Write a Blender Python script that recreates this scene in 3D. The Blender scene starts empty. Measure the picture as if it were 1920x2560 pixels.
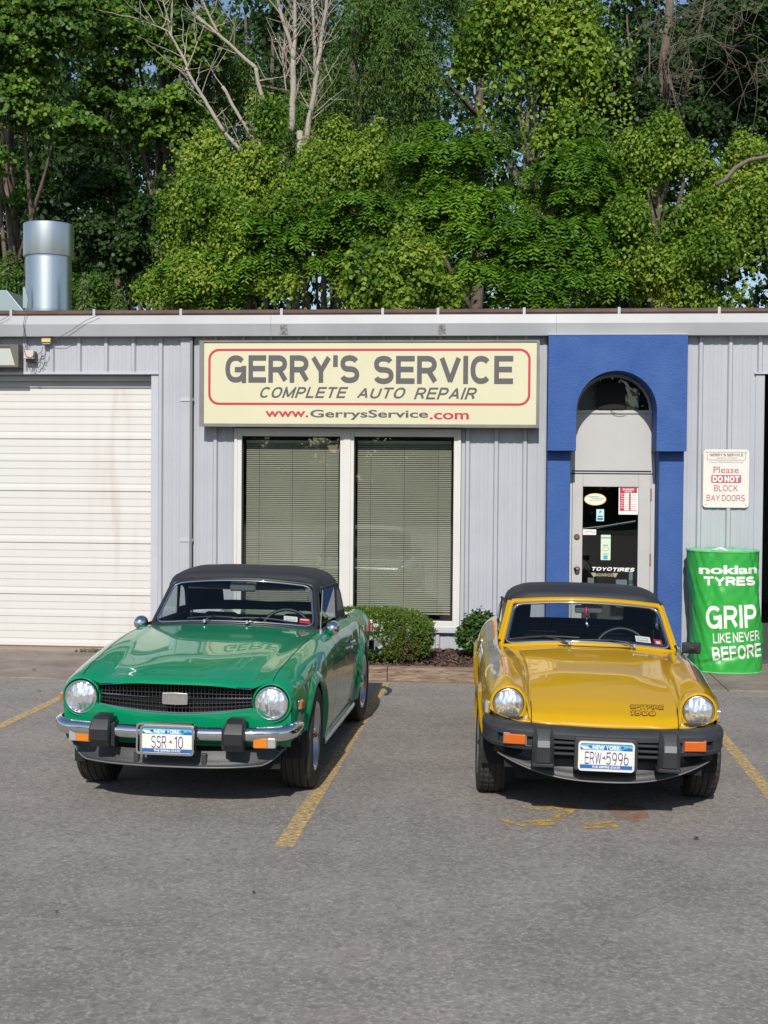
import bpy, math, random
import numpy as np
from math import sin, cos, pi, radians, atan2, sqrt
from mathutils import Vector, Matrix, Euler

# ------------------------------------------------------------------ camera, world, sun, exposure
S = bpy.context.scene
COL = S.collection
CAM_YAW, CAM_PITCH, CAM_ROLL = -0.0872, -0.0246, 0.0080
CAM_POS = Vector((0.0, -13.7074, 1.9241))
FPX = 3190.2                      # focal length in pixels of a 2560 px high frame
cam_d = bpy.data.cameras.new("camera"); cam = bpy.data.objects.new("camera", cam_d); COL.objects.link(cam)
cam_d.sensor_fit = 'VERTICAL'; cam_d.sensor_height = 24.0; cam_d.sensor_width = 18.0
cam_d.lens = FPX / 2560.0 * 24.0
cam_d.clip_start = 0.1; cam_d.clip_end = 600.0
_F = Vector((sin(CAM_YAW) * cos(CAM_PITCH), cos(CAM_YAW) * cos(CAM_PITCH), sin(CAM_PITCH)))
_Rt = Vector((cos(CAM_YAW), -sin(CAM_YAW), 0)); _U = _Rt.cross(_F)
_R = _Rt * cos(CAM_ROLL) + _U * sin(CAM_ROLL); _U2 = _U * cos(CAM_ROLL) - _Rt * sin(CAM_ROLL)
cam.matrix_world = Matrix(((_R.x, _U2.x, -_F.x, CAM_POS.x), (_R.y, _U2.y, -_F.y, CAM_POS.y),
                           (_R.z, _U2.z, -_F.z, CAM_POS.z), (0, 0, 0, 1)))
S.camera = cam

SUN_EL, SUN_AZ = radians(37.0), radians(2.5)     # azimuth: degrees to the left of the wall's normal, behind the camera
sun_from = Vector((-sin(SUN_AZ) * cos(SUN_EL), -cos(SUN_AZ) * cos(SUN_EL), sin(SUN_EL)))
W = bpy.data.worlds.new("World"); S.world = W; W.use_nodes = True
nt = W.node_tree; bg = nt.nodes["Background"]
sky = nt.nodes.new("ShaderNodeTexSky"); sky.sky_type = 'NISHITA'; sky.sun_disc = False
sky.sun_elevation = SUN_EL
sky.sun_rotation = math.atan2(sun_from.x, sun_from.y)
sky.air_density = 1.0; sky.dust_density = 0.6; sky.ozone_density = 1.0
nt.links.new(sky.outputs[0], bg.inputs[0]); bg.inputs[1].default_value = 0.115
sl = bpy.data.lights.new("sun", 'SUN'); sl.energy = 4.5; sl.angle = radians(0.53); sl.color = (1.0, 0.945, 0.86)
so = bpy.data.objects.new("sun", sl); COL.objects.link(so)
so.rotation_euler = (-sun_from).to_track_quat('-Z', 'Y').to_euler()
S.view_settings.view_transform = 'Standard'; S.view_settings.look = 'None'
S.view_settings.exposure = 0.0; S.view_settings.gamma = 1.0
try: S.view_settings.use_curve_mapping = False
except Exception: pass
S.render.engine = 'CYCLES'
S.cycles.max_bounces = 7; S.cycles.diffuse_bounces = 3; S.cycles.glossy_bounces = 4
S.cycles.transmission_bounces = 4; S.cycles.transparent_max_bounces = 12
S.cycles.sample_clamp_indirect = 6.0; S.cycles.caustics_reflective = False; S.cycles.caustics_refractive = False
try: S.cycles.use_denoising = True
except Exception: pass

# ------------------------------------------------------------------ helpers
rng = np.random.default_rng(7)
R_ = random.Random(11)

def tag(o, label=None, cat=None, group=None, kind=None):
    if label: o["label"] = label
    if cat: o["category"] = cat
    if group: o["group"] = group
    if kind: o["kind"] = kind
    return o

def empty(name, loc=(0, 0, 0), rz=0.0, parent=None):
    o = bpy.data.objects.new(name, None); COL.objects.link(o)
    o.location = loc; o.rotation_euler = (0, 0, rz); o.empty_display_size = 0.1
    if parent: o.parent = parent
    return o

def link(name, me, mat=None, parent=None, loc=None, rot=None):
    o = bpy.data.objects.new(name, me); COL.objects.link(o)
    if mat is not None:
        for m in (mat if isinstance(mat, (list, tuple)) else [mat]): me.materials.append(m)
    if parent: o.parent = parent
    if loc is not None: o.location = loc
    if rot is not None: o.rotation_euler = rot
    return o

class MB:
    """collects simple shapes into one mesh"""
    def __init__(s): s.v = []; s.f = []; s.mi = []; s.m = 0
    def add(s, vs, fs):
        b = len(s.v); s.v.extend([tuple(map(float, p)) for p in vs])
        s.f.extend([tuple(int(i) + b for i in f) for f in fs]); s.mi.extend([s.m] * len(fs)); return s
    def box(s, x0, x1, y0, y1, z0, z1, M=None):
        vs = [Vector(p) for p in ((x0,y0,z0),(x1,y0,z0),(x1,y1,z0),(x0,y1,z0),(x0,y0,z1),(x1,y0,z1),(x1,y1,z1),(x0,y1,z1))]
        if M is not None: vs = [M @ v for v in vs]
        return s.add(vs, [(0,3,2,1),(4,5,6,7),(0,1,5,4),(1,2,6,5),(2,3,7,6),(3,0,4,7)])
    def quad(s, *p): return s.add(p, [tuple(range(len(p)))])
    def prism(s, poly, d0, d1, axis='y', M=None):
        """poly: 2-D points; extruded along axis from d0 to d1"""
        def P(a, b, d):
            v = Vector((a, d, b)) if axis == 'y' else (Vector((d, a, b)) if axis == 'x' else Vector((a, b, d)))
            return M @ v if M is not None else v
        n = len(poly)
        vs = [P(a, b, d0) for a, b in poly] + [P(a, b, d1) for a, b in poly]
        fs = [tuple(range(n)), tuple(range(2*n-1, n-1, -1))] + [(i, (i+1) % n + 0, (i+1) % n + n, i + n) for i in range(n)]
        fs = [fs[0], fs[1]] + [(i, i+n, (i+1) % n + n, (i+1) % n) for i in range(n)]
        return s.add(vs, fs)
    def tube(s, pts, r, n=8, caps=True, closed=False, flat=None):
        pts = [Vector(p) for p in pts]; N = len(pts); rs = r if isinstance(r, (list, tuple)) else [r] * N
        vs = []; prev = None
        for i, p in enumerate(pts):
            if closed: t = pts[(i+1) % N] - pts[i-1]
            else: t = pts[min(i+1, N-1)] - pts[max(i-1, 0)]
            t.normalize()
            if prev is None:
                a = Vector((0, 0, 1)) if abs(t.z) < 0.9 else Vector((1, 0, 0))
                u = t.cross(a).normalized()
            else:
                u = (prev - t * prev.dot(t)); u = u.normalized() if u.length > 1e-6 else t.orthogonal().normalized()
            prev = u; w = t.cross(u)
            for k in range(n):
                a = 2 * pi * k / n
                vs.append(p + (u * cos(a) + w * sin(a) * (flat or 1.0)) * rs[i])
        fs = []
        M_ = N if closed else N - 1
        for i in range(M_):
            j = (i + 1) % N
            for k in range(n):
                k2 = (k + 1) % n
                fs.append((i*n+k, i*n+k2, j*n+k2, j*n+k))
        if caps and not closed:
            fs.append(tuple(range(n-1, -1, -1))); fs.append(tuple(range((N-1)*n, N*n)))
        return s.add(vs, fs)
    def lathe(s, prof, c=(0,0,0), axis='z', n=32, M=None):
        """prof: (r, h) points"""
        vs = []; fs = []; m = len(prof); c = Vector(c)
        for k in range(n):
            a = 2 * pi * k / n
            for r, h in prof:
                if axis == 'z': p = Vector((r*cos(a), r*sin(a), h))
                elif axis == 'y': p = Vector((r*cos(a), h, r*sin(a)))
                else: p = Vector((h, r*cos(a), r*sin(a)))
                if M is not None: p = M @ p
                vs.append(p + c)
        for k in range(n):
            k2 = (k+1) % n
            for i in range(m-1):
                fs.append((k*m+i, k*m+i+1, k2*m+i+1, k2*m+i))
        return s.add(vs, fs)
    def grid(s, G, skip=None):
        """G: array rows x cols x 3"""
        G = np.asarray(G); r, c = G.shape[:2]
        fs = [(i*c+j, i*c+j+1, (i+1)*c+j+1, (i+1)*c+j) for i in range(r-1) for j in range(c-1) if not (skip and skip(i, j))]
        return s.add(G.reshape(-1, 3), fs)
    def build(s, name, mat=None, parent=None, smooth=False, loc=None, rot=None, bevel=0, angle=35, recalc=False, merge=0):
        me = bpy.data.meshes.new(name); me.from_pydata(s.v, [], s.f)
        if recalc or merge:
            import bmesh
            bm = bmesh.new(); bm.from_mesh(me)
            if merge: bmesh.ops.remove_doubles(bm, verts=bm.verts, dist=merge)
            bmesh.ops.recalc_face_normals(bm, faces=bm.faces); bm.to_mesh(me); bm.free()
        elif isinstance(mat, (list, tuple)): me.polygons.foreach_set('material_index', s.mi)
        if smooth:
            me.polygons.foreach_set('use_smooth', [True] * len(me.polygons))
            if smooth != 'all':
                try: me.set_sharp_from_angle(angle=radians(angle))
                except Exception: pass
        me.update()
        o = link(name, me, mat, parent, loc, rot)
        if bevel:
            b = o.modifiers.new("bevel", 'BEVEL'); b.width = bevel; b.segments = 2; b.limit_method = 'ANGLE'; b.angle_limit = radians(40)
        return o

def rrect(w, h, r, n=5, cx=0, cy=0):
    """rounded rectangle outline, centre cx,cy"""
    pts = []
    for (sx, sy, a0) in ((1,1,0),(-1,1,90),(-1,-1,180),(1,-1,270)):
        for k in range(n+1):
            a = radians(a0 + 90*k/n)
            pts.append((cx + sx*(w/2-r) + r*cos(a), cy + sy*(h/2-r) + r*sin(a)))
    return pts

def ring_prism(mb, outer, inner, d0, d1, M=None):
    n = len(outer)
    def P(a, b, d):
        v = Vector((a, d, b)); return M @ v if M is not None else v
    vs = [P(a,b,d0) for a,b in outer] + [P(a,b,d0) for a,b in inner] + [P(a,b,d1) for a,b in outer] + [P(a,b,d1) for a,b in inner]
    fs = []
    for i in range(n):
        j = (i+1) % n
        fs += [(i, j, n+j, n+i), (2*n+i, 3*n+i, 3*n+j, 2*n+j), (i, 2*n+i, 2*n+j, j), (n+i, n+j, 3*n+j, 3*n+i)]
    mb.add(vs, fs)

_txt_cache = {}
def text(name, s, w, h, mat, parent, M, thick=0.0, shear=0.0, ext=0.0008, spacing=1.0, fit=True):
    """lettering fitted into w x h, centred on the origin of M, in M's local x/z plane facing -y"""
    cu = bpy.data.curves.new(name, 'FONT'); cu.body = s; cu.size = 1.0; cu.align_x = 'CENTER'
    cu.offset = thick; cu.shear = shear; cu.space_character = spacing; cu.extrude = 0.0; cu.resolution_u = 4
    cu.fill_mode = 'FRONT'
    t = bpy.data.objects.new(name, cu); COL.objects.link(t)
    bpy.context.view_layer.update()
    dg = bpy.context.evaluated_depsgraph_get()
    me = bpy.data.meshes.new_from_object(t.evaluated_get(dg))
    bpy.data.objects.remove(t); bpy.data.curves.remove(cu)
    n = len(me.vertices); co = np.empty(n*3); me.vertices.foreach_get('co', co); co = co.reshape(-1, 3)
    mn = co.min(0); mx = co.max(0); sx = w / (mx[0]-mn[0]); sz = h / (mx[1]-mn[1]) if h else sx
    out = np.zeros_like(co); out[:, 0] = (co[:, 0] - (mn[0]+mx[0])/2) * sx; out[:, 2] = (co[:, 1] - (mn[1]+mx[1])/2) * sz
    out[:, 1] = 0
    me.vertices.foreach_set('co', out.ravel()); me.update()
    me.materials.clear()
    o = link(name, me, mat, parent); o.matrix_local = M
    return o

def T(x, y, z): return Matrix.Translation((x, y, z))

# ------------------------------------------------------------------ materials
def mat(name, col=(0.5,0.5,0.5), rough=0.6, metal=0.0, spec=0.5, coat=0.0, emit=None, bump=None, var=None, coat_rough=0.03):
    """bump: (scale, strength, detail); var: (scale, amount[, second colour])"""
    m = bpy.data.materials.new(name); m.use_nodes = True; N = m.node_tree; b = N.nodes["Principled BSDF"]
    b.inputs["Base Color"].default_value = (*col, 1); b.inputs["Roughness"].default_value = rough
    b.inputs["Metallic"].default_value = metal; b.inputs["Specular IOR Level"].default_value = spec
    if coat:
        b.inputs["Coat Weight"].default_value = coat; b.inputs["Coat Roughness"].default_value = coat_rough
    tc = N.nodes.new("ShaderNodeTexCoord")
    if bump:
        n = N.nodes.new("ShaderNodeTexNoise"); n.inputs["Scale"].default_value = bump[0]
        n.inputs["Detail"].default_value = bump[2] if len(bump) > 2 else 4
        bp = N.nodes.new("ShaderNodeBump"); bp.inputs["Strength"].default_value = bump[1]; bp.inputs["Distance"].default_value = 0.01
        N.links.new(tc.outputs["Object"], n.inputs["Vector"]); N.links.new(n.outputs["Fac"], bp.inputs["Height"])
        N.links.new(bp.outputs[0], b.inputs["Normal"])
    if var:
        n = N.nodes.new("ShaderNodeTexNoise"); n.inputs["Scale"].default_value = var[0]; n.inputs["Detail"].default_value = 6
        n.inputs["Roughness"].default_value = 0.65
        N.links.new(tc.outputs["Object"], n.inputs["Vector"])
        r = N.nodes.new("ShaderNodeMapRange"); r.inputs[1].default_value = 0.35; r.inputs[2].default_value = 0.68
        N.links.new(n.outputs["Fac"], r.inputs[0])
        mx = N.nodes.new("ShaderNodeMix"); mx.data_type = 'RGBA'
        c2 = var[2] if len(var) > 2 else tuple(c * (1 - var[1]) for c in col)
        mx.inputs[6].default_value = (*col, 1); mx.inputs[7].default_value = (*c2, 1)
        if len(var) > 2:
            k = N.nodes.new("ShaderNodeMath"); k.operation = 'MULTIPLY'; k.inputs[1].default_value = var[1]
            N.links.new(r.outputs[0], k.inputs[0]); N.links.new(k.outputs[0], mx.inputs[0])
        else: N.links.new(r.outputs[0], mx.inputs[0])
        N.links.new(mx.outputs[2], b.inputs["Base Color"])
    return m

def glass_mat(name, tint=(0.8,0.85,0.85), refl=1.0, ior=1.5, rough=0.0, k=1.7):
    m = bpy.data.materials.new(name); m.use_nodes = True; N = m.node_tree; N.nodes.clear()
    out = N.nodes.new("ShaderNodeOutputMaterial"); tr = N.nodes.new("ShaderNodeBsdfTransparent"); tr.inputs[0].default_value = (*tint, 1)
    gl = N.nodes.new("ShaderNodeBsdfGlossy"); gl.inputs["Roughness"].default_value = rough; gl.inputs[0].default_value = (refl, refl, refl, 1)
    # Schlick reflectance from the unsigned angle, the same on both faces of the sheet
    ge = N.nodes.new("ShaderNodeNewGeometry"); dt = N.nodes.new("ShaderNodeVectorMath"); dt.operation = 'DOT_PRODUCT'
    N.links.new(ge.outputs["Incoming"], dt.inputs[0]); N.links.new(ge.outputs["Normal"], dt.inputs[1])
    def mth(op, a, b=None):
        q = N.nodes.new("ShaderNodeMath"); q.operation = op
        for i_, x_ in ((0, a), (1, b)):
            if x_ is None: continue
            if isinstance(x_, (int, float)): q.inputs[i_].default_value = x_
            else: N.links.new(x_, q.inputs[i_])
        return q.outputs[0]
    f0 = ((ior-1)/(ior+1))**2 * 1.9
    ab = mth('ABSOLUTE', dt.outputs["Value"]); om = mth('SUBTRACT', 1.0, ab); p5 = mth('POWER', om, 5.0)
    fz = mth('ADD', mth('MULTIPLY', p5, 1-f0), f0); mu = mth('MINIMUM', mth('MULTIPLY', fz, k), 1.0)
    mx = N.nodes.new("ShaderNodeMixShader")
    N.links.new(mu, mx.inputs[0])
    N.links.new(tr.outputs[0], mx.inputs[1]); N.links.new(gl.outputs[0], mx.inputs[2]); N.links.new(mx.outputs[0], out.inputs[0])
    return m

def nodes_of(m):
    N = m.node_tree; return N, N.nodes["Principled BSDF"]

M = {}
M['wall'] = mat("painted_steel", (0.405,0.425,0.465), 0.42, spec=0.4, var=(1.3, 0.10), bump=(2.5, 0.10, 2))
M['trim'] = mat("grey_trim", (0.46,0.48,0.53), 0.45, var=(2.0, 0.12))
M['fascia'] = mat("gutter_steel", (0.365,0.375,0.395), 0.45, var=(1.2, 0.15))
M['recess'] = mat("grey_paint_lintel", (0.40,0.43,0.43), 0.55, var=(2,0.1))
M['brown'] = mat("brown_roof_edge", (0.075,0.045,0.035), 0.8, bump=(18, 0.5), var=(6, 0.5, (0.16,0.11,0.09)))
M['roof'] = mat("roof_sheet", (0.16,0.13,0.11), 0.8, bump=(10,0.4))
M['white_trim'] = mat("white_trim", (0.62,0.61,0.58), 0.45, var=(3, 0.07))
M['door_white'] = mat("garage_door_white", (0.575,0.565,0.54), 0.5)
M['blue'] = mat("blue_stucco", (0.038,0.092,0.285), 0.8, spec=0.25, bump=(60, 1.0, 6), var=(3.2, 0.6, (0.060,0.128,0.335)))
M['doorpaint'] = mat("pale_door_paint", (0.47,0.465,0.46), 0.5, var=(3, 0.08))
M['black'] = mat("black_void", (0.01,0.01,0.012), 0.9)
M['interior'] = mat("dark_interior", (0.075,0.085,0.082), 0.9)
M['glass'] = glass_mat("window_glass", (0.74,0.77,0.75), 1.0, 1.55, k=1.1)
M['doorglass'] = glass_mat("door_glass", (0.62,0.66,0.66), 1.0, 1.5, k=0.7)
M['blind'] = mat("blind_slat", (0.47,0.46,0.37), 0.5, var=(1.0,0.15))
M['galv'] = mat("galvanised_steel", (0.62,0.67,0.72), 0.33, metal=1.0, bump=(1.5, 0.05, 2))
M['galv2'] = mat("dull_galvanised", (0.30,0.37,0.38), 0.45, metal=0.6)
M['rust'] = mat("rusty_iron", (0.22,0.10,0.05), 0.8, bump=(30,0.4))
M['dgrey'] = mat("dark_grey_metal", (0.10,0.10,0.105), 0.5)
M['signframe'] = mat("sign_frame", (0.20,0.195,0.185), 0.5, var=(3,0.3))
M['cream'] = mat("cream_sign_face", (0.62,0.59,0.415), 0.35, spec=0.4, var=(1.5, 0.05))
M['red'] = mat("red_print", (0.46,0.030,0.055), 0.4)
M['redfade'] = mat("faded_red_print", (0.42,0.12,0.15), 0.5)
M['charcoal'] = mat("charcoal_print", (0.085,0.082,0.085), 0.5)
M['greyprint'] = mat("grey_print", (0.30,0.27,0.27), 0.5)
M['whiteprint'] = mat("white_print", (0.80,0.80,0.78), 0.45)
M['signwhite'] = mat("white_sign_sheet", (0.70,0.67,0.62), 0.4, var=(8,0.06))
M['brass'] = mat("old_brass", (0.25,0.19,0.10), 0.4, metal=0.8)
M['hinge'] = mat("worn_hinge", (0.25,0.12,0.10), 0.6)
M['chrome'] = mat("chrome", (0.80,0.81,0.82), 0.04, metal=1.0)
M['satin'] = mat("satin_aluminium", (0.62,0.63,0.65), 0.28, metal=1.0)
M['cable'] = mat("cable", (0.09,0.085,0.09), 0.6)
M['cream_plastic'] = mat("aged_plastic", (0.55,0.47,0.42), 0.5)
M['lampglass'] = mat("lamp_glass", (0.45,0.47,0.44), 0.12, coat=0.5)
M['lamp_warm'] = mat("warm_lens", (0.75,0.50,0.25), 0.3)

def garage_door_material():
    m = M['door_white']; N, b = nodes_of(m)
    tc = N.nodes.new("ShaderNodeTexCoord"); mp = N.nodes.new("ShaderNodeMapping"); mp.inputs["Scale"].default_value = (7, 1, 0.8)
    n = N.nodes.new("ShaderNodeTexNoise"); n.inputs["Scale"].default_value = 1.0; n.inputs["Detail"].default_value = 8
    # rusty streaks around x = -4.2 (world), fading to the rest of the door
    sep = N.nodes.new("ShaderNodeSeparateXYZ"); geo = N.nodes.new("ShaderNodeNewGeometry")
    N.links.new(geo.outputs["Position"], sep.inputs[0]); N.links.new(geo.outputs["Position"], mp.inputs["Vector"])
    N.links.new(mp.outputs[0], n.inputs["Vector"])
    d = N.nodes.new("ShaderNodeMath"); d.operation = 'ADD'; d.inputs[1].default_value = 4.22
    N.links.new(sep.outputs[0], d.inputs[0])
    a = N.nodes.new("ShaderNodeMath"); a.operation = 'ABSOLUTE'; N.links.new(d.outputs[0], a.inputs[0])
    r = N.nodes.new("ShaderNodeMapRange"); r.inputs[1].default_value = 0.0; r.inputs[2].default_value = 0.35; r.inputs[3].default_value = 1.0; r.inputs[4].default_value = 0.12
    N.links.new(a.outputs[0], r.inputs[0])
    r2 = N.nodes.new("ShaderNodeMapRange"); r2.inputs[1].default_value = 0.48; r2.inputs[2].default_value = 0.75; r2.inputs[4].default_value = 0.75
    N.links.new(n.outputs["Fac"], r2.inputs[0])
    mu = N.nodes.new("ShaderNodeMath"); mu.operation = 'MULTIPLY'; N.links.new(r.outputs[0], mu.inputs[0]); N.links.new(r2.outputs[0], mu.inputs[1])
    mx = N.nodes.new("ShaderNodeMix"); mx.data_type = 'RGBA'; mx.inputs[6].default_value = (0.575,0.565,0.54,1); mx.inputs[7].default_value = (0.46,0.39,0.34,1)
    N.links.new(mu.outputs[0], mx.inputs[0]); N.links.new(mx.outputs[2], b.inputs["Base Color"])
garage_door_material()

def asphalt_material():
    m = mat("asphalt", (0.178,0.168,0.156), 0.85, spec=0.35); N, b = nodes_of(m)
    geo = N.nodes.new("ShaderNodeNewGeometry"); P = geo.outputs["Position"]
    def noise(sc, det=4, ro=0.6, vec=None):
        n = N.nodes.new("ShaderNodeTexNoise"); n.inputs["Scale"].default_value = sc; n.inputs["Detail"].default_value = det
        n.inputs["Roughness"].default_value = ro; N.links.new(vec or P, n.inputs["Vector"]); return n.outputs["Fac"]
    def rng_(s, a, b_, c, d):
        r = N.nodes.new("ShaderNodeMapRange"); r.inputs[1].default_value = a; r.inputs[2].default_value = b_; r.inputs[3].default_value = c; r.inputs[4].default_value = d
        N.links.new(s, r.inputs[0]); return r.outputs[0]
    def mixc(f, a, b_):
        x = N.nodes.new("ShaderNodeMix"); x.data_type = 'RGBA'
        N.links.new(f, x.inputs[0])
        for k, c in ((6, a), (7, b_)):
            if isinstance(c, tuple): x.inputs[k].default_value = (*c, 1)
            else: N.links.new(c, x.inputs[k])
        return x.outputs[2]
    v = N.nodes.new("ShaderNodeTexVoronoi"); v.inputs["Scale"].default_value = 75; N.links.new(P, v.inputs["Vector"])
    v2 = N.nodes.new("ShaderNodeTexVoronoi"); v2.inputs["Scale"].default_value = 40; N.links.new(P, v2.inputs["Vector"])
    sepc = N.nodes.new("ShaderNodeSeparateColor"); N.links.new(v.outputs["Color"], sepc.inputs[0])
    sepc2 = N.nodes.new("ShaderNodeSeparateColor"); N.links.new(v2.outputs["Color"], sepc2.inputs[0])
    c = mixc(rng_(noise(1.6, 6), 0.35, 0.68, 0, 1), (0.262,0.239,0.218), (0.186,0.172,0.161))
    c = mixc(rng_(noise(0.35, 4), 0.4, 0.65, 0, 0.5), c, (0.298,0.256,0.231))
    c = mixc(rng_(sepc.outputs[0], 0.55, 1.0, 0, 0.45), c, (0.484,0.455,0.414))     # pale stones
    c = mixc(rng_(sepc2.outputs[1], 0.60, 1.0, 0, 0.40), c, (0.105,0.099,0.094))     # dark stones and pits
    c = mixc(rng_(noise(5.5, 3, 0.5), 0.70, 0.78, 0, 0.7), c, (0.089,0.082,0.078))   # oil spots
    mp = N.nodes.new("ShaderNodeMapping"); mp.inputs["Scale"].default_value = (0.25, 2.2, 1); N.links.new(P, mp.inputs["Vector"])
    c = mixc(rng_(noise(1.3, 3, 0.5, mp.outputs[0]), 0.62, 0.74, 0, 0.35), c, (0.129,0.123,0.116))
    c = mixc(rng_(noise(28, 4, 0.75), 0.50, 0.75, 0, 0.30), c, (0.124,0.120,0.120))
    c = mixc(rng_(noise(33, 4, 0.75), 0.52, 0.75, 0, 0.30), c, (0.344,0.328,0.317))
    N.links.new(c, b.inputs["Base Color"])
    bp = N.nodes.new("ShaderNodeBump"); bp.inputs["Strength"].default_value = 0.75; bp.inputs["Distance"].default_value = 0.006
    ad = N.nodes.new("ShaderNodeMath"); ad.operation = 'ADD'; N.links.new(sepc.outputs[0], ad.inputs[0])
    N.links.new(noise(60, 5, 0.7), ad.inputs[1]); N.links.new(ad.outputs[0], bp.inputs["Height"]); N.links.new(bp.outputs[0], b.inputs["Normal"])
    return m
M['asphalt'] = asphalt_material()

def worn_paint(name, col, lo=0.42, hi=0.60, scale=14, edge=1.0, maxa=1.0):
    """paint worn through to the surface beneath: transparent where noise is low"""
    m = mat(name, col, 0.8); N, b = nodes_of(m)
    geo = N.nodes.new("ShaderNodeNewGeometry")
    n = N.nodes.new("ShaderNodeTexNoise"); n.inputs["Scale"].default_value = scale; n.inputs["Detail"].default_value = 8; n.inputs["Roughness"].default_value = 0.75
    N.links.new(geo.outputs["Position"], n.inputs["Vector"])
    r = N.nodes.new("ShaderNodeMapRange"); r.inputs[1].default_value = lo; r.inputs[2].default_value = hi; r.inputs[4].default_value = maxa
    N.links.new(n.outputs["Fac"], r.inputs[0]); N.links.new(r.outputs[0], b.inputs["Alpha"])
    bp = N.nodes.new("ShaderNodeBump"); bp.inputs["Strength"].default_value = 0.5; bp.inputs["Distance"].default_value = 0.004
    v = N.nodes.new("ShaderNodeTexVoronoi"); v.inputs["Scale"].default_value = 95; N.links.new(geo.outputs["Position"], v.inputs["Vector"])
    N.links.new(v.outputs["Distance"], bp.inputs["Height"]); N.links.new(bp.outputs[0], b.inputs["Normal"])
    return m
M['yline'] = worn_paint("worn_yellow_paint", (0.62,0.44,0.19), 0.35, 0.62, 30)
M['ysplat'] = worn_paint("yellow_paint_spill", (0.56,0.36,0.09), 0.44, 0.58, 16)
M['orust'] = worn_paint("orange_stain", (0.38,0.14,0.04), 0.38, 0.75, 9, maxa=0.8)
M['concrete'] = mat("old_concrete", (0.27,0.225,0.19), 0.9, bump=(45, 0.8, 6), var=(2.6, 0.75, (0.125,0.10,0.085)))
M['concrete2'] = mat("kerb_concrete", (0.30,0.25,0.20), 0.9, bump=(30, 0.5, 5), var=(5, 0.5, (0.20,0.16,0.13)))
M['timber'] = mat("weathered_timber", (0.30,0.19,0.125), 0.85)
def timber_material():
    N, b = nodes_of(M['timber']); tc = N.nodes.new("ShaderNodeTexCoord"); mp = N.nodes.new("ShaderNodeMapping"); mp.inputs["Scale"].default_value = (1.6, 14, 14)
    n = N.nodes.new("ShaderNodeTexNoise"); n.inputs["Scale"].default_value = 3; n.inputs["Detail"].default_value = 7; n.inputs["Distortion"].default_value = 1.6
    N.links.new(tc.outputs["Object"], mp.inputs["Vector"]); N.links.new(mp.outputs[0], n.inputs["Vector"])
    r = N.nodes.new("ShaderNodeValToRGB"); r.color_ramp.elements[0].position = 0.32; r.color_ramp.elements[0].color = (0.10,0.065,0.045,1)
    r.color_ramp.elements[1].position = 0.62; r.color_ramp.elements[1].color = (0.31,0.225,0.16,1)
    N.links.new(n.outputs["Fac"], r.inputs[0]); N.links.new(r.outputs[0], b.inputs["Base Color"])
    bp = N.nodes.new("ShaderNodeBump"); bp.inputs["Strength"].default_value = 0.6; bp.inputs["Distance"].default_value = 0.01
    N.links.new(n.outputs["Fac"], bp.inputs["Height"]); N.links.new(bp.outputs[0], b.inputs["Normal"])
timber_material()
M['mulch'] = mat("bark_mulch", (0.075,0.045,0.036), 0.95, bump=(40,1.0,6), var=(25, 0.8, (0.03,0.018,0.015)))
M['earth'] = mat("wooded_earth", (0.05,0.045,0.025), 0.95, bump=(5,0.8,6), var=(1.5, 0.6, (0.03,0.04,0.015)))
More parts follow.
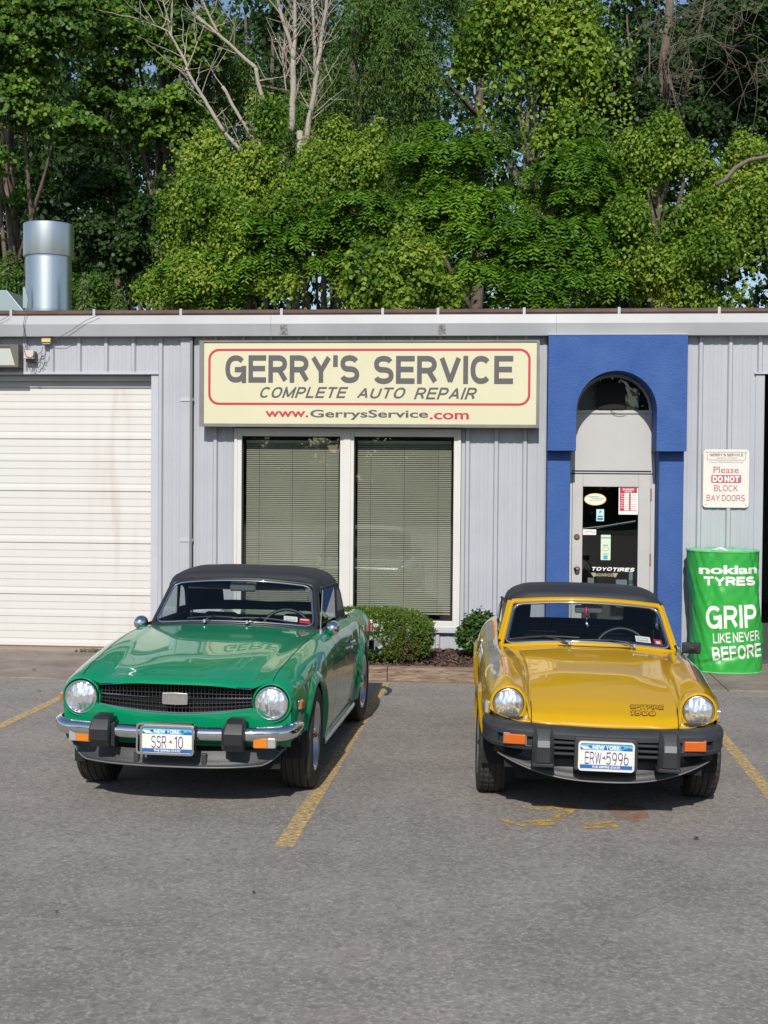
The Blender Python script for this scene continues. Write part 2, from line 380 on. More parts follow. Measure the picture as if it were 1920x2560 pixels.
# ------------------------------------------------------------------ a plain grotesque stroke alphabet for painted lettering
def _arc(cx, cy, rx, ry, a0, a1, n=14, e=0.86):
    out = []
    for k in range(n+1):
        a = radians(a0 + (a1-a0)*k/n); c, s = cos(a), sin(a)
        out.append((cx + rx*math.copysign(abs(c)**e, c), cy + ry*math.copysign(abs(s)**e, s)))
    return out
def _glyphs():
    G_ = {}
    def bowl(y0, y1, x1, xa=0.0, xm=0.45):
        r = (y1-y0)/2; return [(xa, y1), (xm, y1)] + _arc(xm, (y0+y1)/2, x1-xm, r, 90, -90, 12, 0.9)[1:] + [(xa, y0)]
    G_['A'] = (0.74, [[(0,0),(0.5,1)],[(0.5,1),(1,0)],[(0.18,0.30),(0.82,0.30)]])
    G_['B'] = (0.66, [[(0,0),(0,1)], bowl(0.52,1,0.93,0,0.5), bowl(0,0.52,1.0,0,0.5)])
    G_['C'] = (0.72, [_arc(0.5,0.5,0.5,0.5,42,318,24)])
    G_['D'] = (0.70, [[(0,0),(0,1)], bowl(0,1,1.0,0,0.38)])
    G_['E'] = (0.62, [[(1,1),(0,1)],[(0,1),(0,0)],[(0,0),(1,0)],[(0,0.52),(0.92,0.52)]])
    G_['F'] = (0.58, [[(1,1),(0,1)],[(0,1),(0,0)],[(0,0.50),(0.88,0.50)]])
    G_['G'] = (0.76, [_arc(0.5,0.5,0.5,0.5,42,335,26), [(0.58,0.47),(1.0,0.47)],[(1.0,0.52),(1.0,-0.02)]])
    G_['I'] = (0.0, [[(0,0),(0,1)]])
    G_['K'] = (0.68, [[(0,0),(0,1)],[(0,0.33),(0.94,1)],[(0.34,0.57),(1,0)]])
    G_['L'] = (0.55, [[(0,1),(0,0)],[(0,0),(1,0)]])
    G_['M'] = (0.84, [[(0,0),(0,1)],[(0,1),(0.5,0.05)],[(0.5,0.05),(1,1)],[(1,1),(1,0)]])
    G_['N'] = (0.70, [[(0,0),(0,1)],[(0,1),(1,0)],[(1,0),(1,1)]])
    G_['O'] = (0.76, [_arc(0.5,0.5,0.5,0.5,90,450,36)])
    G_['P'] = (0.64, [[(0,0),(0,1)], bowl(0.44,1,1.0,0,0.5)])
    G_['R'] = (0.68, [[(0,0),(0,1)], bowl(0.47,1,0.97,0,0.5), [(0.58,0.47),(1.0,0.0)]])
    G_['S'] = (0.68, [_arc(0.5,0.745,0.47,0.255,22,262,18)[:-1] + _arc(0.5,0.245,0.5,0.255,82,-162,18)])
    G_['T'] = (0.66, [[(0,1),(1,1)],[(0.5,1),(0.5,0)]])
    G_['U'] = (0.68, [[(0,1),(0,0.34)] + _arc(0.5,0.34,0.5,0.34,180,360,18)[1:] + [(1,1)]])
    G_['V'] = (0.72, [[(0,1),(0.5,0)],[(0.5,0),(1,1)]])
    G_['W'] = (0.98, [[(0,1),(0.25,0)],[(0.25,0),(0.5,1)],[(0.5,1),(0.75,0)],[(0.75,0),(1,1)]])
    G_['X'] = (0.70, [[(0,0),(1,1)],[(0,1),(1,0)]])
    G_['Y'] = (0.70, [[(0,1),(0.5,0.42)],[(1,1),(0.5,0.42)],[(0.5,0.46),(0.5,0)]])
    G_['0'] = (0.56, [_arc(0.5,0.5,0.5,0.5,90,450,36)])
    G_['1'] = (0.26, [[(1,0),(1,1)],[(1,0.99),(0,0.82)]])
    G_['5'] = (0.58, [[(0.95,1),(0.08,1)],[(0.10,1),(0.02,0.52)], [(0.02,0.50)] + _arc(0.45,0.33,0.52,0.33,125,-150,18)])
    G_['6'] = (0.58, [_arc(0.5,0.31,0.5,0.31,90,450,26), _arc(0.62,0.31,0.62,0.69,180,100,10)])
    G_['9'] = (0.58, [_arc(0.5,0.69,0.5,0.31,90,450,26), _arc(0.38,0.69,0.62,0.69,0,-80,10)])
    G_["'"] = (0.0, [[(0,0.72),(0,1)]])
    G_[' '] = (0.26, [])
    return G_
GLYPHS = _glyphs()
def lettering(name, s, w, h, matl, parent, M_, weight=0.16, shear=0.0, gap=0.13, wide=1.0):
    """strokes of the given weight (fraction of cap height), fitted into w x h on M's local x/z plane"""
    hw = weight/2; V = []; F_ = []; x = 0.0
    for ch in s:
        W_, strokes = GLYPHS[ch]; W_ *= wide
        for st in strokes:
            closed = len(st) > 8 and math.hypot(st[0][0]-st[-1][0], st[0][1]-st[-1][1]) < 1e-6
            P = [Vector((x + hw + p[0]*max(0, W_-weight*0.2), hw + p[1]*(1-weight))) for p in st]
            n = len(P)
            straight = n == 2
            if straight:
                d = (P[1]-P[0]).normalized()
                if abs(d.x) < 0.9: P = [P[0]-d*hw*(1 if P[0].y in (min(P[0].y,P[1].y), max(P[0].y,P[1].y)) else 0), P[1]+d*hw]
                else: P = [P[0]-d*hw, P[1]+d*hw]
                if abs(d.x) > 0.06 and abs(d.y) > 0.06: P = [P[0]+d*hw*0.75, P[1]-d*hw*0.75]
            base = len(V)
            for i in range(n):
                if closed: a = P[i-1] if i else P[-2]; b = P[i+1] if i < n-1 else P[1]
                else: a = P[max(i-1,0)]; b = P[min(i+1,n-1)]
                t = (b-a).normalized(); nn = Vector((-t.y, t.x)); sc = 1.0
                if 0 < i < n-1 or closed:
                    t1 = (P[i]-a).normalized() if (P[i]-a).length > 1e-9 else t; sc = 1/max(0.55, abs(Vector((-t1.y,t1.x)).dot(nn)))
                V.append(P[i]+nn*hw*sc); V.append(P[i]-nn*hw*sc)
            for i in range(n-1): F_.append((base+2*i, base+2*i+1, base+2*i+3, base+2*i+2))
        x += (max(0, W_-weight*0.2) + weight + gap) if ch != ' ' else W_
    A = np.array([(p.x + shear*p.y, p.y) for p in V]); mn, mx = A.min(0), A.max(0)
    sx_ = w/(mx[0]-mn[0]); sz_ = h/(mx[1]-mn[1])
    # tiny steps forward keep crossing strokes off one plane
    pts = []; k_ = 0
    for i, (a, b) in enumerate(A): pts.append(((a-(mn[0]+mx[0])/2)*sx_, 0.0, (b-(mn[1]+mx[1])/2)*sz_))
    me = bpy.data.meshes.new(name)
    # strokes share the plane but are the same colour: lift each by 0.05 mm so that no two faces coincide
    starts = {}; comp = 0; out = list(pts); last = -1; seen = {}
    for f in F_:
        for q in f: seen.setdefault(q, None)
    order = []; prev = None
    for f in F_:
        if prev is None or f[0] != prev[3]: comp += 1
        for q in f: seen[q] = comp
        prev = f
    out = [(p[0], -0.00006*((seen[i] or 0) % 24), p[2]) for i, p in enumerate(pts)]
    me.from_pydata(out, [], F_); me.update()
    o = link(name, me, matl, parent); o.matrix_local = M_
    return o

# ------------------------------------------------------------------ ground
g = MB(); g.add([(-60,-70,0),(60,-70,0),(60,-1.70,0),(-60,-1.88-0.4,0)], [(0,1,2,3)])
# front strip edge follows the apron edge: left end a little nearer the camera
g = MB(); g.quad((-60,-70,0), (60,-70,0), (60,0.2,0), (-60,0.2,0))
tag(g.build("asphalt", M['asphalt']), kind="structure")
bank = MB()
NX, NY = 40, 24
xs = np.linspace(-60, 60, NX); ys = np.linspace(7.6, 70, NY)
G = np.zeros((NY, NX, 3))
for i, y in enumerate(ys):
    for j, x in enumerate(xs):
        h = max(0, (y-8))*0.22; h = min(h, 7.0) + 0.25*sin(x*0.4+y*0.3) * min(1, (y-7.6)/3)
        G[i, j] = (x, y, h - 0.05)
bank.grid(G)
tag(bank.build("hillside", M['earth'], smooth='all'), kind="structure")
g = MB(); g.quad((-60,0.2,-0.01),(60,0.2,-0.01),(60,9,-0.01),(-60,9,-0.01)); tag(g.build("back_ground", M['earth']), kind="structure")
g = MB(); g.quad((-400,-400,-0.03),(400,-400,-0.03),(400,400,-0.03),(-400,400,-0.03)); tag(g.build("distant_ground", M['earth']), kind="structure")

# concrete walk and apron in slabs with open joints
walk = empty("sidewalk"); tag(walk, kind="structure")
def slab(x0, x1, y0, y1, z, name="slab"):
    m = MB(); m.box(x0, x1, y0, y1, -0.05, z); return m.build(name, M['concrete'], walk, bevel=0.008)
for x0, x1 in ((-10.5,-8.1),(-8.1,-5.55),(-5.55,-2.6)):
    slab(x0+0.004, x1-0.004, -1.86, -0.03, 0.012)
for x0, x1 in ((0.62,2.16),(2.16,3.9),(3.9,6.5)):
    slab(x0+0.004, x1-0.004, -1.72, -0.04, 0.014)
m = MB(); m.box(-8.2,-3.72,-0.028,0.30,-0.05,0.035); m.build("door_sill", M['concrete2'], walk, bevel=0.006)
m = MB(); m.box(0.55,1.98,-0.035,0.28,-0.05,0.05); m.build("door_sill", M['concrete2'], walk, bevel=0.006)

# parking bay lines and old paint
def strip(name, pts, matl, z=0.004, label=None, n=26, jit=0.004, seed=1):
    r = random.Random(seed); (a, b, c, d) = [Vector((*p, z)) for p in pts]     # a,b near end; d,c far end
    m = MB(); L = []; Rr = []
    for i in range(n+1):
        t = i/n; L.append(a.lerp(d, t) + Vector((r.uniform(-jit, jit), 0, 0))); Rr.append(b.lerp(c, t) + Vector((r.uniform(-jit, jit), 0, 0)))
    G = np.array([[tuple(l), tuple(q)] for l, q in zip(L, Rr)]); m.grid(G)
    o = m.build(name, matl); tag(o, kind="structure"); return o
strip("parking_line", [(-1.138,-7.15),(-1.035,-7.14),(-1.000,-1.80),(-1.052,-1.80)] if False else [(-1.138,-7.15),(-1.035,-7.14),(-0.985,-1.62),(-1.065,-1.62)], M['yline'], seed=3)
strip("parking_line", [(1.640,-7.4),(1.735,-7.4),(1.800,-1.75),(1.715,-1.75)], M['yline'], seed=4)
strip("parking_line", [(-3.90,-7.3),(-3.80,-7.3),(-3.715,-1.92),(-3.800,-1.92)], M['yline'], seed=5)
def blob(name, pts, matl, z=0.004):
    m = MB(); m.add([(x, y, z) for x, y in pts], [tuple(range(len(pts)))]); o = m.build(name, matl); tag(o, kind="structure")
blob("paint_spill", [(0.02,-6.43),(0.17,-6.50),(0.31,-6.42),(0.42,-6.17),(0.50,-6.12),(0.47,-6.25),(0.34,-6.55),(0.17,-6.60),(0.05,-6.52)], M['ysplat'])
blob("paint_spill", [(0.16,-6.17),(0.32,-6.08),(0.53,-6.03),(0.52,-6.16),(0.26,-6.25)], M['ysplat'])
blob("paint_spill", [(0.50,-6.46),(0.70,-6.42),(0.70,-6.56),(0.51,-6.60)], M['ysplat'])
blob("rust_stain", [(0.66,-6.08),(0.80,-5.95),(0.90,-6.10),(0.90,-6.32),(0.80,-6.45),(0.70,-6.36)], M['orust'])

# hairline cracks in the asphalt
M['crack'] = worn_paint("asphalt_crack", (0.035,0.033,0.032), 0.40, 0.60, 12, maxa=0.75)
for pts_ in ([(-2.55,-9.93),(-2.1,-9.87),(-1.7,-9.80),(-1.3,-9.76),(-0.95,-9.66)], [(0.9,-7.7),(0.55,-8.1),(0.35,-8.7),(0.05,-9.3)], [(-3.2,-7.4),(-2.9,-7.75),(-2.4,-7.9)], [(-0.15,-2.1),(-0.17,-2.9)]):
    m = MB(); rr_ = random.Random(len(pts_)); V_ = []
    for i in range(len(pts_)-1):
        for q in range(8):
            t = q/8; x = pts_[i][0]*(1-t)+pts_[i+1][0]*t + rr_.uniform(-.012,.012); y = pts_[i][1]*(1-t)+pts_[i+1][1]*t + rr_.uniform(-.012,.012); w = rr_.uniform(.003,.008)
            V_.append([(x-w*0.5,y-w,0.004),(x+w*0.5,y+w,0.004)])
    m.grid(np.array(V_)); tag(m.build("pavement_crack", M['crack']), kind="structure")

# ------------------------------------------------------------------ the building
B = empty("garage_building"); tag(B, "low grey ribbed metal auto repair garage with blue stucco arched entrance", "building")
ROOF_Z = 3.74
def wall_profile(x0, x1):
    """ribbed sheet: main ribs every 0.3048, two low swells between"""
    pts = []
    k0 = int(math.floor((x0 + 0.303) / 0.3048)) - 1; k1 = int(math.ceil((x1 + 0.303) / 0.3048)) + 1
    for k in range(k0, k1):
        c = -0.303 + 0.3048 * k
        for dx, y in ((-0.030,0),(-0.016,-0.030),(0.016,-0.030),(0.030,0),(0.085,-0.000),(0.100,-0.005),(0.122,-0.005),(0.137,0),(0.170,0),(0.185,-0.005),(0.207,-0.005),(0.222,0)):
            pts.append((c + dx, y))
    out = [(x, y) for x, y in pts if x0 < x < x1]
    return [(x0, 0)] + out + [(x1, 0)]
def wall_panel(x0, x1, z0, z1, name="wall_panel"):
    pr = wall_profile(x0, x1); m = MB()
    m.grid(np.array([[(x, y, z0) for x, y in pr], [(x, y, z1) for x, y in pr]]))
    return m.build(name, M['wall'], B)
TOPW = 3.56
def run(x0, x1, z0, z1):
    """split a run of wall into sheets three ribs wide"""
    e = -0.303 - 0.15 + 0.9144 * math.ceil((x0 + 0.303 + 0.15) / 0.9144); x = x0
    while e < x1 - 0.05:
        if e - x > 0.05: wall_panel(x, e, z0, z1); x = e
        e += 0.9144
    wall_panel(x, x1, z0, z1)
run(-8.6, -3.69, 3.085, TOPW)             # above the garage door
run(-3.69, -3.43, 0.03, TOPW)
run(-3.29, -2.84, 0.03, TOPW)
run(-2.84, -0.37, 2.49, TOPW)            # above the window
run(-2.84, -0.37, 0.05, 0.29)            # below it
run(-0.37, 0.53, 0.05, TOPW)
run(1.97, 2.715, 0.03, TOPW)
run(2.715, 6.5, 3.09, TOPW)
# solid backing and roof so no light leaks in
m = MB()
m.box(-8.6,-7.95,0.06,0.10,0,3.6); m.box(-3.74,-2.80,0.06,0.30,0,3.6); m.box(-2.80,-0.40,0.06,0.30,2.45,3.6); m.box(-2.80,-0.40,0.06,0.30,0,0.36)
m.box(-0.40,0.62,0.06,0.30,0,3.6); m.box(-8.6,-3.74,0.28,0.40,3.02,3.6); m.box(1.88,2.74,0.06,0.30,0,3.6); m.box(2.74,6.5,0.20,0.40,3.10,3.6)
m.build("wall_core", M['interior'], B)
m = MB(); m.box(-8.9,6.9,0.0,7.2,3.60,3.70); m.build("roof", M['roof'], B)
m = MB(); m.box(-8.6,6.5,7.0,7.2,0,3.6); m.box(-8.7,-8.6,0.1,7.2,0,3.6); m.box(6.5,6.6,0.1,7.2,0,3.6); m.build("back_wall", M['interior'], B)
m = MB(); m.box(-3.80,-3.74,0.3,7,0,3.6); m.box(2.30,2.36,0.3,7,0,3.6); m.box(-8.6,6.5,0.3,7,-0.03,0.03)
m.build("partition", M['interior'], B)
m = MB(); m.box(-3.7,2.28,1.9,1.96,0.03,3.55); m.build("office_wall", mat("office_wall", (0.16,0.17,0.16), 0.8), B)
# fascia / gutter: sloping bright upper face over a vertical lower face
def extrude_x(poly, x0, x1, name, matl, bevel=0, parent=B):
    m = MB(); m.prism(poly, x0, x1, axis='x'); return m.build(name, matl, parent, bevel=bevel, recalc=True)
edges = [-9.0,-5.5,-2.42,0.62,3.7,6.9]
for i in range(5):
    extrude_x([(-0.12,3.468),(-0.145,3.595),(-0.125,3.690),(-0.10,3.695),(-0.04,3.69),(-0.04,3.480),(0.0,3.47)], edges[i]+0.001, edges[i+1]-0.001, "gutter_section", M['fascia'])
extrude_x([(-0.10,3.697),(-0.115,3.715),(-0.105,3.745),(-0.07,3.757),(0.02,3.752),(0.3,3.735),(0.3,3.70),(-0.05,3.695)], -9.0, 6.9, "roof_edge", M['brown'])
for i, x in enumerate([-8.2,-6.4,-5.30,-4.37,-3.41,-2.31,-1.22,-0.63,0.28,1.27,2.30,3.3,4.3]):
    m = MB(); m.box(x-0.014, x+0.014, -0.120, 0.02, 3.692, 3.762); m.build("gutter_strap", M['trim'], B)
# stains below two straps
for x, w in ((-2.28,0.05),(-0.585,0.045)):
    m = MB(); m.quad((x-w,-0.1235,3.475),(x+w,-0.1235,3.475),(x+w*0.7,-0.1437,3.585),(x-w*0.7,-0.1437,3.585))
    m.build("dirt_streak", worn_paint("gutter_grime", (0.10,0.09,0.08), 0.40, 0.7, 28, maxa=0.8), B)
# trims around the garage door
m = MB(); m.box(-8.6,-3.665,-0.034,0.02,3.062,3.090); m.build("head_trim", M['trim'], B, bevel=0.003)
m = MB(); m.box(-3.762,-3.682,-0.010,0.30,0.03,3.060); m.build("jamb_trim", M['trim'], B, bevel=0.003)
m = MB(); m.box(-3.430,-3.322,-0.040,0.02,0.03,3.466); m.build("corner_trim", M['wall'], B, bevel=0.004)
m = MB(); m.box(-3.318,-3.296,-0.040,0.02,0.03,3.466); m.build("corner_trim_return", M['dgrey'], B)
m = MB(); m.tube([(-3.306,-0.05,3.46),(-3.306,-0.05,0.02)], 0.016, 8); m.build("conduit", mat("conduit_grey", (0.20,0.21,0.22), 0.5), B, smooth=True)
for z in (2.79, 1.26):
    m = MB(); m.box(-3.43,-3.285,-0.050,-0.041,z-0.018,z+0.018); m.build("conduit_strap", M['trim'], B)
# lintel band recessed above the door
m = MB(); m.prism([(0.0,3.058),(0.16,3.058),(0.16,2.935),(0.14,2.935),(0.14,2.985),(0.06,2.99),(0.06,3.02),(0.0,3.025)][::-1] and [(0.06,3.060),(0.22,3.060),(0.22,2.93),(0.13,2.93),(0.13,3.0),(0.06,3.0)], -8.6, -3.764, axis='x')
m.build("door_lintel", M['recess'], B, recalc=True)
m = MB(); m.box(2.706,2.797,-0.012,0.30,0.02,3.066); m.build("bay_jamb", M['wall'], B, bevel=0.003)
m = MB(); m.box(2.69,6.5,-0.036,0.02,3.070,3.088); m.build("bay_head_trim", M['trim'], B, bevel=0.003)
# sectional garage door: five sections, seven flutes each, each section its own part
GD = empty("garage_door", (0,0,0), parent=B)
Hs = 0.578; zb = 0.042
for k in range(5):
    z0 = zb + k * Hs; prof = []
    pitch = Hs / 7
    for i in range(7):
        a = z0 + i * pitch
        deep = 0.0075 if i in (0,) else (0.006 if i == 4 else 0.0035)
        prof += [(0.150, a + 0.002), (0.150 - deep, a + 0.009), (0.149 - deep + 0.003, a + pitch*0.55), (0.1505, a + pitch - 0.003)]
    prof[0] = (0.157, z0 + 0.001); prof.append((0.1565, z0 + Hs - 0.0005))
    m = MB(); m.grid(np.array([[(-8.6, y, z) for y, z in prof], [(-3.765, y, z) for y, z in prof]]))
    o = m.build("door_section", M['door_white'], GD)
    o.data.flip_normals() if False else None
m = MB(); m.box(-8.6,-3.765,0.14,0.18,0.030,0.044); m.build("rubber_seal", M['hinge'], GD)
m = MB(); m.box(-8.6,-3.74,0.17,0.20,0.03,3.0); m.build("door_back", M['interior'], GD)
for z in (0.14,):
    pass
# ---- office window: white frame, two panes, blinds
WN = empty("window", parent=B)
wx0, wx1, wz0, wz1 = -2.82, -0.386, 0.345, 2.470
m = MB()
m.box(wx0,-2.752,-0.030,0.10,wz0,wz1); m.box(-0.450,wx1,-0.030,0.10,wz0,wz1)
m.box(-1.676,-1.526,-0.030,0.10,wz0,wz1)
m.box(-2.752,-1.676,-0.030,0.10,2.396,wz1); m.box(-1.526,-0.450,-0.030,0.10,2.396,wz1)
m.box(-2.752,-1.676,-0.030,0.10,wz0,0.418); m.box(-1.526,-0.450,-0.030,0.10,wz0,0.418)
m.build("frame", M['white_trim'], WN, bevel=0.004)
m = MB(); m.box(-1.640,-1.562,-0.042,-0.031,wz0,wz1); m.box(wx0-0.012,wx0+0.020,-0.040,-0.031,wz0,wz1+0.012); m.box(wx1-0.020,wx1+0.012,-0.040,-0.031,wz0,wz1+0.012)
m.box(wx0+0.021,wx1-0.021,-0.040,-0.0312,2.450,2.482)
m.build("frame_cover", M['white_trim'], WN, bevel=0.002)
m = MB(); m.box(wx0-0.012,wx1+0.012,-0.065,0.02,0.296,0.343); m.build("sill", M['trim'], WN, bevel=0.004)
for x0, x1 in ((-2.752,-1.676),(-1.526,-0.450)):
    m = MB(); m.quad((x0,0.035,0.418),(x1,0.035,0.418),(x1,0.035,2.396),(x0,0.035,2.396)); m.build("pane", M['glass'], WN)
    m = MB(); 
    for (a, b, c, d) in ((x0,x0+0.012,0.418,2.396),(x1-0.012,x1,0.418,2.396),(x0,x1,2.384,2.396),(x0,x1,0.418,0.430)):
        m.box(a,b,0.020,0.034,c,d)
    m.build("gasket", M['black'], WN)
    m = MB(); z = 2.315; rr = random.Random(5); k = 0
    m.box(x0+0.03,x1-0.03,0.085,0.115,2.325,2.355)
    while z > 0.50:
        t = rr.uniform(-0.0012, 0.0012); a = 0.0085
        m.add([(x0+0.03,0.092,z-a+t),(x1-0.03,0.092,z-a-t),(x1-0.03,0.106,z+a*0.8-t),(x0+0.03,0.106,z+a*0.8+t)], [(0,1,2,3)])
        z -= 0.0212
    m.box(x0+0.03,x1-0.03,0.090,0.112,0.475,0.492)
    o = m.build("blind", M['blind'], WN); o["kind"] = "stuff"
    for f in (0.16, 0.5, 0.84):
        m = MB(); x = x0 + f*(x1-x0); m.box(x-0.0015,x+0.0015,0.088,0.090,0.49,2.32); m.build("blind_cord", M['dgrey'], WN)
# ---- entrance: blue stucco arch on piers
EN = empty("entrance_arch", parent=B)
ax, az, ar = 1.244, 2.672, 0.414
poly = [(0.535,2.253),(0.535,3.460),(1.965,3.460),(1.965,2.253),(1.658,2.253)]
arc = [(ax + ar*cos(radians(t)), az + ar*sin(radians(t))) for t in np.linspace(0, 180, 49)]
poly2 = poly + arc + [(0.830,2.253)]
m = MB(); n = len(poly2)
# tessellate the arch face as bands between the arc and the outline
def arch_block(m, y0, y1):
    left = [(0.535,2.253),(0.830,2.253),(0.830,az),(0.535,az)]; right = [(1.658,2.253),(1.965,2.253),(1.965,az),(1.658,az)]
    for y in (y0, y1):
        m.add([(x,y,z) for x,z in left], [(0,1,2,3)]); m.add([(x,y,z) for x,z in right], [(0,1,2,3)])
        ts = np.linspace(180, 0, 49)
        inner = [(ax + ar*cos(radians(t)), az + ar*sin(radians(t))) for t in ts]
        outer = []
        for t in ts:
            c_, s_ = cos(radians(t)), sin(radians(t)); k = min(((0.721 if c_ > 0 else 0.709)/abs(c_)) if abs(c_) > 1e-6 else 9, ((3.460-az)/s_) if s_ > 1e-6 else 9)
            outer.append((min(1.965, max(0.535, ax + (k if True else 0)*c_)), min(3.460, az + k*s_)))
        vs = [(x,y,z) for x,z in inner] + [(x,y,z) for x,z in outer]; q = len(inner)
        m.add(vs, [(i,i+1,q+i+1,q+i) for i in range(q-1)])
        # corners
        m.add([(0.535,y,3.460),(0.535,y,az),(outer[0][0],y,outer[0][1])], [(0,1,2)])
    def wallq(a, b): m.add([(a[0],y0,a[1]),(b[0],y0,b[1]),(b[0],y1,b[1]),(a[0],y1,a[1])], [(0,1,2,3)])
    out = [(0.830,2.253),(0.535,2.253),(0.535,3.460),(1.965,3.460),(1.965,2.253),(1.658,2.253)]
    for a, b in zip(out[:-1], out[1:]): wallq(a, b)
    inn = [(1.658,2.253)] + [(ax + ar*cos(radians(t)), az + ar*sin(radians(t))) for t in np.linspace(0,180,49)] + [(0.830,2.253)]
    for a, b in zip(inn[:-1], inn[1:]): wallq(a, b)
arch_block(m, -0.255, 0.20)
# fill the corner slivers of the band mapping
for y in (-0.2545,):
    m.add([(0.5352,y,3.4598),(0.5352,y,3.30),(0.75,y,3.4598)], [(0,1,2)]); m.add([(1.9648,y,3.4598),(1.75,y,3.4598),(1.9648,y,3.30)], [(0,1,2)])
m.build("arch", M['blue'], EN, merge=0.0008)
m = MB(); m.box(0.531,1.969,-0.259,-0.12,3.4605,3.4665); m.build("arch_flashing", M['white_trim'], EN)
for x0, x1 in ((0.540,0.784),(1.704,1.960)):
    m = MB(); m.box(x0,x1,-0.115,0.20,0.012,2.30); m.build("pier", M['blue'], EN, bevel=0.010)
# ---- door set
DY = 0.20
DR = empty("entrance_door", parent=B)
m = MB(); m.box(0.785,0.823,DY,DY+0.05,0.05,3.14); m.box(1.660,1.703,DY,DY+0.05,0.05,3.14); m.box(0.823,1.660,DY,DY+0.05,2.018,2.05)
m.build("door_frame", M['doorpaint'], DR, bevel=0.003)
m = MB(); m.box(0.823,1.660,DY+0.005,DY+0.03,2.05,2.665); m.build("transom_panel", M['doorpaint'], DR)
m = MB(); m.box(0.823,1.660,DY-0.012,DY+0.03,2.665,2.700); m.build("transom_rail", M['doorpaint'], DR, bevel=0.003)
m = MB(); m.box(0.823,1.660,DY-0.006,DY+0.02,2.040,2.052); m.box(0.800,1.68,DY-0.004,DY+0.02,2.012,2.024); m.build("drip_rail", M['black'], DR)
# fanlight: half-round glass in a grey frame
fr = MB(); o_, i_ = [], []
c0 = (1.250, 2.700)
for t in np.linspace(0, pi, 33):
    o_.append((c0[0]+0.408*cos(t), c0[1]+0.385*sin(t))); i_.append((c0[0]+0.378*cos(t), c0[1]+0.352*sin(t)))
for a in range(32):
    p = [o_[a], o_[a+1], i_[a+1], i_[a]]
    fr.prism(p, DY-0.012, DY+0.03, axis='y')
fr.build("fanlight_frame", M['recess'], DR, recalc=True)
m = MB(); m.add([(x, DY+0.012, z) for x, z in i_], [tuple(range(33))]); m.build("fanlight_glass", M['doorglass'], DR)
m = MB(); m.box(0.72,1.80,DY+0.030,DY+0.05,3.0,3.5); m.box(0.78,1.05,DY+0.5,DY+0.52,2.6,3.3); m.box(1.38,1.56,DY+0.5,DY+0.52,2.6,3.2)
m = MB(); m.box(0.86,1.10,DY+0.10,DY+0.12,2.70,3.03); m.box(1.40,1.53,DY+0.10,DY+0.12,2.70,2.94); m.build("fanlight_board", mat("pale_board", (0.42,0.43,0.43), 0.8, bump=(12,0.3)), DR)
m = MB(); m.prism(rrect(0.30,0.28,0.03,4,1.225,2.85), DY-0.03, DY+0.005, axis='y'); m.build("light_box", M['black'], DR, recalc=True)
m = MB(); m.tube([(1.222,DY-0.035,2.72),(1.222,DY-0.035,2.695),(1.27,DY-0.03,2.665),(1.33,DY-0.02,2.652),(1.38,DY-0.02,2.662)], 0.0035, 5); m.build("light_wire", M['cable'], DR)
# leaf
m = MB()
m.box(0.826,0.936,DY-0.010,DY+0.03,0.06,2.010); m.box(1.528,1.657,DY-0.010,DY+0.03,0.06,2.010)
m.box(0.936,1.528,DY-0.010,DY+0.03,1.878,2.010); m.box(0.936,1.528,DY-0.010,DY+0.03,0.06,0.34)
m.build("door_leaf", M['doorpaint'], DR, bevel=0.002)
m = MB(); m.box(0.937,0.9385,DY-0.0115,DY-0.0105,1.878,2.010); m.box(1.528,1.5295,DY-0.0115,DY-0.0105,1.878,2.010)
m.build("leaf_joint", M['dgrey'], DR)
m = MB(); m.quad((0.936,DY+0.010,0.34),(1.528,DY+0.010,0.34),(1.528,DY+0.010,1.878),(0.936,DY+0.010,1.878)); m.build("door_glass", M['doorglass'], DR)
for z in (1.80, 1.10):
    m = MB(); m.box(1.652,1.668,DY-0.022,DY-0.006,z-0.062,z+0.062); m.build("hinge", M['hinge'], DR, bevel=0.002)
m = MB(); m.lathe([(0,-0.022),(0.020,-0.022),(0.030,-0.012),(0.031,0)], (0.877,DY-0.010,1.335), 'y', 24); m.build("deadbolt", M['brass'], DR, smooth=True)
m = MB(); m.lathe([(0,-0.065),(0.018,-0.062),(0.028,-0.050),(0.028,-0.038),(0.014,-0.026),(0.014,-0.012),(0.034,-0.008),(0.036,0)], (0.882,DY-0.010,0.985), 'y', 24)
m.build("door_knob", mat("copper_knob", (0.62,0.42,0.34), 0.12, metal=1.0), DR, smooth=True)
# handle bar behind the glass (diagonal) and things inside
m = MB(); m.tube([(0.936,DY+0.06,1.42),(1.20,DY+0.06,1.455),(1.51,DY+0.06,1.51)], 0.006, 6); m.tube([(1.09,DY+0.07,1.425),(1.50,DY+0.065,1.50)], 0.005, 6); m.build("closer_arm", M['galv2'], DR, smooth=True)
# stickers on the door glass (flat print)
def sticker(name, cx, cz, w, h, col, r=0.004, y=DY+0.006):
    o = MB(); o.add([(x, 0, z) for x, z in rrect(w, h, r, 3)], [tuple(range(16))]); return o.build(name, col if not isinstance(col, tuple) else mat(name+"_ink", col, 0.5), DR, loc=(cx, y, cz))
st = sticker("hours_sign", 1.423, 1.730, 0.205, 0.300, M['whiteprint'])
m = MB(); m.box(-0.092,0.092,-0.0012,-0.001,0.085,0.140); m.box(-0.092,-0.045,-0.0012,-0.001,-0.105,0.085); m.box(0.008,0.024,-0.0012,-0.001,-0.105,0.085)
m.box(-0.092,0.092,-0.0012,-0.001,-0.112,-0.105)
for i in range(8): m.box(-0.045,0.092,-0.0012,-0.001,0.083-0.0245*i,0.087-0.0245*i)
o = m.build("hours_print", M['red'], DR, loc=(1.423, DY+0.0055, 1.730))
text("hours_heading", "BUSINESS", 0.12, 0.020, M['whiteprint'], DR, T(1.423, DY+0.003, 1.850), thick=0.02)
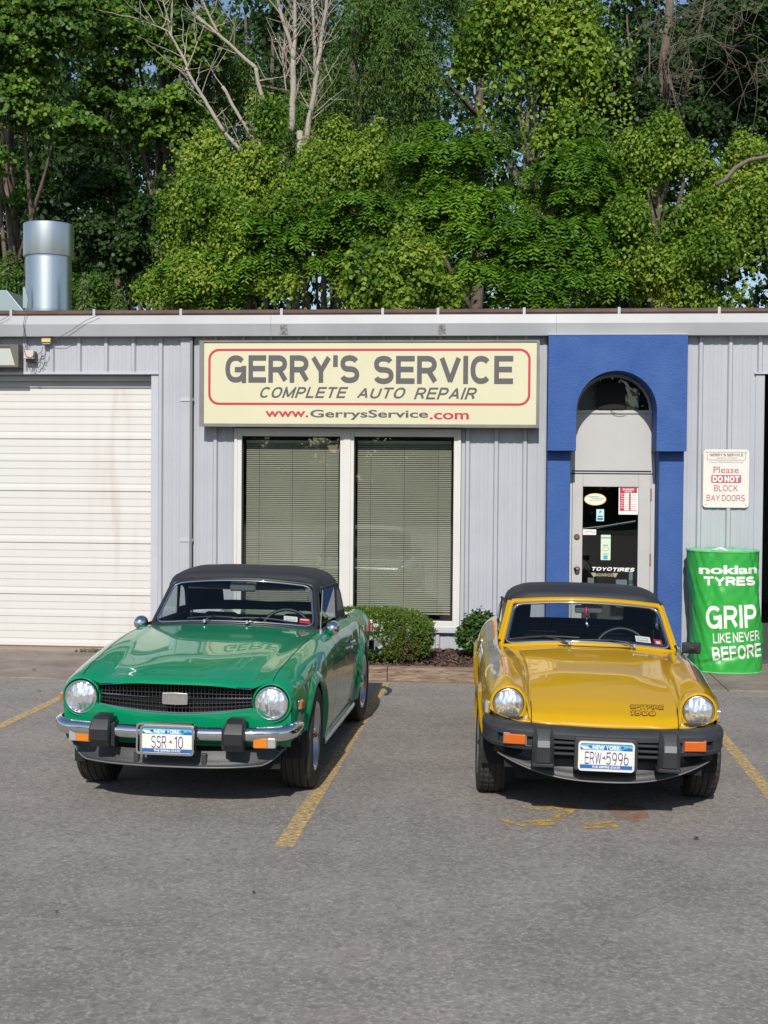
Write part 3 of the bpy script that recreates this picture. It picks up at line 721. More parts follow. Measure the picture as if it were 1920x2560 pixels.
text("hours_heading", "HOURS", 0.075, 0.015, M['whiteprint'], DR, T(1.423, DY+0.003, 1.826), thick=0.02)
for i, d in enumerate(["Mon","Tue","Wed","Thu","Fri","Sat","Sun"]):
    text("day_name", d, 0.032, 0.013, M['whiteprint'], DR, T(1.356, DY+0.003, 1.802-0.0245*i), thick=0.02)
el = MB(); el.add([(0.118*cos(t), 0, 0.066*sin(t)) for t in np.linspace(0, 2*pi, 33)[:-1]], [tuple(range(32))]); el.build("oval_sticker", mat("sticker_gold", (0.62,0.36,0.12), 0.5), DR, loc=(1.070, DY+0.006, 1.740))
el = MB(); el.add([(0.112*cos(t), 0, 0.060*sin(t)) for t in np.linspace(0, 2*pi, 33)[:-1]], [tuple(range(32))]); el.build("oval_sticker_face", mat("sticker_cream", (0.70,0.72,0.55), 0.5), DR, loc=(1.070, DY+0.0045, 1.740))
text("oval_lettering", "Automotive", 0.12, 0.020, mat("print_blue", (0.10,0.25,0.55), 0.5), DR, T(1.052, DY+0.003, 1.772), thick=0.015, shear=0.2)
text("oval_lettering", "Technology", 0.13, 0.020, mat("print_teal", (0.12,0.30,0.35), 0.5), DR, T(1.095, DY+0.003, 1.748), thick=0.015, shear=0.2)
text("oval_lettering", "Auto Training", 0.13, 0.013, M['redfade'], DR, T(1.07, DY+0.003, 1.728), thick=0.015)
sticker("blue_sticker", 1.125, 1.570, 0.082, 0.128, (0.45,0.68,0.70))
m = MB(); m.box(-0.030,0.030,-0.001,-0.0008,-0.052,-0.030); m.box(-0.028,0.028,-0.001,-0.0008,-0.020,-0.006); m.prism([(-0.012,0.02),(0.006,0.03),(0.012,0.045),(-0.004,0.05)], -0.001,-0.0008, axis='y')
m.build("blue_print", mat("print_navy", (0.03,0.16,0.24), 0.5), DR, loc=(1.125, DY+0.0055, 1.570), recalc=True)
sticker("white_sticker", 1.013, 1.386, 0.142, 0.060, (0.74,0.70,0.68))
m = MB(); m.tube([(-0.05,0,-0.002),(-0.02,0,0.006),(0.02,0,0.006),(0.055,0,-0.004)], 0.002, 4); m.build("white_print", M['redfade'], DR, loc=(1.013, DY+0.004, 1.386))
sticker("card_sticker", 1.188, 1.222, 0.104, 0.272, (0.60,0.68,0.52))
m = MB(); m.box(-0.052,0.052,-0.001,-0.0008,0.098,0.112); m.box(-0.026,0.022,-0.001,-0.0008,0.018,0.030); m.box(-0.03,0.03,-0.001,-0.0008,-0.074,-0.066)
m.build("card_print", mat("print_seagreen", (0.15,0.38,0.38), 0.5), DR, loc=(1.188, DY+0.0055, 1.222))
m = MB(); m.box(-0.024,0.022,-0.001,-0.0008,-0.126,-0.086); m.build("card_square", mat("print_cyan", (0.05,0.35,0.60), 0.5), DR, loc=(1.188, DY+0.0055, 1.222))
m = MB(); ring_prism(m, rrect(0.062,0.042,0.010,3), rrect(0.054,0.034,0.008,3), -0.001, -0.0008); m.build("card_outline", mat("print_grey", (0.28,0.35,0.33), 0.5), DR, loc=(1.188, DY+0.0055, 1.207))
lettering("tyre_lettering", "TOYO", 0.215, 0.040, M['whiteprint'], DR, T(1.151, DY+0.004, 0.990), weight=0.24, shear=0.25, wide=1.2)
lettering("tyre_lettering", "TIRES", 0.230, 0.042, M['whiteprint'], DR, T(1.384, DY+0.004, 0.985), weight=0.24, shear=0.25)
lettering("shock_lettering", "MONROE", 0.190, 0.034, mat("print_gold", (0.33,0.31,0.20), 0.5), DR, T(1.176, DY+0.004, 0.925), weight=0.2)
m = MB(); m.prism([(1.03,0.947),(1.085,0.947),(1.075,0.902),(1.062,0.902)], DY+0.0045, DY+0.005, axis='y'); m.prism([(1.268,0.947),(1.322,0.947),(1.30,0.902),(1.280,0.902)], DY+0.0045, DY+0.005, axis='y')
m.build("shock_wings", bpy.data.materials["print_gold"], DR, recalc=True)
oc = [(1.235+0.135*cos(radians(22.5+45*k)), 0.700+0.115*sin(radians(22.5+45*k))) for k in range(8)]
m = MB(); m.prism(oc, DY+0.0045, DY+0.005, axis='y'); m.build("octagon_sticker", M['red'], DR, recalc=True)
m = MB(); m.box(1.46,1.50,DY+0.2,DY+0.22,0.3,0.95); m.box(1.02,1.09,DY+0.3,DY+0.32,0.62,0.87); m.box(1.33,1.45,DY+0.3,DY+0.40,0.55,0.85)
m.build("room_objects", mat("pale_blue_grey", (0.30,0.36,0.40), 0.6), DR)

# ------------------------------------------------------------------ the fascia sign
SG = empty("sign", (0,0,0)); tag(SG, "long cream lightbox sign reading GERRY'S SERVICE in charcoal letters above the window", "sign")
SY = -0.20
m = MB(); m.box(-3.172,0.437,SY+0.012,-0.036,2.497,3.404); m.build("case", M['signframe'], SG, bevel=0.004)
m = MB(); ring_prism(m, rrect(3.625,0.920,0.004,1,-1.3685,2.950), rrect(3.548,0.870,0.004,1,-1.360,2.958), SY-0.012, SY+0.011); m.build("frame", M['signframe'], SG, recalc=True)
m = MB(); m.quad((-3.15,SY+0.004,2.50),(0.42,SY+0.004,2.50),(0.42,SY+0.004,3.40),(-3.15,SY+0.004,3.40)); m.build("sign_face", M['cream'], SG)
k = (13.7074+SY)/(13.7074-0.3)       # readings were taken at y=-0.3; convert to the plane SY about the camera axis
def sx(x): return x*k
def sz(z): return 1.9241+(z-1.9241)*k
x0, x1, z0, z1 = sx(-3.063), sx(0.349), sz(2.716), sz(3.312)
m = MB(); ring_prism(m, rrect(x1-x0, z1-z0, 0.115, 8, (x0+x1)/2, (z0+z1)/2), rrect(x1-x0-0.05, z1-z0-0.05, 0.092, 8, (x0+x1)/2, (z0+z1)/2), SY+0.0025, SY+0.0035); m.build("red_border", M['red'], SG, recalc=True)
def tl(name, s, xa, xb, za, zc, matl, **kw):
    xa, xb, za, zc = sx(xa), sx(xb), sz(za), sz(zc)
    (lettering if 'weight' in kw else text)(name, s, xb-xa, zc-za, matl, SG, T((xa+xb)/2, SY+0.0022, (za+zc)/2), **kw)
tl("lettering", "GERRY'S", -2.878, -1.446, 2.948, 3.243, M['charcoal'], weight=0.20, gap=0.10)
tl("lettering", "SERVICE", -1.290, 0.168, 2.940, 3.236, M['charcoal'], weight=0.20, gap=0.10)
tl("lettering", "COMPLETE", -2.503, -1.560, 2.792, 2.908, M['charcoal'], weight=0.175, shear=0.34, gap=0.16)
tl("lettering", "AUTO", -1.470, -0.955, 2.788, 2.904, M['charcoal'], weight=0.175, shear=0.34, gap=0.16)
tl("lettering", "REPAIR", -0.868, -0.205, 2.780, 2.904, M['charcoal'], weight=0.175, shear=0.34, gap=0.16)
tl("web_lettering", "www.", -2.447, -1.985, 2.588, 2.652, M['red'], thick=0.02)
tl("web_lettering", "GerrysService", -1.965, -0.715, 2.562, 2.668, M['charcoal'], thick=0.02)
tl("web_lettering", ".com", -0.700, -0.288, 2.570, 2.640, M['red'], thick=0.02)

# ------------------------------------------------------------------ notice on the ribbed wall
PS = empty("notice_sign", (2.408,-0.034,1.975)); tag(PS, "white notice on the wall reading Please DO NOT BLOCK BAY DOORS", "sign")
m = MB(); m.prism(rrect(0.473,0.612,0.035,5), -0.003, 0.001, axis='y'); m.build("plate", M['signwhite'], PS, recalc=True)
for sx_, sz_ in ((-1,-1),(1,-1),(-1,1),(1,1)):
    m = MB(); m.lathe([(0,-0.005),(0.006,-0.005),(0.007,-0.003)], (sx_*0.207,0,sz_*0.277), 'y', 10); m.build("screw", M['galv2'], PS)
m = MB(); ring_prism(m, rrect(0.40,0.088,0.018,4,0,0.235), rrect(0.390,0.078,0.015,4,0,0.235), -0.0045,-0.0036); m.build("outline", M['redfade'], PS, recalc=True)
lettering("lettering", "GERRY'S SERVICE", 0.345, 0.028, M['charcoal'], PS, T(0,-0.0045,0.247), weight=0.17)
text("lettering", "COMPLETE AUTO REPAIR", 0.215, 0.018, M['greyprint'], PS, T(0,-0.0045,0.214), shear=0.3)
text("lettering", "www.TIREANDGUYS.net", 0.350, 0.016, M['greyprint'], PS, T(0,-0.0045,0.172), thick=0.01)
text("lettering", "Please", 0.262, 0.070, M['redfade'], PS, T(0.0,-0.0045,0.090), thick=0.005)
m = MB(); m.prism(rrect(0.310,0.084,0.012,4,0.002,-0.005), -0.0045, -0.0036, axis='y'); m.build("red_band", M['redfade'], PS, recalc=True)
lettering("lettering", "DO NOT", 0.272, 0.062, M['whiteprint'], PS, T(0.0,-0.0055,-0.005), weight=0.22)
lettering("lettering", "BLOCK", 0.245, 0.064, M['redfade'], PS, T(0.0,-0.0045,-0.102), weight=0.135)
lettering("lettering", "BAY DOORS", 0.395, 0.066, M['redfade'], PS, T(0.0,-0.0045,-0.205), weight=0.135)

# ------------------------------------------------------------------ lamp, sensor and cables by the garage door
FL = empty("floodlight", (-5.42,-0.16,3.265)); tag(FL, "boxy bronze floodlight on the wall above the white garage door", "lamp")
m = MB(); m.add([(-0.45,0,-0.125),(0.21,0,-0.125),(0.21,0,0.125),(-0.45,0,0.125),(-0.45,0.13,-0.20),(0.235,0.13,-0.20),(0.235,0.13,0.16),(-0.45,0.13,0.16)], [(3,2,1,0),(4,5,6,7),(0,1,5,4),(1,2,6,5),(2,3,7,6),(3,0,4,7)])
m = MB(); ring_prism(m, [(-0.45,-0.135),(0.225,-0.135),(0.225,0.11),(-0.45,0.11)], [(-0.43,-0.115),(0.185,-0.115),(0.125,0.085),(-0.43,0.085)], -0.01, 0.06)
m.box(-0.45,0.225,0.061,0.14,-0.135,0.11); m.build("housing", mat("bronze_housing", (0.12,0.11,0.09), 0.45), FL, recalc=True, bevel=0.004)
m = MB(); m.quad((-0.43,0.012,-0.113),(0.183,0.012,-0.113),(0.125,0.012,0.083),(-0.43,0.012,0.083)); m.build("lens", M['lampglass'], FL)
JB = empty("junction_box", (-5.10,-0.035,3.27)); tag(JB, "small aged junction box with a tangle of cables beside the floodlight", "electrical box")
m = MB(); m.box(-0.055,0.055,-0.09,-0.04,-0.045,0.045, Matrix.Rotation(0.05,4,'Y')); m.build("box_front", M['cream_plastic'], JB, bevel=0.004)
m = MB(); m.box(-0.05,0.06,-0.039,0.01,-0.075,0.04); m.build("box_body", M['dgrey'], JB, bevel=0.004)
rr = random.Random(9)
def cable(pts, r=0.0035, name="cable"):
    m = MB(); P_ = []
    pts = [Vector(p) for p in pts]
    for i in range(len(pts)-1):
        a = pts[max(0,i-1)]; b = pts[i]; c = pts[i+1]; d = pts[min(len(pts)-1,i+2)]
        for q in range(6):
            t = q/6; P_.append(0.5*((2*b)+(c-a)*t+(2*a-5*b+4*c-d)*t*t+(3*b-a-3*c+d)*t**3))
    P_.append(pts[-1]); m.tube(P_, r, 5); return m.build(name, M['cable'], JB, smooth='all')
cable([(-0.05,-0.09,0.08),(-0.03,-0.1,0.0),(0.0,-0.1,-0.03),(0.04,-0.1,-0.03),(0.06,-0.09,0.0)])
cable([(0.06,-0.03,0.0),(0.13,-0.05,0.03),(0.145,-0.05,0.09)])
cable([(0.03,-0.02,-0.07),(0.05,-0.05,-0.13),(0.10,-0.05,-0.14),(0.12,-0.05,-0.09),(0.09,-0.05,-0.08),(0.08,-0.05,-0.12)])
cable([(0.0,-0.02,-0.07),(-0.005,-0.05,-0.15),(0.03,-0.05,-0.18),(0.05,-0.04,-0.16)])
cable([(0.145,-0.04,-0.10),(0.12,-0.05,-0.05),(0.15,-0.05,-0.01),(0.16,-0.05,-0.05),(0.13,-0.05,-0.03),(0.17,-0.05,0.0),(0.19,-0.06,0.06)])
cable([(0.02,-0.02,-0.08),(0.03,-0.05,-0.16),(0.07,-0.05,-0.12),(0.12,-0.05,-0.06),(0.14,-0.05,0.02)])
cable([(-0.045,-0.115,0.20),(-0.04,-0.118,0.26),(-0.035,-0.14,0.33),(-0.02,-0.13,0.42),(0.0,-0.12,0.47)])
cable([(-0.025,-0.10,0.19),(-0.035,-0.12,0.26),(-0.035,-0.142,0.33)])
cable([(-0.045,-0.05,0.08),(-0.045,-0.09,0.14),(-0.045,-0.115,0.20)])
cable([(0.20,-0.05,0.155),(0.35,-0.11,0.185),(0.48,-0.128,0.25),(0.66,-0.145,0.36),(0.80,-0.13,0.42)], 0.003)
cable([(-0.5,-0.128,0.24),(-0.38,-0.142,0.31),(-0.2,-0.13,0.42)], 0.003)
MS = empty("motion_sensor", (-4.91,-0.075,3.425)); tag(MS, "small round sensor lamp with amber lens tucked under the gutter", "sensor")
m = MB(); m.box(-0.055,0.055,-0.03,0.045,-0.028,0.030); m.build("body", mat("sensor_body", (0.35,0.25,0.13), 0.5), MS, bevel=0.012)
m = MB(); m.box(-0.048,0.048,-0.036,-0.0305,-0.018,0.012); m.build("lens", M['lamp_warm'], MS, bevel=0.002)
m = MB(); m.box(-0.045,0.045,-0.022,0.03,-0.040,-0.029); m.build("base", M['galv2'], MS, bevel=0.004)

# ------------------------------------------------------------------ roof: flue, vent box
FU = empty("roof_flue", (-5.295,1.05,3.70)); tag(FU, "shiny galvanised round flue with wider collar on the roof", "chimney")
m = MB(); m.lathe([(0.268,0),(0.268,0.185),(0.272,0.19),(0.272,0.20),(0.265,0.205),(0.265,0.84)], (0,0,0), 'z', 72); m.build("pipe", M['galv'], FU, smooth=True)
m = MB(); m.lathe([(0.268,0.825),(0.290,0.828),(0.292,0.835),(0.292,1.205),(0.286,1.212),(0.283,1.205),(0.283,0.9),(0.268,0.9)], (0,0,0), 'z', 72); m.build("collar", M['galv'], FU, smooth=True)
m = MB(); m.lathe([(0,1.10),(0.284,1.10)], (0,0,0), 'z', 48); m.build("pipe_inside", M['dgrey'], FU)
m = MB(); m.lathe([(0.269,0.06),(0.276,0.062),(0.276,0.085),(0.269,0.088)], (0,0,0), 'z', 72); m.build("band", M['galv'], FU, smooth=True)
m = MB(); m.prism([(-0.21,0.20),(-0.16,0.20),(-0.15,0.30),(-0.185,0.44),(-0.21,0.44)], -0.275, -0.262, axis='y'); m.build("bracket", M['galv2'], FU, recalc=True)
VB = empty("roof_vent_box", (-5.98,1.3,3.70)); tag(VB, "grey green sheet metal vent hood on the roof left of the flue", "vent")
m = MB(); m.prism([(-0.75,0),(0.16,0),(0.16,0.36),(0.0,0.50),(-0.75,0.50)] if False else [(-0.75,0),(0.38,0),(0.38,0.20),(0.17,0.45),(-0.75,0.45)], -0.25, 0.35, axis='y'); m.build("hood", M['galv2'], VB, recalc=True, bevel=0.005)
m = MB(); m.box(-0.75,0.05,-0.264,-0.252,0.02,0.27); m.build("face_panel", M['galv'], VB, bevel=0.003)

# ------------------------------------------------------------------ planting bed edge timbers
for i, (xa, xb) in enumerate(((-2.66,-1.02),(-1.015,0.62))):
    t = MB(); t.box(-(xb-xa)/2, (xb-xa)/2, -0.07, 0.07, 0, 0.135)
    o = t.build("kerb_timber", M['timber'], loc=((xa+xb)/2, -1.50, 0.0), bevel=0.008)
    tag(o, ["weathered brown kerb timber beside and behind the green car", "weathered brown kerb timber between the two cars edging the mulch"][i], "timber", "timbers edging the planting bed")
G = np.zeros((26, 60, 3)); rr2 = np.random.default_rng(3)
for i, y in enumerate(np.linspace(-1.44, -0.02, 26)):
    for j, x in enumerate(np.linspace(-2.65, 0.61, 60)):
        G[i, j] = (x, y, 0.09 + 0.015*sin(x*5)*sin(y*6) + rr2.normal(0, 0.005) + 0.02*max(0,(y+0.7)))
m = MB(); m.grid(G); tag(m.build("mulch_bed", M['mulch'], smooth='all'), kind="structure")
# bark chips
def chips(n, x0, x1, y0, y1, z, seed, s0=0.010, s1=0.030):
    r = np.random.default_rng(seed); V = []; Fc = []
    for k in range(n):
        c = np.array([r.uniform(x0,x1), r.uniform(y0,y1), z + r.uniform(-0.004,0.016)]); a = r.normal(size=3); a[2] *= 0.4; a /= np.linalg.norm(a)
        b = np.cross(a, [0,0,1.0] + r.normal(size=3)*0.5); b /= np.linalg.norm(b); L = r.uniform(s0,s1); w = L*r.uniform(0.25,0.5)
        base = len(V); V += [tuple(c-a*L-b*w), tuple(c+a*L-b*w*0.6), tuple(c+a*L*0.9+b*w), tuple(c-a*L*0.8+b*w*0.8)]; Fc.append((base,base+1,base+2,base+3))
    m = MB(); m.v = V; m.f = Fc; m.mi = [0]*len(Fc); return m
mm = mat("bark_chip", (0.13,0.075,0.055), 0.9)
N, b_ = nodes_of(mm); ge = N.nodes.new("ShaderNodeNewGeometry"); cr = N.nodes.new("ShaderNodeValToRGB")
cr.color_ramp.elements[0].color = (0.04,0.022,0.018,1); cr.color_ramp.elements[1].color = (0.17,0.10,0.075,1)
N.links.new(ge.outputs["Random Per Island"], cr.inputs[0]); N.links.new(cr.outputs[0], b_.inputs["Base Color"])
tag(chips(9000, -2.6, 0.6, -1.42, -0.04, 0.115, 4).build("bark_chips", mm), kind="stuff")
# ------------------------------------------------------------------ tyre bag
def bag_material():
    m = mat("green_vinyl", (0.030,0.36,0.050), 0.38, spec=0.5, var=(5, 0.35, (0.02,0.26,0.055)))
    N, b = nodes_of(m); tc = N.nodes.new("ShaderNodeTexCoord"); mp = N.nodes.new("ShaderNodeMapping"); mp.inputs["Scale"].default_value = (1.0, 1.0, 0.55); mp.inputs["Rotation"].default_value = (0, 0.5, 0)
    n = N.nodes.new("ShaderNodeTexNoise"); n.inputs["Scale"].default_value = 3.2; n.inputs["Detail"].default_value = 2; n.inputs["Distortion"].default_value = 1.2
    bp = N.nodes.new("ShaderNodeBump"); bp.inputs["Strength"].default_value = 0.65; bp.inputs["Distance"].default_value = 0.05
    N.links.new(tc.outputs["Object"], mp.inputs[0]); N.links.new(mp.outputs[0], n.inputs["Vector"]); N.links.new(n.outputs["Fac"], bp.inputs["Height"]); N.links.new(bp.outputs[0], b.inputs["Normal"])
    return m
M['bag'] = bag_material()
BG = empty("tyre_stack_cover", (2.345,-0.36,0.014)); tag(BG, "tall bright green tyre stack cover with white lettering GRIP LIKE NEVER BEFORE", "tyre cover")
bw, bh, bd = 0.345, 1.225, 0.33
def bag_r(th, z):
    """radius multiplier with folds"""
    f = 1 + 0.016*sin(3*th + 5*z) + 0.012*sin(7*th - 9*z + 1) + 0.008*sin(13*th + 14*z)
    f += 0.02*sin(2.2*z*pi + th*2) + 0.006*sin(21*th+31*z) + 0.005*sin(17*th-43*z+2)
    return f
def bag_pt(th, z, out=0.0):
    u = z / bh
    w = bw * (0.995 + 0.03*(1-u)**2); d = bd
    # squarish super-ellipse plan, sheared a little to the right going down
    e = 0.72; c, s = cos(th), sin(th)
    rx = (abs(c)**e) * (1 if c >= 0 else -1); ry = (abs(s)**e) * (1 if s >= 0 else -1)
    f = bag_r(th, z)
    x = w*rx*f + (1-u)*0.055 - 0.02; y = d*ry*f
    crease = 0.022*math.exp(-((x+0.16-0.10*(z-0.8))**2)/0.0018)*math.exp(-((z-0.82)**2)/0.08)
    crease2 = 0.014*math.exp(-((x-0.22+0.16*(z-0.7))**2)/0.0010)*math.exp(-((z-0.72)**2)/0.10)
    crease3 = 0.010*math.exp(-((z-0.16-0.25*x)**2)/0.0006) - 0.010*math.exp(-((z-0.20-0.3*x)**2)/0.0006)
    y += (crease + crease2 + crease3) if s < 0 else 0
    y -= out
    return (x, y, z)
NT, NZ = 150, 90
G = np.array([[bag_pt(2*pi*j/NT, bh*i/(NZ-1)) for j in range(NT+1)] for i in range(NZ)])
m = MB(); m.grid(G[:, ::-1]); m.build("cover", M['bag'], BG, smooth='all')
top = MB(); rim = [bag_pt(2*pi*j/NT, bh) for j in range(NT)]; rows = []
for k, q in enumerate((1.0, 0.97, 0.8, 0.4, 0.02)):
    rows.append([(x*q, y*q, bh + (0.004, 0.012, -0.02, -0.03, -0.03)[k] + 0.006*sin(j*0.5)*(k == 1)) for j, (x, y, z) in enumerate(rim + rim[:1])])
top.grid(np.array(rows)); top.build("top", mat("pale_green_vinyl", (0.20,0.55,0.30), 0.5), BG, smooth='all')
m = MB(); m.tube([bag_pt(2*pi*j/NT, 0.006, 0.003) for j in range(NT)], 0.006, 5, closed=True); m.build("bottom_hem", mat("light_hem", (0.15,0.60,0.20), 0.5), BG, smooth='all')
m = MB(); m.tube([bag_pt(2*pi*j/NT, bh-0.004, 0.002) for j in range(NT)], 0.006, 5, closed=True); m.build("top_hem", bpy.data.materials["light_hem"], BG, smooth='all')
fl = MB(); fl.add([(-0.26,-0.30,bh-0.01),(-0.10,-0.33,bh+0.030),(0.02,-0.31,bh-0.005),(-0.08,-0.26,bh+0.045)], [(0,1,3),(1,2,3)]); fl.build("white_flap", M['whiteprint'], BG)
# yoke of white loop
def wrap_text(name, s, cx, cz, w, h, rot=0.0, **kw):
    """lettering pressed on to the front of the cover: each vertex follows the cover's surface"""
    o = (lettering if 'weight' in kw else text)(name, s, w, h, M['bagwhite'], BG, Matrix.Identity(4), **kw)
    lift0 = [-v.co.y for v in o.data.vertices]
    me = o.data; import bmesh
    bm = bmesh.new(); bm.from_mesh(me)
    bmesh.ops.triangulate(bm, faces=bm.faces); 
    for _ in range(3): 
        es = [e for e in bm.edges if e.calc_length() > 0.035]
        if es: bmesh.ops.subdivide_edges(bm, edges=es, cuts=1); bmesh.ops.triangulate(bm, faces=[f for f in bm.faces if len(f.verts) > 3])
    front = [[(t, bag_pt(t, z)) for t in np.linspace(pi+0.02, 2*pi-0.02, 300)] for z in ZS]
    for v in bm.verts:
        x, z = v.co.x, v.co.z; x, z = x*cos(rot)-z*sin(rot)+cx, x*sin(rot)+z*cos(rot)+cz
        i = min(len(ZS)-1, max(0, int(round(z/bh*(len(ZS)-1)))))
        row = FX[i]; y = np.interp(x, row[0], row[1])
        i2 = min(len(ZS)-1, i+1); y2 = np.interp(x, FX[i2][0], FX[i2][1])
        v.co = (x, min(y, y2) - 0.0045, z)
    bm.to_mesh(me); bm.free()
    return o
M['bagwhite'] = mat("cracked_white_print", (0.80,0.79,0.76), 0.5, var=(14, 0.45, (0.55,0.53,0.50)))
ZS = np.linspace(0, bh, 160); FX = []
for z in ZS:
    P_ = [bag_pt(t, z) for t in np.linspace(pi+0.001, 2*pi-0.001, 260)]
    xs_ = np.array([p[0] for p in P_]); ys_ = np.array([p[1] for p in P_]); od = np.argsort(xs_); FX.append((xs_[od], ys_[od]))
wrap_text("brand_lettering", "nokian", -0.005, 1.045, 0.580, 0.092, 0.02, thick=0.035)
wrap_text("brand_lettering", "TYRES", 0.005, 0.930, 0.510, 0.092, 0.01, weight=0.27, gap=0.08, wide=1.35)
wrap_text("slogan_lettering", "GRIP", 0.028, 0.570, 0.500, 0.235, 0.05, weight=0.185, gap=0.12)
wrap_text("slogan_lettering", "LIKE NEVER", 0.080, 0.368, 0.470, 0.100, 0.08, weight=0.16)
wrap_text("slogan_lettering", "BEFORE", 0.090, 0.215, 0.500, 0.138, 0.09, weight=0.175)
# ================================================================== CARS
def hermite_rows(P, knots, k, breaks=()):
    """P: (n, ...) control rows at knots; k subdivisions per span (list); C1 except at breaks"""
    P = np.asarray(P, float); n = len(P); D = np.zeros_like(P)
    dk = np.diff(knots); sl_ = (P[1:] - P[:-1]) / dk.reshape((-1,) + (1,)*(P.ndim-1))
    DL = np.zeros_like(P); DR_ = np.zeros_like(P)
    for i in range(n):
        if i == 0: d = sl_[0]; DL[i] = DR_[i] = d
        elif i == n-1: d = sl_[-1]; DL[i] = DR_[i] = d
        elif i in breaks: DL[i] = sl_[i-1]; DR_[i] = sl_[i]
        else:
            w = dk[i-1] / (dk[i-1] + dk[i]); d = sl_[i-1]*(1-w) + sl_[i]*w
            d = np.where(sl_[i-1]*sl_[i] < 0, d*0.45, d)
            DL[i] = DR_[i] = d
    out = []
    for i in range(n-1):
        h = dk[i]
        for q in range(k[i]):
            t = q / k[i]; h00 = 2*t**3-3*t**2+1; h10 = t**3-2*t**2+t; h01 = -2*t**3+3*t**2; h11 = t**3-t**2
            out.append(h00*P[i] + h10*h*DR_[i] + h01*P[i+1] + h11*h*DL[i+1])
    out.append(P[-1]); return np.array(out)

def eval_net(net, kr, kc, rbreaks=(), cbreaks=()):
    """net: R x C x 3 (u, v, z). returns dense grid and index of each control row/col"""
    net = np.asarray(net, float)
    d = np.linalg.norm(np.diff(net, axis=0), axis=2).mean(1); kn = np.concatenate([[0], np.cumsum(np.maximum(d, 1e-4))])
    A = hermite_rows(net, kn, kr, rbreaks)
    d = np.linalg.norm(np.diff(net, axis=1), axis=2).mean(0); kn = np.concatenate([[0], np.cumsum(np.maximum(d, 1e-4))])
    Bm = hermite_rows(A.transpose(1, 0, 2), kn, kc, cbreaks)
    return Bm.transpose(1, 0, 2), np.concatenate([[0], np.cumsum(kr)]), np.concatenate([[0], np.cumsum(kc)])

def cut_arches(G, arches, cmin):
    """mark cells inside wheel openings, snap border vertices to the circle. arches: (v, z, r)"""
    r, c = G.shape[:2]; inside = np.zeros((r, c), bool); dead = np.zeros((r-1, c-1), bool)
    for (av, az_, ar_) in arches:
        dv = G[:, :, 1] - av; dz = G[:, :, 2] - az_; rho = np.sqrt(dv**2 + dz**2)
        ins = (rho < ar_); ins[:, :cmin] = False
        for i in range(r-1):
            for j in range(cmin, c-1):
                if ins[i:i+2, j:j+2].all(): dead[i, j] = True
                # cells fully below centre and between: also dead
        # snap: inside vertices that touch a live cell
        for i in range(r):
            for j in range(cmin, c):
                if ins[i, j]:
                    live = False
                    for a in (i-1, i):
                        for b in (j-1, j):
                            if 0 <= a < r-1 and 0 <= b < c-1 and not dead[a, b]: live = True
                    if live:
                        k_ = ar_ / max(rho[i, j], 1e-4)
                        if rho[i, j] > ar_*0.55:
                            G[i, j, 1] = av + dv[i, j]*k_; G[i, j, 2] = az_ + dz[i, j]*k_
    return dead

def body_u(G, v, z):
    """outer width of the body near (v,z)"""
    F_ = G[:, :, :].reshape(-1, 3); d = (F_[:, 1]-v)**2 + (F_[:, 2]-z)**2 - 0.02*F_[:, 0]
    i = np.argsort(d)[:6]; return float(F_[i, 0].max())

def part_from_grid(name, G, cells, matl, parent, mirror=1, thick=0.0):
    """cells: list of (i,j)"""
    r, c = G.shape[:2]; used = {}; vs = []; fs = []
    for (i, j) in cells:
        f = []
        for (a, b) in ((i, j), (i, j+1), (i+1, j+1), (i+1, j)):
            if (a, b) not in used:
                used[(a, b)] = len(vs); p = G[a, b]; vs.append((p[0]*mirror, p[1], p[2]))
            f.append(used[(a, b)])
        if mirror < 0: f = f[::-1]
        fs.append(tuple(f))
    m = MB(); m.v = vs; m.f = fs; m.mi = [0]*len(fs); return m

def seam(pts, w=0.004, off=0.0012, normal=None):
    """a thin dark ribbon following a line of surface points; normals: list"""
    m = MB(); V = []
    n = len(pts)
    for i in range(n):
        t = Vector(pts[min(i+1, n-1)]) - Vector(pts[max(i-1, 0)]); t.normalize(); nn = Vector(normal[i]).normalized(); s = t.cross(nn).normalized()
        p = Vector(pts[i]) + nn*off; V.append([tuple(p - s*w/2), tuple(p + s*w/2)])
    m.grid(np.array(V)); return m

def grid_normals(G):
    du = np.gradient(G, axis=1); dv = np.gradient(G, axis=0); n = np.cross(du, dv); l = np.linalg.norm(n, axis=2, keepdims=True); l[l < 1e-9] = 1
    n = n / l
    return n

def paint(name, col, rough=0.28):
    m = mat(name, col, rough, spec=0.12, coat=1.0, coat_rough=0.015)
    return m
M['green'] = paint("green_paint", (0.002,0.222,0.096))
M['yellow'] = paint("mustard_yellow_paint", (0.51,0.295,0.0))
M['rubber'] = mat("tyre_rubber", (0.028,0.027,0.026), 0.75, bump=(60, 0.3))
M['bblack'] = mat("black_rubber", (0.022,0.023,0.026), 0.42, spec=0.4)
M['spoiler'] = mat("grey_black_plastic", (0.036,0.037,0.039), 0.5, bump=(90,0.1))
M['bumpgrey'] = mat("faded_grey_rubber", (0.038,0.041,0.046), 0.55, spec=0.35, var=(9, 0.25), bump=(80,0.12))
M['cloth'] = mat("black_vinyl_top", (0.022,0.024,0.030), 0.62, bump=(240,0.25), var=(3, 0.2))
M['carpet'] = mat("black_cabin", (0.012,0.012,0.013), 0.8)
M['seat'] = mat("black_seat_vinyl", (0.025,0.026,0.030), 0.45)
M['carglass'] = glass_mat("car_glass", (0.72,0.78,0.79), 1.0, 1.45, k=1.0)
M['screenglass'] = glass_mat("windscreen_glass", (0.82,0.87,0.88), 1.0, 1.42, k=0.9)
M['softwin'] = glass_mat("clear_vinyl_window", (0.72,0.74,0.74), 0.9, 1.4, 0.05, k=0.5)
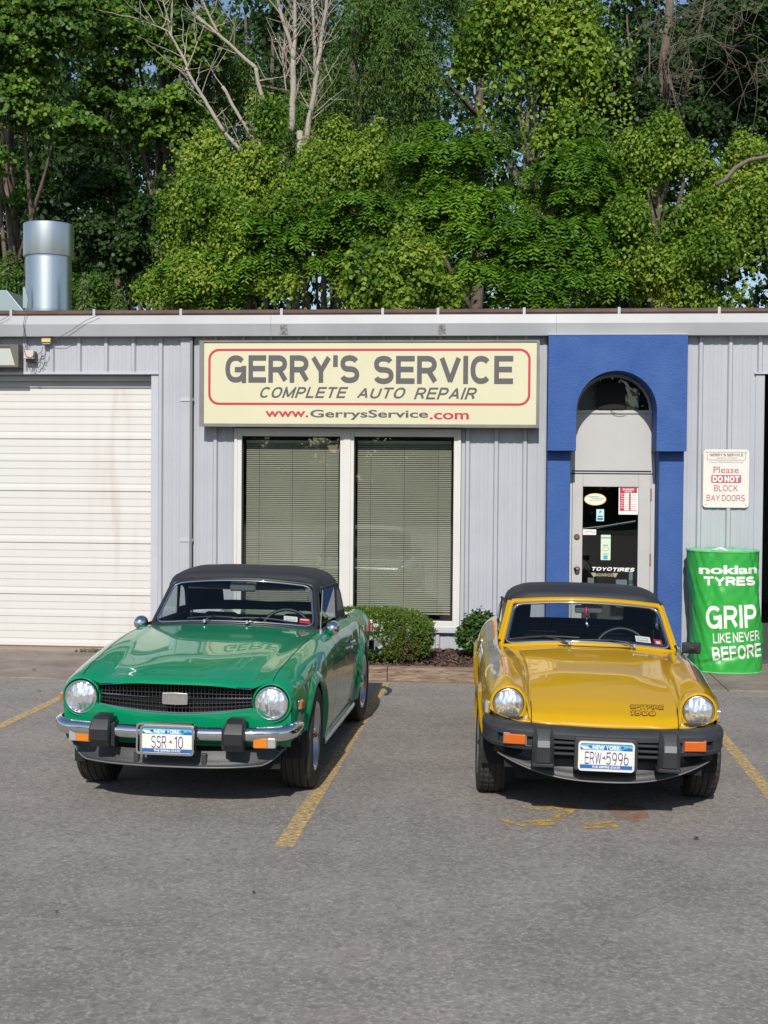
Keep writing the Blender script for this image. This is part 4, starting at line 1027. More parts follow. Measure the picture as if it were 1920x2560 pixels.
M['amber'] = mat("amber_lens", (0.68,0.21,0.006), 0.18, coat=1.0)
M['orange'] = mat("orange_lens", (0.58,0.115,0.005), 0.18, coat=1.0)
M['clearlens'] = mat("clear_lens", (0.33,0.33,0.32), 0.15, coat=1.0)
M['seam'] = mat("panel_gap", (0.006,0.006,0.006), 0.9)
M['silver'] = mat("silver_wheel_paint", (0.50,0.51,0.53), 0.22, metal=0.85, coat=0.6)
M['plateface'] = mat("plate_white", (0.72,0.70,0.66), 0.4)
M['plateblue'] = mat("plate_blue", (0.02,0.12,0.36), 0.4)
M['platesky'] = mat("plate_sky", (0.09,0.42,0.66), 0.4)
M['platenavy'] = mat("plate_navy", (0.035,0.035,0.17), 0.4)
M['badge'] = mat("brushed_badge", (0.50,0.49,0.47), 0.35, metal=0.9, bump=(30,0.1))
for k_ in ('amber', 'orange'):
    N, b_ = nodes_of(M[k_]); w_ = N.nodes.new("ShaderNodeTexWave"); w_.inputs["Scale"].default_value = 90; tc_ = N.nodes.new("ShaderNodeTexCoord")
    bp_ = N.nodes.new("ShaderNodeBump"); bp_.inputs["Strength"].default_value = 0.4; bp_.inputs["Distance"].default_value = 0.002
    N.links.new(tc_.outputs["Object"], w_.inputs[0]); N.links.new(w_.outputs[1], bp_.inputs["Height"]); N.links.new(bp_.outputs[0], b_.inputs["Normal"])

def lamp_reflector():
    m = mat("lamp_reflector", (0.85,0.86,0.87), 0.12, metal=1.0); return m
M['reflector'] = lamp_reflector()
M['lamplens'] = glass_mat("lamp_lens", (0.93,0.95,0.96), 1.0, 1.5)
def fluted_glass():
    m = bpy.data.materials.new("fluted_glass"); m.use_nodes = True; N = m.node_tree; b = N.nodes["Principled BSDF"]
    b.inputs["Base Color"].default_value = (0.88,0.90,0.92,1); b.inputs["Roughness"].default_value = 0.16; b.inputs["Metallic"].default_value = 0.80; b.inputs["Coat Weight"].default_value = 1.0
    tc = N.nodes.new("ShaderNodeTexCoord"); w = N.nodes.new("ShaderNodeTexVoronoi"); w.inputs["Scale"].default_value = 26
    mp = N.nodes.new("ShaderNodeMapping"); mp.inputs["Scale"].default_value = (1.6, 0.5, 0.7)
    n = N.nodes.new("ShaderNodeTexNoise"); n.inputs["Scale"].default_value = 14; n.inputs["Detail"].default_value = 1
    bp = N.nodes.new("ShaderNodeBump"); bp.inputs["Strength"].default_value = 0.55; bp.inputs["Distance"].default_value = 0.014
    ad = N.nodes.new("ShaderNodeMath"); ad.operation = 'ADD'
    N.links.new(tc.outputs["Object"], mp.inputs[0]); N.links.new(mp.outputs[0], w.inputs["Vector"]); N.links.new(tc.outputs["Object"], n.inputs["Vector"])
    N.links.new(w.outputs["Distance"], ad.inputs[0]); N.links.new(n.outputs["Fac"], ad.inputs[1])
    N.links.new(ad.outputs[0], bp.inputs["Height"]); N.links.new(bp.outputs[0], b.inputs["Normal"])
    return m
M['fluted'] = fluted_glass()

def headlight(parent, u, v, z, r, rim=True, ringcol=None, ring_r=None, tilt=0.0):
    h = empty("headlight", (u, v, z), parent=parent)
    m = MB(); n = 14
    prof = [(0, -0.030)] + [(r*0.90*sin(a), -0.030 + 0.030*(1-cos(a))/1.0*0.9) for a in np.linspace(0.12, pi/2, n)]
    prof = [(r*0.90*t, -0.030 + 0.026*t**2.2) for t in np.linspace(0, 1, n)]
    m.lathe(prof, (0,0,0), 'y', 48); m.build("lens", M['fluted'], h, smooth='all')
    m = MB()
    if rim: m.lathe([(r*0.86,-0.006),(r*0.875,-0.016),(r*0.92,-0.024),(r*0.985,-0.016),(r*1.0,-0.004),(r*1.0,0.015)], (0,0,0), 'y', 64); m.build("chrome_rim", M['chrome'], h, smooth='all')
    else: m.lathe([(r*0.90,-0.008),(r*0.95,-0.010),(r*0.985,-0.004),(r*0.99,0.02)], (0,0,0), 'y', 64); m.build("rim", M['satin'], h, smooth='all')
    return h

def wheel(parent, u, v, z, R, w, rr, side, style, steer=0.0, tread='tr'):
    """side: +1 outer face towards +u"""
    W_ = empty("wheel", (u, v, z + u*parent.rotation_euler[1]), parent=parent); W_.rotation_euler = (0, 0, steer)
    hw = w/2
    # tyre: rounded carcase with tread grooves cut as geometry
    prof = []
    sw = [(rr+0.004, hw*0.80), (rr+0.020, hw*0.90), (rr+(R-rr)*0.45, hw*1.03), (rr+(R-rr)*0.70, hw*1.03), (R-0.020, hw*0.97), (R-0.007, hw*0.885)]
    tread_pts = []
    ng = 4
    xs_ = np.linspace(hw*0.85, -hw*0.85, ng*2+1)
    for i, x in enumerate(xs_):
        crown = 0.004*(x/hw)**2
        if i % 2 == 1:
            tread_pts += [(R-crown, x+0.004), (R-0.008-crown, x+0.0025), (R-0.008-crown, x-0.0025), (R-crown, x-0.004)]
        else: tread_pts += [(R-crown, x)]
    prof = sw + tread_pts + [(r_, -x) for r_, x in sw[::-1]]
    n = 120; vs = []; fs = []; m_ = len(prof)
    for k in range(n):
        a = 2*pi*k/n
        for q, (r_, x) in enumerate(prof):
            rad = r_
            if len(sw) <= q < len(sw)+len(tread_pts) and tread == 'chev' and (k % 3 == 0) and r_ > R-0.006: rad = r_ - 0.006
            if len(sw) <= q < len(sw)+len(tread_pts) and tread == 'tr' and ((k + q) % 4 == 0) and r_ > R-0.006: rad = r_ - 0.004
            vs.append((x*side, rad*sin(a), rad*cos(a)))
    for k in range(n):
        k2 = (k+1) % n
        for q in range(m_-1): fs.append((k*m_+q, k2*m_+q, k2*m_+q+1, k*m_+q+1) if side > 0 else (k*m_+q, k*m_+q+1, k2*m_+q+1, k2*m_+q))
    m = MB(); m.v = vs; m.f = fs; m.mi = [0]*len(fs); m.build("tyre", M['rubber'], W_, smooth=True, angle=28)
    # rim
    e = hw*0.86
    if style == 'disc':
        prof = [(rr+0.010, e+0.002), (rr+0.012, e+0.008), (rr+0.002, e+0.010), (rr-0.010, e+0.002), (rr-0.016, e-0.020), (rr-0.024, e-0.036), (rr*0.62, e-0.046), (rr*0.45, e-0.040), (rr*0.30, e-0.026), (rr*0.27, e-0.024)]
    else:
        prof = [(rr+0.010, e+0.002), (rr+0.012, e+0.008), (rr+0.002, e+0.010), (rr-0.008, e+0.002), (rr-0.014, e-0.030), (rr-0.030, e-0.040), (rr*0.66, e-0.020), (rr*0.52, e-0.022), (rr*0.40, e-0.034), (rr*0.30, e-0.030)]
    m = MB(); m.lathe([(r_, x*side) for r_, x in prof], (0,0,0), 'x', 72); m.build("rim", M['silver'], W_, smooth='all')
    m = MB(); m.lathe([(rr*0.31, (e-0.030)*side), (rr*0.29, (e-0.018)*side), (rr*0.20, (e-0.002)*side), (rr*0.12, (e+0.010)*side), (0, (e+0.014)*side)], (0,0,0), 'x', 32); m.build("hub_cap", M['chrome'], W_, smooth='all')
    ns = 12 if style == 'disc' else 8
    for k in range(ns):
        a = 2*pi*k/ns; m = MB()
        Mx = Matrix.Rotation(a, 4, 'X')
        s_ = [(x, 0, 0) for x in (0,)]
        ptsq = [(0.012*c_, 0.017*s2) for c_, s2 in ((cos(t), sin(t)) for t in np.linspace(0, 2*pi, 13)[:-1])]
        m.add([Mx @ Vector(((e-0.041 if style == 'disc' else e-0.024)*side, p[0]*1.0, rr*0.80 + p[1])) for p in ptsq], [tuple(range(12))])
        m.build("rim_slot", M['seam'], W_)
    m = MB(); m.lathe([(rr-0.01, -e*side), (rr-0.01, (e-0.05)*side)], (0,0,0), 'x', 48); m.lathe([(0,(e-0.06)*side),(rr-0.01,(e-0.06)*side)], (0,0,0), 'x', 48); m.build("brake_side", M['black'], W_)
    return W_

def number_plate(parent, u, v, z, left, right, w=0.300, h=0.150, frame=0.013, frame_mat=None, hole=True):
    p = empty("number_plate", (u, v, z), parent=parent)
    if frame_mat is None: frame_mat = M['chrome']
    m = MB(); ring_prism(m, rrect(w+2*frame, h+2*frame, 0.020, 5), rrect(w-0.006, h-0.006, 0.012, 5), -0.008, 0.012); m.build("plate_frame", frame_mat, p, recalc=True)
    m = MB(); m.add([(x, 0, y) for x, y in rrect(w, h, 0.012, 5)], [tuple(range(24))]); m.build("plate_sheet", M['plateface'], p)
    # blue mountain band on top, navy band below
    m = MB(); m.box(-w/2+0.004, w/2-0.004, -0.0010, -0.0006, h/2-0.040, h/2-0.006); m.build("sky_band", M['platesky'], p)
    m = MB(); m.prism([(-w/2+0.005,h/2-0.040),(-0.10,h/2-0.040),(-0.09,h/2-0.020),(-0.12,h/2-0.026),(-w/2+0.005,h/2-0.022)], -0.0016, -0.0012, axis='y'); m.build("water_shape", M['plateblue'], p, recalc=True)
    m = MB(); m.prism([(-0.125,h/2-0.037),(-0.082,h/2-0.035),(-0.105,h/2-0.022),(-w/2+0.006,h/2-0.018),(-w/2+0.006,h/2-0.022)], -0.0022, -0.0018, axis='y'); m.build("falls_shape", M['plateface'], p, recalc=True)
    m = MB(); m.prism([(-0.012,h/2-0.038),(0.026,h/2-0.038),(0.020,h/2-0.018),(0.000,h/2-0.012),(-0.012,h/2-0.022)], -0.0016, -0.0012, axis='y'); m.build("blue_peak", M['plateblue'], p, recalc=True)
    m = MB(); m.prism([(0.085,h/2-0.040),(w/2-0.005,h/2-0.040),(w/2-0.005,h/2-0.026),(0.125,h/2-0.024),(0.122,h/2-0.012),(0.119,h/2-0.025),(0.10,h/2-0.028)], -0.0016, -0.0012, axis='y'); m.build("skyline", M['plateblue'], p, recalc=True)
    m = MB(); m.box(-w/2+0.004, w/2-0.004, -0.0010, -0.0006, -h/2+0.005, -h/2+0.027); m.build("blue_band", M['plateblue'], p)
    text("state_name", "NEW YORK", 0.150, 0.024, M['whiteprint'], p, T(0.0, -0.0030, h/2-0.025), thick=0.02)
    text("state_motto", "THE EMPIRE STATE", 0.155, 0.0125, M['whiteprint'], p, T(0.0, -0.0020, -h/2+0.016), thick=0.02)
    (s1, x1, w1), (s2, x2, w2) = left, right
    lettering("plate_number", s1, w1, 0.069, M['platenavy'], p, T(x1, -0.0018, -0.010), weight=0.095, gap=0.18)
    lettering("plate_number", s2, w2, 0.069, M['platenavy'], p, T(x2, -0.0018, -0.010), weight=0.095, gap=0.18)
    dx = (x1 + w1/2 + x2 - w2/2)/2
    m = MB(); m.prism([(dx-0.011,-0.011),(dx-0.004,-0.008),(dx+0.003,0.002),(dx+0.006,0.002),(dx+0.006,-0.010),(dx+0.014,-0.016),(dx+0.012,-0.018),(dx+0.001,-0.012)], -0.0022, -0.0018, axis='y'); m.build("state_shape", M['platenavy'], p, recalc=True)
    for sx_ in (-0.088, 0.088):
        for sz_ in (h/2-0.022, -h/2+0.014):
            if hole and not (sz_ < 0 and frame_mat is not M['chrome']):
                m = MB(); m.lathe([(0,-0.005),(0.006,-0.005),(0.008,-0.002)], (sx_, 0, sz_), 'y', 12); m.build("plate_bolt", M['dgrey'], p)
    return p

def bezel_path(corners, rad, n=6):
    """corners: 3-D points of a closed loop, rounded with radius rad"""
    out = []; N_ = len(corners)
    for i in range(N_):
        p = Vector(corners[i]); a = Vector(corners[i-1]); b = Vector(corners[(i+1) % N_]); r = rad[i] if isinstance(rad, (list, tuple)) else rad
        da = (a-p).normalized()*r; db = (b-p).normalized()*r
        for k in range(n+1):
            t = k/n; out.append((p+da)*(1-t)**2 + p*2*t*(1-t) + (p+db)*t**2)
    return out

def screen_surface(w0, v0, z0, w1, v1, z1, bow0, bow1, arch0=0.0, arch1=0.0):
    """curved windscreen: (s in -1..1, t in 0..1) -> point. bow: how far the middle is ahead of the corners"""
    def f(s, t):
        w = w0 + (w1-w0)*t; v = v0 + (v1-v0)*t; z = z0 + (z1-z0)*t
        bow = bow0 + (bow1-bow0)*t; ar_ = arch0 + (arch1-arch0)*t
        return Vector((s*w, v - bow*(1-s*s), z + ar_*(1-s*s)))
    return f

def surf_sheet(f, inset=0.0, n=24, k=14, name="glass"):
    m = MB(); G = np.array([[tuple(f(-1+2*j/n*1.0, i/k)) for j in range(n+1)] for i in range(k+1)]); m.grid(G[::-1]); return m

def surf_loop(f, s0, t0, t1, rs, n=8, per=18):
    """rounded loop on the surface"""
    pts = []
    cs = [(s0, t1), (-s0, t1), (-s0, t0), (s0, t0)]; N_ = 4
    loop = []
    for i in range(4):
        p = cs[i]; a = cs[i-1]; b = cs[(i+1) % 4]
        def tow(p, q, ds, dt):
            if abs(p[0]-q[0]) > 1e-6: return (p[0] + math.copysign(ds, q[0]-p[0]), p[1])
            return (p[0], p[1] + math.copysign(dt, q[1]-p[1]))
        pa = tow(p, a, *rs); pb = tow(p, b, *rs)
        for q in range(n+1):
            t = q/n; loop.append(((pa[0]*(1-t)**2 + p[0]*2*t*(1-t) + pb[0]*t*t), (pa[1]*(1-t)**2 + p[1]*2*t*(1-t) + pb[1]*t*t)))
        pn = cs[(i+1) % 4]; pn2 = tow(pn, p, *rs)
        for q in range(1, per):
            t = q/per; loop.append((pb[0]*(1-t)+pn2[0]*t, pb[1]*(1-t)+pn2[1]*t))
    return [f(s, t) for s, t in loop], loop

def wiper(parent, f, base, tip_s, tip_t, blade_len_s, off=0.012):
    """arm from the base point to a blade lying on the screen"""
    W_ = empty("wiper", base, parent=parent); b = Vector(base)
    def nrm(s, t):
        e = 1e-3; a = f(s+e, t)-f(s-e, t); c = f(s, t+e)-f(s, t-e); n_ = a.cross(c).normalized()
        return n_ if n_.y < 0 else -n_
    mid = f(tip_s, tip_t) + nrm(tip_s, tip_t)*off*1.6
    m = MB(); p0 = Vector((0,0,0)); p1 = (mid-b)*0.35 + Vector((0,-0.006,0.016)); p2 = mid-b
    m.tube([p0, p1, p2], [0.0075, 0.006, 0.004], 6); m.build("wiper_arm", M['bblack'], W_, smooth=True)
    pts = [f(tip_s + blade_len_s*q[0], tip_t + q[1]) + nrm(tip_s, tip_t)*off - b for q in ((-1,-0.02),(-0.5,0.0),(0,0.012),(0.5,0.0),(1,-0.02))]
    m = MB(); m.tube(pts, 0.0055, 6); m.build("wiper_blade", M['bblack'], W_, smooth=True)
    m = MB(); m.lathe([(0,0.022),(0.009,0.020),(0.011,0.008),(0.013,0)], (0,0,0), 'z', 14); m.build("wiper_spindle", M['chrome'], W_, smooth=True)

def seat_part(parent, u, v, z=0.30, h=0.62):
    s_ = empty("seat", (u, v, z), parent=parent)
    m = MB(); m.box(-0.22,0.22,-0.24,0.24,0,0.16); m.build("cushion", M['seat'], s_, bevel=0.05)
    Mx = Matrix.Rotation(radians(-14), 4, 'X')
    m = MB(); m.box(-0.22,0.22,0.20,0.31,0.08,0.52, Mx); m.build("backrest", M['seat'], s_, bevel=0.045)
    m = MB(); m.box(-0.13,0.13,0.21,0.29,h-0.14,h, Mx); m.build("headrest", M['seat'], s_, bevel=0.03)

def steering_wheel(parent, u, v, z, r=0.19, grey=False):
    Mx = Matrix.Translation((u, v, z)) @ Matrix.Rotation(radians(-22), 4, 'X')
    s_ = empty("steering_wheel", (0,0,0), parent=parent); s_.matrix_local = Mx
    m = MB(); m.tube([(r*cos(a), 0, r*sin(a)) for a in np.linspace(0, 2*pi, 41)[:-1]], 0.012, 8, closed=True); m.build("rim", M['bblack'], s_, smooth='all')
    for a in (0, pi, -pi/2):
        m = MB(); m.box(0.03, r-0.005, -0.004, 0.004, -0.014, 0.014, Matrix.Rotation(-a, 4, 'Y')); m.build("spoke", M['satin'], s_)
    m = MB(); m.lathe([(0,-0.02),(0.045,-0.015),(0.05,0.02)], (0,0,0), 'y', 20); m.build("hub", M['bblack'], s_, smooth=True)

def screen_sticker(parent, f, s, t, ds, dt, matl, name, off=0.004, lift=0.0):
    """flat print stuck inside the screen"""
    m = MB(); c = [f(s-ds, t-dt), f(s+ds, t-dt), f(s+ds, t+dt), f(s-ds, t+dt)]
    m.add([p + Vector((0, off, 0)) for p in c], [(0,1,2,3)]); return m.build(name, matl, parent)

def bar_sweep(section, path, closed=False):
    """sweep a closed 2-D section (a: outward, b: up) along a path in the u-v plane; path items (u, v, z, scale_b, scale_a)"""
    n = len(path); vs = []; k = len(section)
    for i in range(n):
        p = Vector(path[i][:3]); t = Vector(path[min(i+1,n-1)][:3]) - Vector(path[max(i-1,0)][:3]); t.z = 0; t.normalize(); o = Vector((t.y, -t.x, 0))  # outward = to the right of travel
        sb = path[i][3] if len(path[i]) > 3 else 1; sa = path[i][4] if len(path[i]) > 4 else 1
        for a, b in section: vs.append(p + o*a*sa + Vector((0,0,b*sb)))
    fs = []
    for i in range(n-1):
        for q in range(k):
            q2 = (q+1) % k; fs.append((i*k+q, i*k+q2, (i+1)*k+q2, (i+1)*k+q))
    fs.append(tuple(range(k))); fs.append(tuple(range(n*k-1, (n-1)*k-1, -1)))
    m = MB(); m.add(vs, fs); return m

def smooth_path(ctrl, n=8):
    """Catmull-Rom through control tuples"""
    C_ = np.array(ctrl, float); out = []
    for i in range(len(C_)-1):
        a = C_[max(i-1,0)]; b = C_[i]; c = C_[i+1]; d = C_[min(i+2,len(C_)-1)]
        for q in range(n):
            t = q/n; out.append(0.5*((2*b)+(c-a)*t+(2*a-5*b+4*c-d)*t*t+(3*b-a-3*c+d)*t**3))
    out.append(C_[-1]); return [tuple(p) for p in out]
# ------------------------------------------------------------------ the green roadster
GX, GY, GPHI = -1.844, -5.7837, 0.026
GC = empty("roadster", (GX, GY, 0.0), -GPHI); GC.rotation_euler = (0, 0.008, -GPHI); tag(GC, "bright green open-type sports car with black soft top and chrome bumper, parked before the window", "car")
g_rows = [  # each row: c0 centre, c1, c2 crease, c3 crest, c4 shoulder, c5 waist, c6 lower side, c7 sill edge
 [(0,-.690,.734),(.25,-.680,.730),(.440,-.625,.706),(.571,-.610,.748),(.660,-.600,.708),(.688,-.590,.628),(.684,-.590,.52),(.672,-.59,.40)],
 [(0,-.680,.748),(.25,-.668,.745),(.440,-.600,.722),(.572,-.580,.760),(.664,-.570,.722),(.698,-.560,.628),(.694,-.56,.50),(.680,-.56,.37)],
 [(0,-.560,.782),(.25,-.548,.779),(.440,-.470,.762),(.577,-.460,.790),(.676,-.450,.742),(.714,-.440,.632),(.712,-.44,.48),(.69,-.44,.33)],
 [(0,-.300,.828),(.25,-.290,.824),(.452,-.230,.808),(.588,-.220,.826),(.690,-.210,.772),(.732,-.200,.640),(.735,-.20,.46),(.705,-.20,.27)],
 [(0,.000,.868),(.25,.006,.862),(.468,.040,.846),(.600,.050,.857),(.700,.060,.800),(.740,.060,.655),(.742,.06,.44),(.708,.06,.24)],
 [(0,.320,.900),(.25,.324,.894),(.490,.350,.876),(.612,.350,.880),(.705,.350,.822),(.740,.350,.668),(.740,.35,.44),(.708,.35,.22)],
 [(0,.600,.922),(.27,.606,.914),(.515,.640,.892),(.620,.640,.892),(.708,.640,.832),(.738,.640,.676),(.738,.64,.44),(.706,.64,.21)],
 [(0,.715,.928),(.30,.735,.918),(.545,.800,.895),(.628,.800,.893),(.710,.800,.836),(.737,.800,.678),(.737,.80,.44),(.704,.80,.21)],
 [(0,1.20,.925),(.30,1.20,.915),(.555,1.20,.892),(.634,1.20,.888),(.712,1.20,.836),(.737,1.20,.680),(.737,1.20,.44),(.704,1.20,.21)],
 [(0,1.65,.910),(.30,1.65,.905),(.560,1.65,.888),(.634,1.65,.882),(.712,1.65,.832),(.738,1.65,.680),(.738,1.65,.44),(.704,1.65,.21)],
 [(0,2.00,.860),(.30,2.00,.857),(.540,2.00,.856),(.622,2.00,.862),(.712,2.00,.836),(.742,2.00,.680),(.744,2.00,.45),(.706,2.00,.22)],
 [(0,2.35,.835),(0.300,2.35,.833),(0.497,2.35,.831),(0.583,2.35,.846),(0.668,2.35,.800),(0.709,2.35,.680),(0.711,2.35,.45),(0.668,2.35,.24)],
 [(0,2.80,.800),(0.300,2.80,.798),(0.500,2.80,.796),(0.568,2.80,.815),(0.651,2.80,.772),(0.695,2.80,.670),(0.693,2.80,.48),(0.649,2.80,.30)],
 [(0,3.12,.770),(0.300,3.12,.768),(0.490,3.11,.767),(0.554,3.10,.788),(0.634,3.09,.752),(0.670,3.07,.660),(0.668,3.07,.50),(0.621,3.07,.36)],
 [(0,3.16,.740),(0.300,3.16,.740),(0.480,3.155,.740),(0.544,3.15,.750),(0.611,3.13,.720),(0.649,3.11,.650),(0.649,3.10,.52),(0.602,3.10,.40)],
 [(0,3.17,.55),(0.300,3.17,.55),(0.460,3.165,.55),(0.516,3.16,.55),(0.592,3.14,.55),(0.621,3.12,.54),(0.621,3.11,.50),(0.583,3.11,.42)],
]
kr = [3,8,14,16,18,14,8,18,20,18,18,18,12,4,6]; kc = [6,8,8,8,10,12,12]
G, ri, ci = eval_net(g_rows, kr, kc, rbreaks=(), cbreaks=(2,))
AR = 0.352
dead = cut_arches(G, [(0.0, 0.318, AR), (2.238, 0.318, AR)], ci[4])
NR, NC = G.shape[:2]
cabin = lambda i, j: (ri[7] <= i < ri[10]+2) and j < ci[3]
def cell_sets():
    P_ = {'bonnet': [], 'wing': [], 'door': [], 'rear_wing': [], 'boot_lid': [], 'scuttle': [], 'tail_panel': []}
    for i in range(NR-1):
        for j in range(NC-1):
            if dead[i, j] or cabin(i, j): continue
            if G[i, j, 1] < -0.28 and G[i, j, 2] < 0.42: continue
            if i < ri[6]+4 and j < ci[3]: P_['bonnet'].append((i, j))
            elif i < ri[7] and j < ci[3]: P_['scuttle'].append((i, j))
            elif i < ri[7]-1: P_['wing'].append((i, j))
            elif i < ri[9]: P_['door'].append((i, j))
            elif j < ci[2] and ri[11] <= i < ri[13]: P_['boot_lid'].append((i, j))
            elif i >= ri[14]: P_['tail_panel'].append((i, j))
            else: P_['rear_wing'].append((i, j))
    return P_
sets = cell_sets()
for nm, cells in sets.items():
    if nm in ('bonnet', 'scuttle', 'boot_lid', 'tail_panel'):
        m = part_from_grid(nm, G, cells, M['green'], GC, 1); m2 = part_from_grid(nm, G, cells, M['green'], GC, -1)
        m.add(m2.v, m2.f); m.build(nm, M['green'], GC, smooth='all', merge=0.0004)
    else:
        for s_ in (1, -1):
            m = part_from_grid(nm, G, cells, M['green'], GC, s_)
            o = m.build(nm, M['green'], GC, smooth='all', recalc=False)
            if nm == 'door' and s_ == 1: DOOR_R = o
Nn = grid_normals(G)
def seam_line(idx, parent=GC, name="panel_gap", w=0.005, mir=(1,-1), GG=None, NNn=None, off=0.0012, par=None):
    GG = G if GG is None else GG; NNn = Nn if NNn is None else NNn
    for s_ in mir:
        pts = [(GG[i, j][0]*s_, GG[i, j][1], GG[i, j][2]) for i, j in idx]; ns = []
        for i, j in idx:
            n_ = NNn[i, j]*1.0
            if n_[2] < 0 and abs(n_[2]) > abs(n_[0]): n_ = -n_
            if abs(n_[0]) >= abs(n_[2]) and n_[0] < 0: n_ = -n_
            ns.append((n_[0]*s_, n_[1], n_[2]))
        seam(pts, w, off, ns).build(name, M['seam'], parent)
seam_line([(i, ci[3]) for i in range(2, ri[7]-2)])
seam_line([(ri[6]+4, j) for j in range(0, ci[3]+1)], w=0.006)
seam_line([(ri[7]-1, j) for j in range(ci[3], NC)])
seam_line([(ri[9], j) for j in range(ci[3], NC)])
# flared wheel-arch lips
def arch_lip(Gx, av, az_, r_, out, wd, matl, parent, a0=-12, a1=192, name="arch_lip", n=56, side=(1,-1)):
    for s_ in side:
        rows = []
        for a in np.linspace(radians(a0), radians(a1), n):
            c_, sn = cos(a), sin(a)
            ub = body_u(Gx, av + (r_+wd)*c_, max(0.2, az_ + (r_+wd)*sn))
            ui = body_u(Gx, av + (r_+0.01)*c_, max(0.2, az_ + (r_+0.01)*sn))
            rows.append([(s_*(ub-0.004), av+(r_+wd)*c_, az_+(r_+wd)*sn), (s_*(max(ub,ui)+out*0.45), av+(r_+wd*0.5)*c_, az_+(r_+wd*0.5)*sn), (s_*(max(ub,ui)+out), av+(r_+0.010)*c_, az_+(r_+0.010)*sn),
                         (s_*(max(ub,ui)+out-0.002), av+(r_-0.001)*c_, az_+(r_-0.001)*sn), (s_*(ui-0.02), av+(r_-0.003)*c_, az_+(r_-0.003)*sn)])
        # smooth the radii along the arc
        A_ = np.array(rows); 
        for _ in range(4): A_[1:-1, :, 0] = (A_[:-2, :, 0] + 2*A_[1:-1, :, 0] + A_[2:, :, 0])/4
        m = MB(); m.grid(A_ if s_ > 0 else A_[:, ::-1]); m.build(name, matl, parent, smooth='all')
arch_lip(G, 0.0, 0.318, AR, 0.018, 0.060, M['green'], GC, a1=163)
arch_lip(G, 2.238, 0.318, AR, 0.030, 0.085, M['green'], GC)
# wheel wells, floor and under-body (dark)
def underbody(parent, wheels_v, R_, zc, half, v0, v1, z0=0.20, topz=0.60, name="underbody"):
    m = MB()
    m.box(-half+0.24, half-0.24, v0+0.04, v1-0.05, z0, 0.42)
    m.box(-half+0.03, half-0.03, wheels_v[0]+R_+0.04, wheels_v[1]-R_-0.04, z0, 0.40)
    for wv in wheels_v:
        for s_ in (1, -1):
            rows = []
            for a in np.linspace(radians(-10), radians(190), 24):
                rows.append([(s_*(half-0.03), wv+R_*cos(a), zc+R_*sin(a)), (s_*(half-0.30), wv+R_*cos(a), zc+R_*sin(a))])
            m.grid(np.array(rows))
            m.box(s_*(half-0.31)-0.005, s_*(half-0.31)+0.005, wv-R_, wv+R_, z0, zc+R_*0.95)
    return m.build(name, M['black'], parent)
underbody(GC, (0.0, 2.238), AR, 0.318, 0.735, -0.50, 3.05)
m = MB(); m.box(-0.64,0.64,-0.53,-0.48,0.30,0.66); m.build("radiator_support", M['black'], GC)
# sills
for s_ in (1,-1):
    m = MB(); m.box(s_*0.715-0.012, s_*0.715+0.012, 0.42, 1.82, 0.185, 0.235); m.build("sill_panel", M['green'], GC, bevel=0.004)
    m = MB(); m.box(s_*0.730-0.002, s_*0.730+0.003, 0.40, 1.84, 0.208, 0.216); m.build("sill_trim", M['chrome'], GC)
# ---- front: valance panel, lamp rings
def lerp(a, b, t): return a + (b-a)*t
rows = []
for z, du in ((0.600, 0.004), (0.575,0.0), (0.54,0.0), (0.48,0.004), (0.42,0.012), (0.37, 0.03)):
    r_ = []
    for u in np.linspace(-0.684, 0.684, 41):
        k = abs(u)/0.684; dip = 0.036*(1-min(1,(abs(u)/0.45))**2.0) if z > 0.59 else (0.018*(1-min(1,(abs(u)/0.45))**2.0) if z > 0.57 else 0)
        r_.append((u*(1-0.01*(z<0.4)), -0.652 + 0.060*k**2.6 + du, z - dip))
    rows.append(r_)
m = MB(); m.grid(np.array(rows)[::-1]); m.build("front_valance", M['green'], GC, smooth='all')
m = MB(); rows = []      # panel between lamp and grille, upper
for s_ in (1, -1):
    m = MB()
    # face plate round the lamp
    n = 40; outer = []; inner = []
    for a in np.linspace(0, 2*pi, n, endpoint=False):
        inner.append((s_*0.571 + 0.102*cos(a), -0.606, 0.630 + 0.102*sin(a)))
        outer.append((s_*0.571 + 0.117*cos(a), -0.598, 0.630 + 0.117*sin(a)))
    prof = [(0.103,0.050),(0.103,0.0),(0.106,-0.011),(0.111,-0.014),(0.116,-0.010),(0.1185,0.0),(0.1185,0.05)]
    m.lathe(prof, (s_*0.571,-0.604,0.630), 'y', 64); m.build("lamp_cowl", M['green'], GC, smooth='all')
    m = MB(); m.lathe([(0.108,0.05),(0.095,0.045)], (s_*0.571,-0.604,0.630), 'y', 40); m.lathe([(0.0,0.042),(0.10,0.045)], (s_*0.571,-0.604,0.630), 'y', 40); m.build("lamp_bowl", M['black'], GC)
    headlight(GC, s_*0.571, -0.606, 0.630, 0.101)
# lamp nacelle: fills between cowl and body skin
for s_ in (1, -1):
    ring0 = []; ring1 = []; ring2 = []
    for a in np.linspace(0, 2*pi, 49):
        ring0.append((s_*0.571+0.1175*cos(a), -0.600, 0.630+0.1175*sin(a)))
        ring1.append((s_*0.571+0.121*cos(a), -0.55, 0.630+0.121*sin(a)))
        ring2.append((s_*0.575+0.118*cos(a), -0.42, 0.632+0.118*sin(a)))
    m = MB(); A_ = np.array([ring0, ring1, ring2]); m.grid(A_ if s_ > 0 else A_[::-1]); m.build("lamp_nacelle", M['green'], GC, smooth='all')
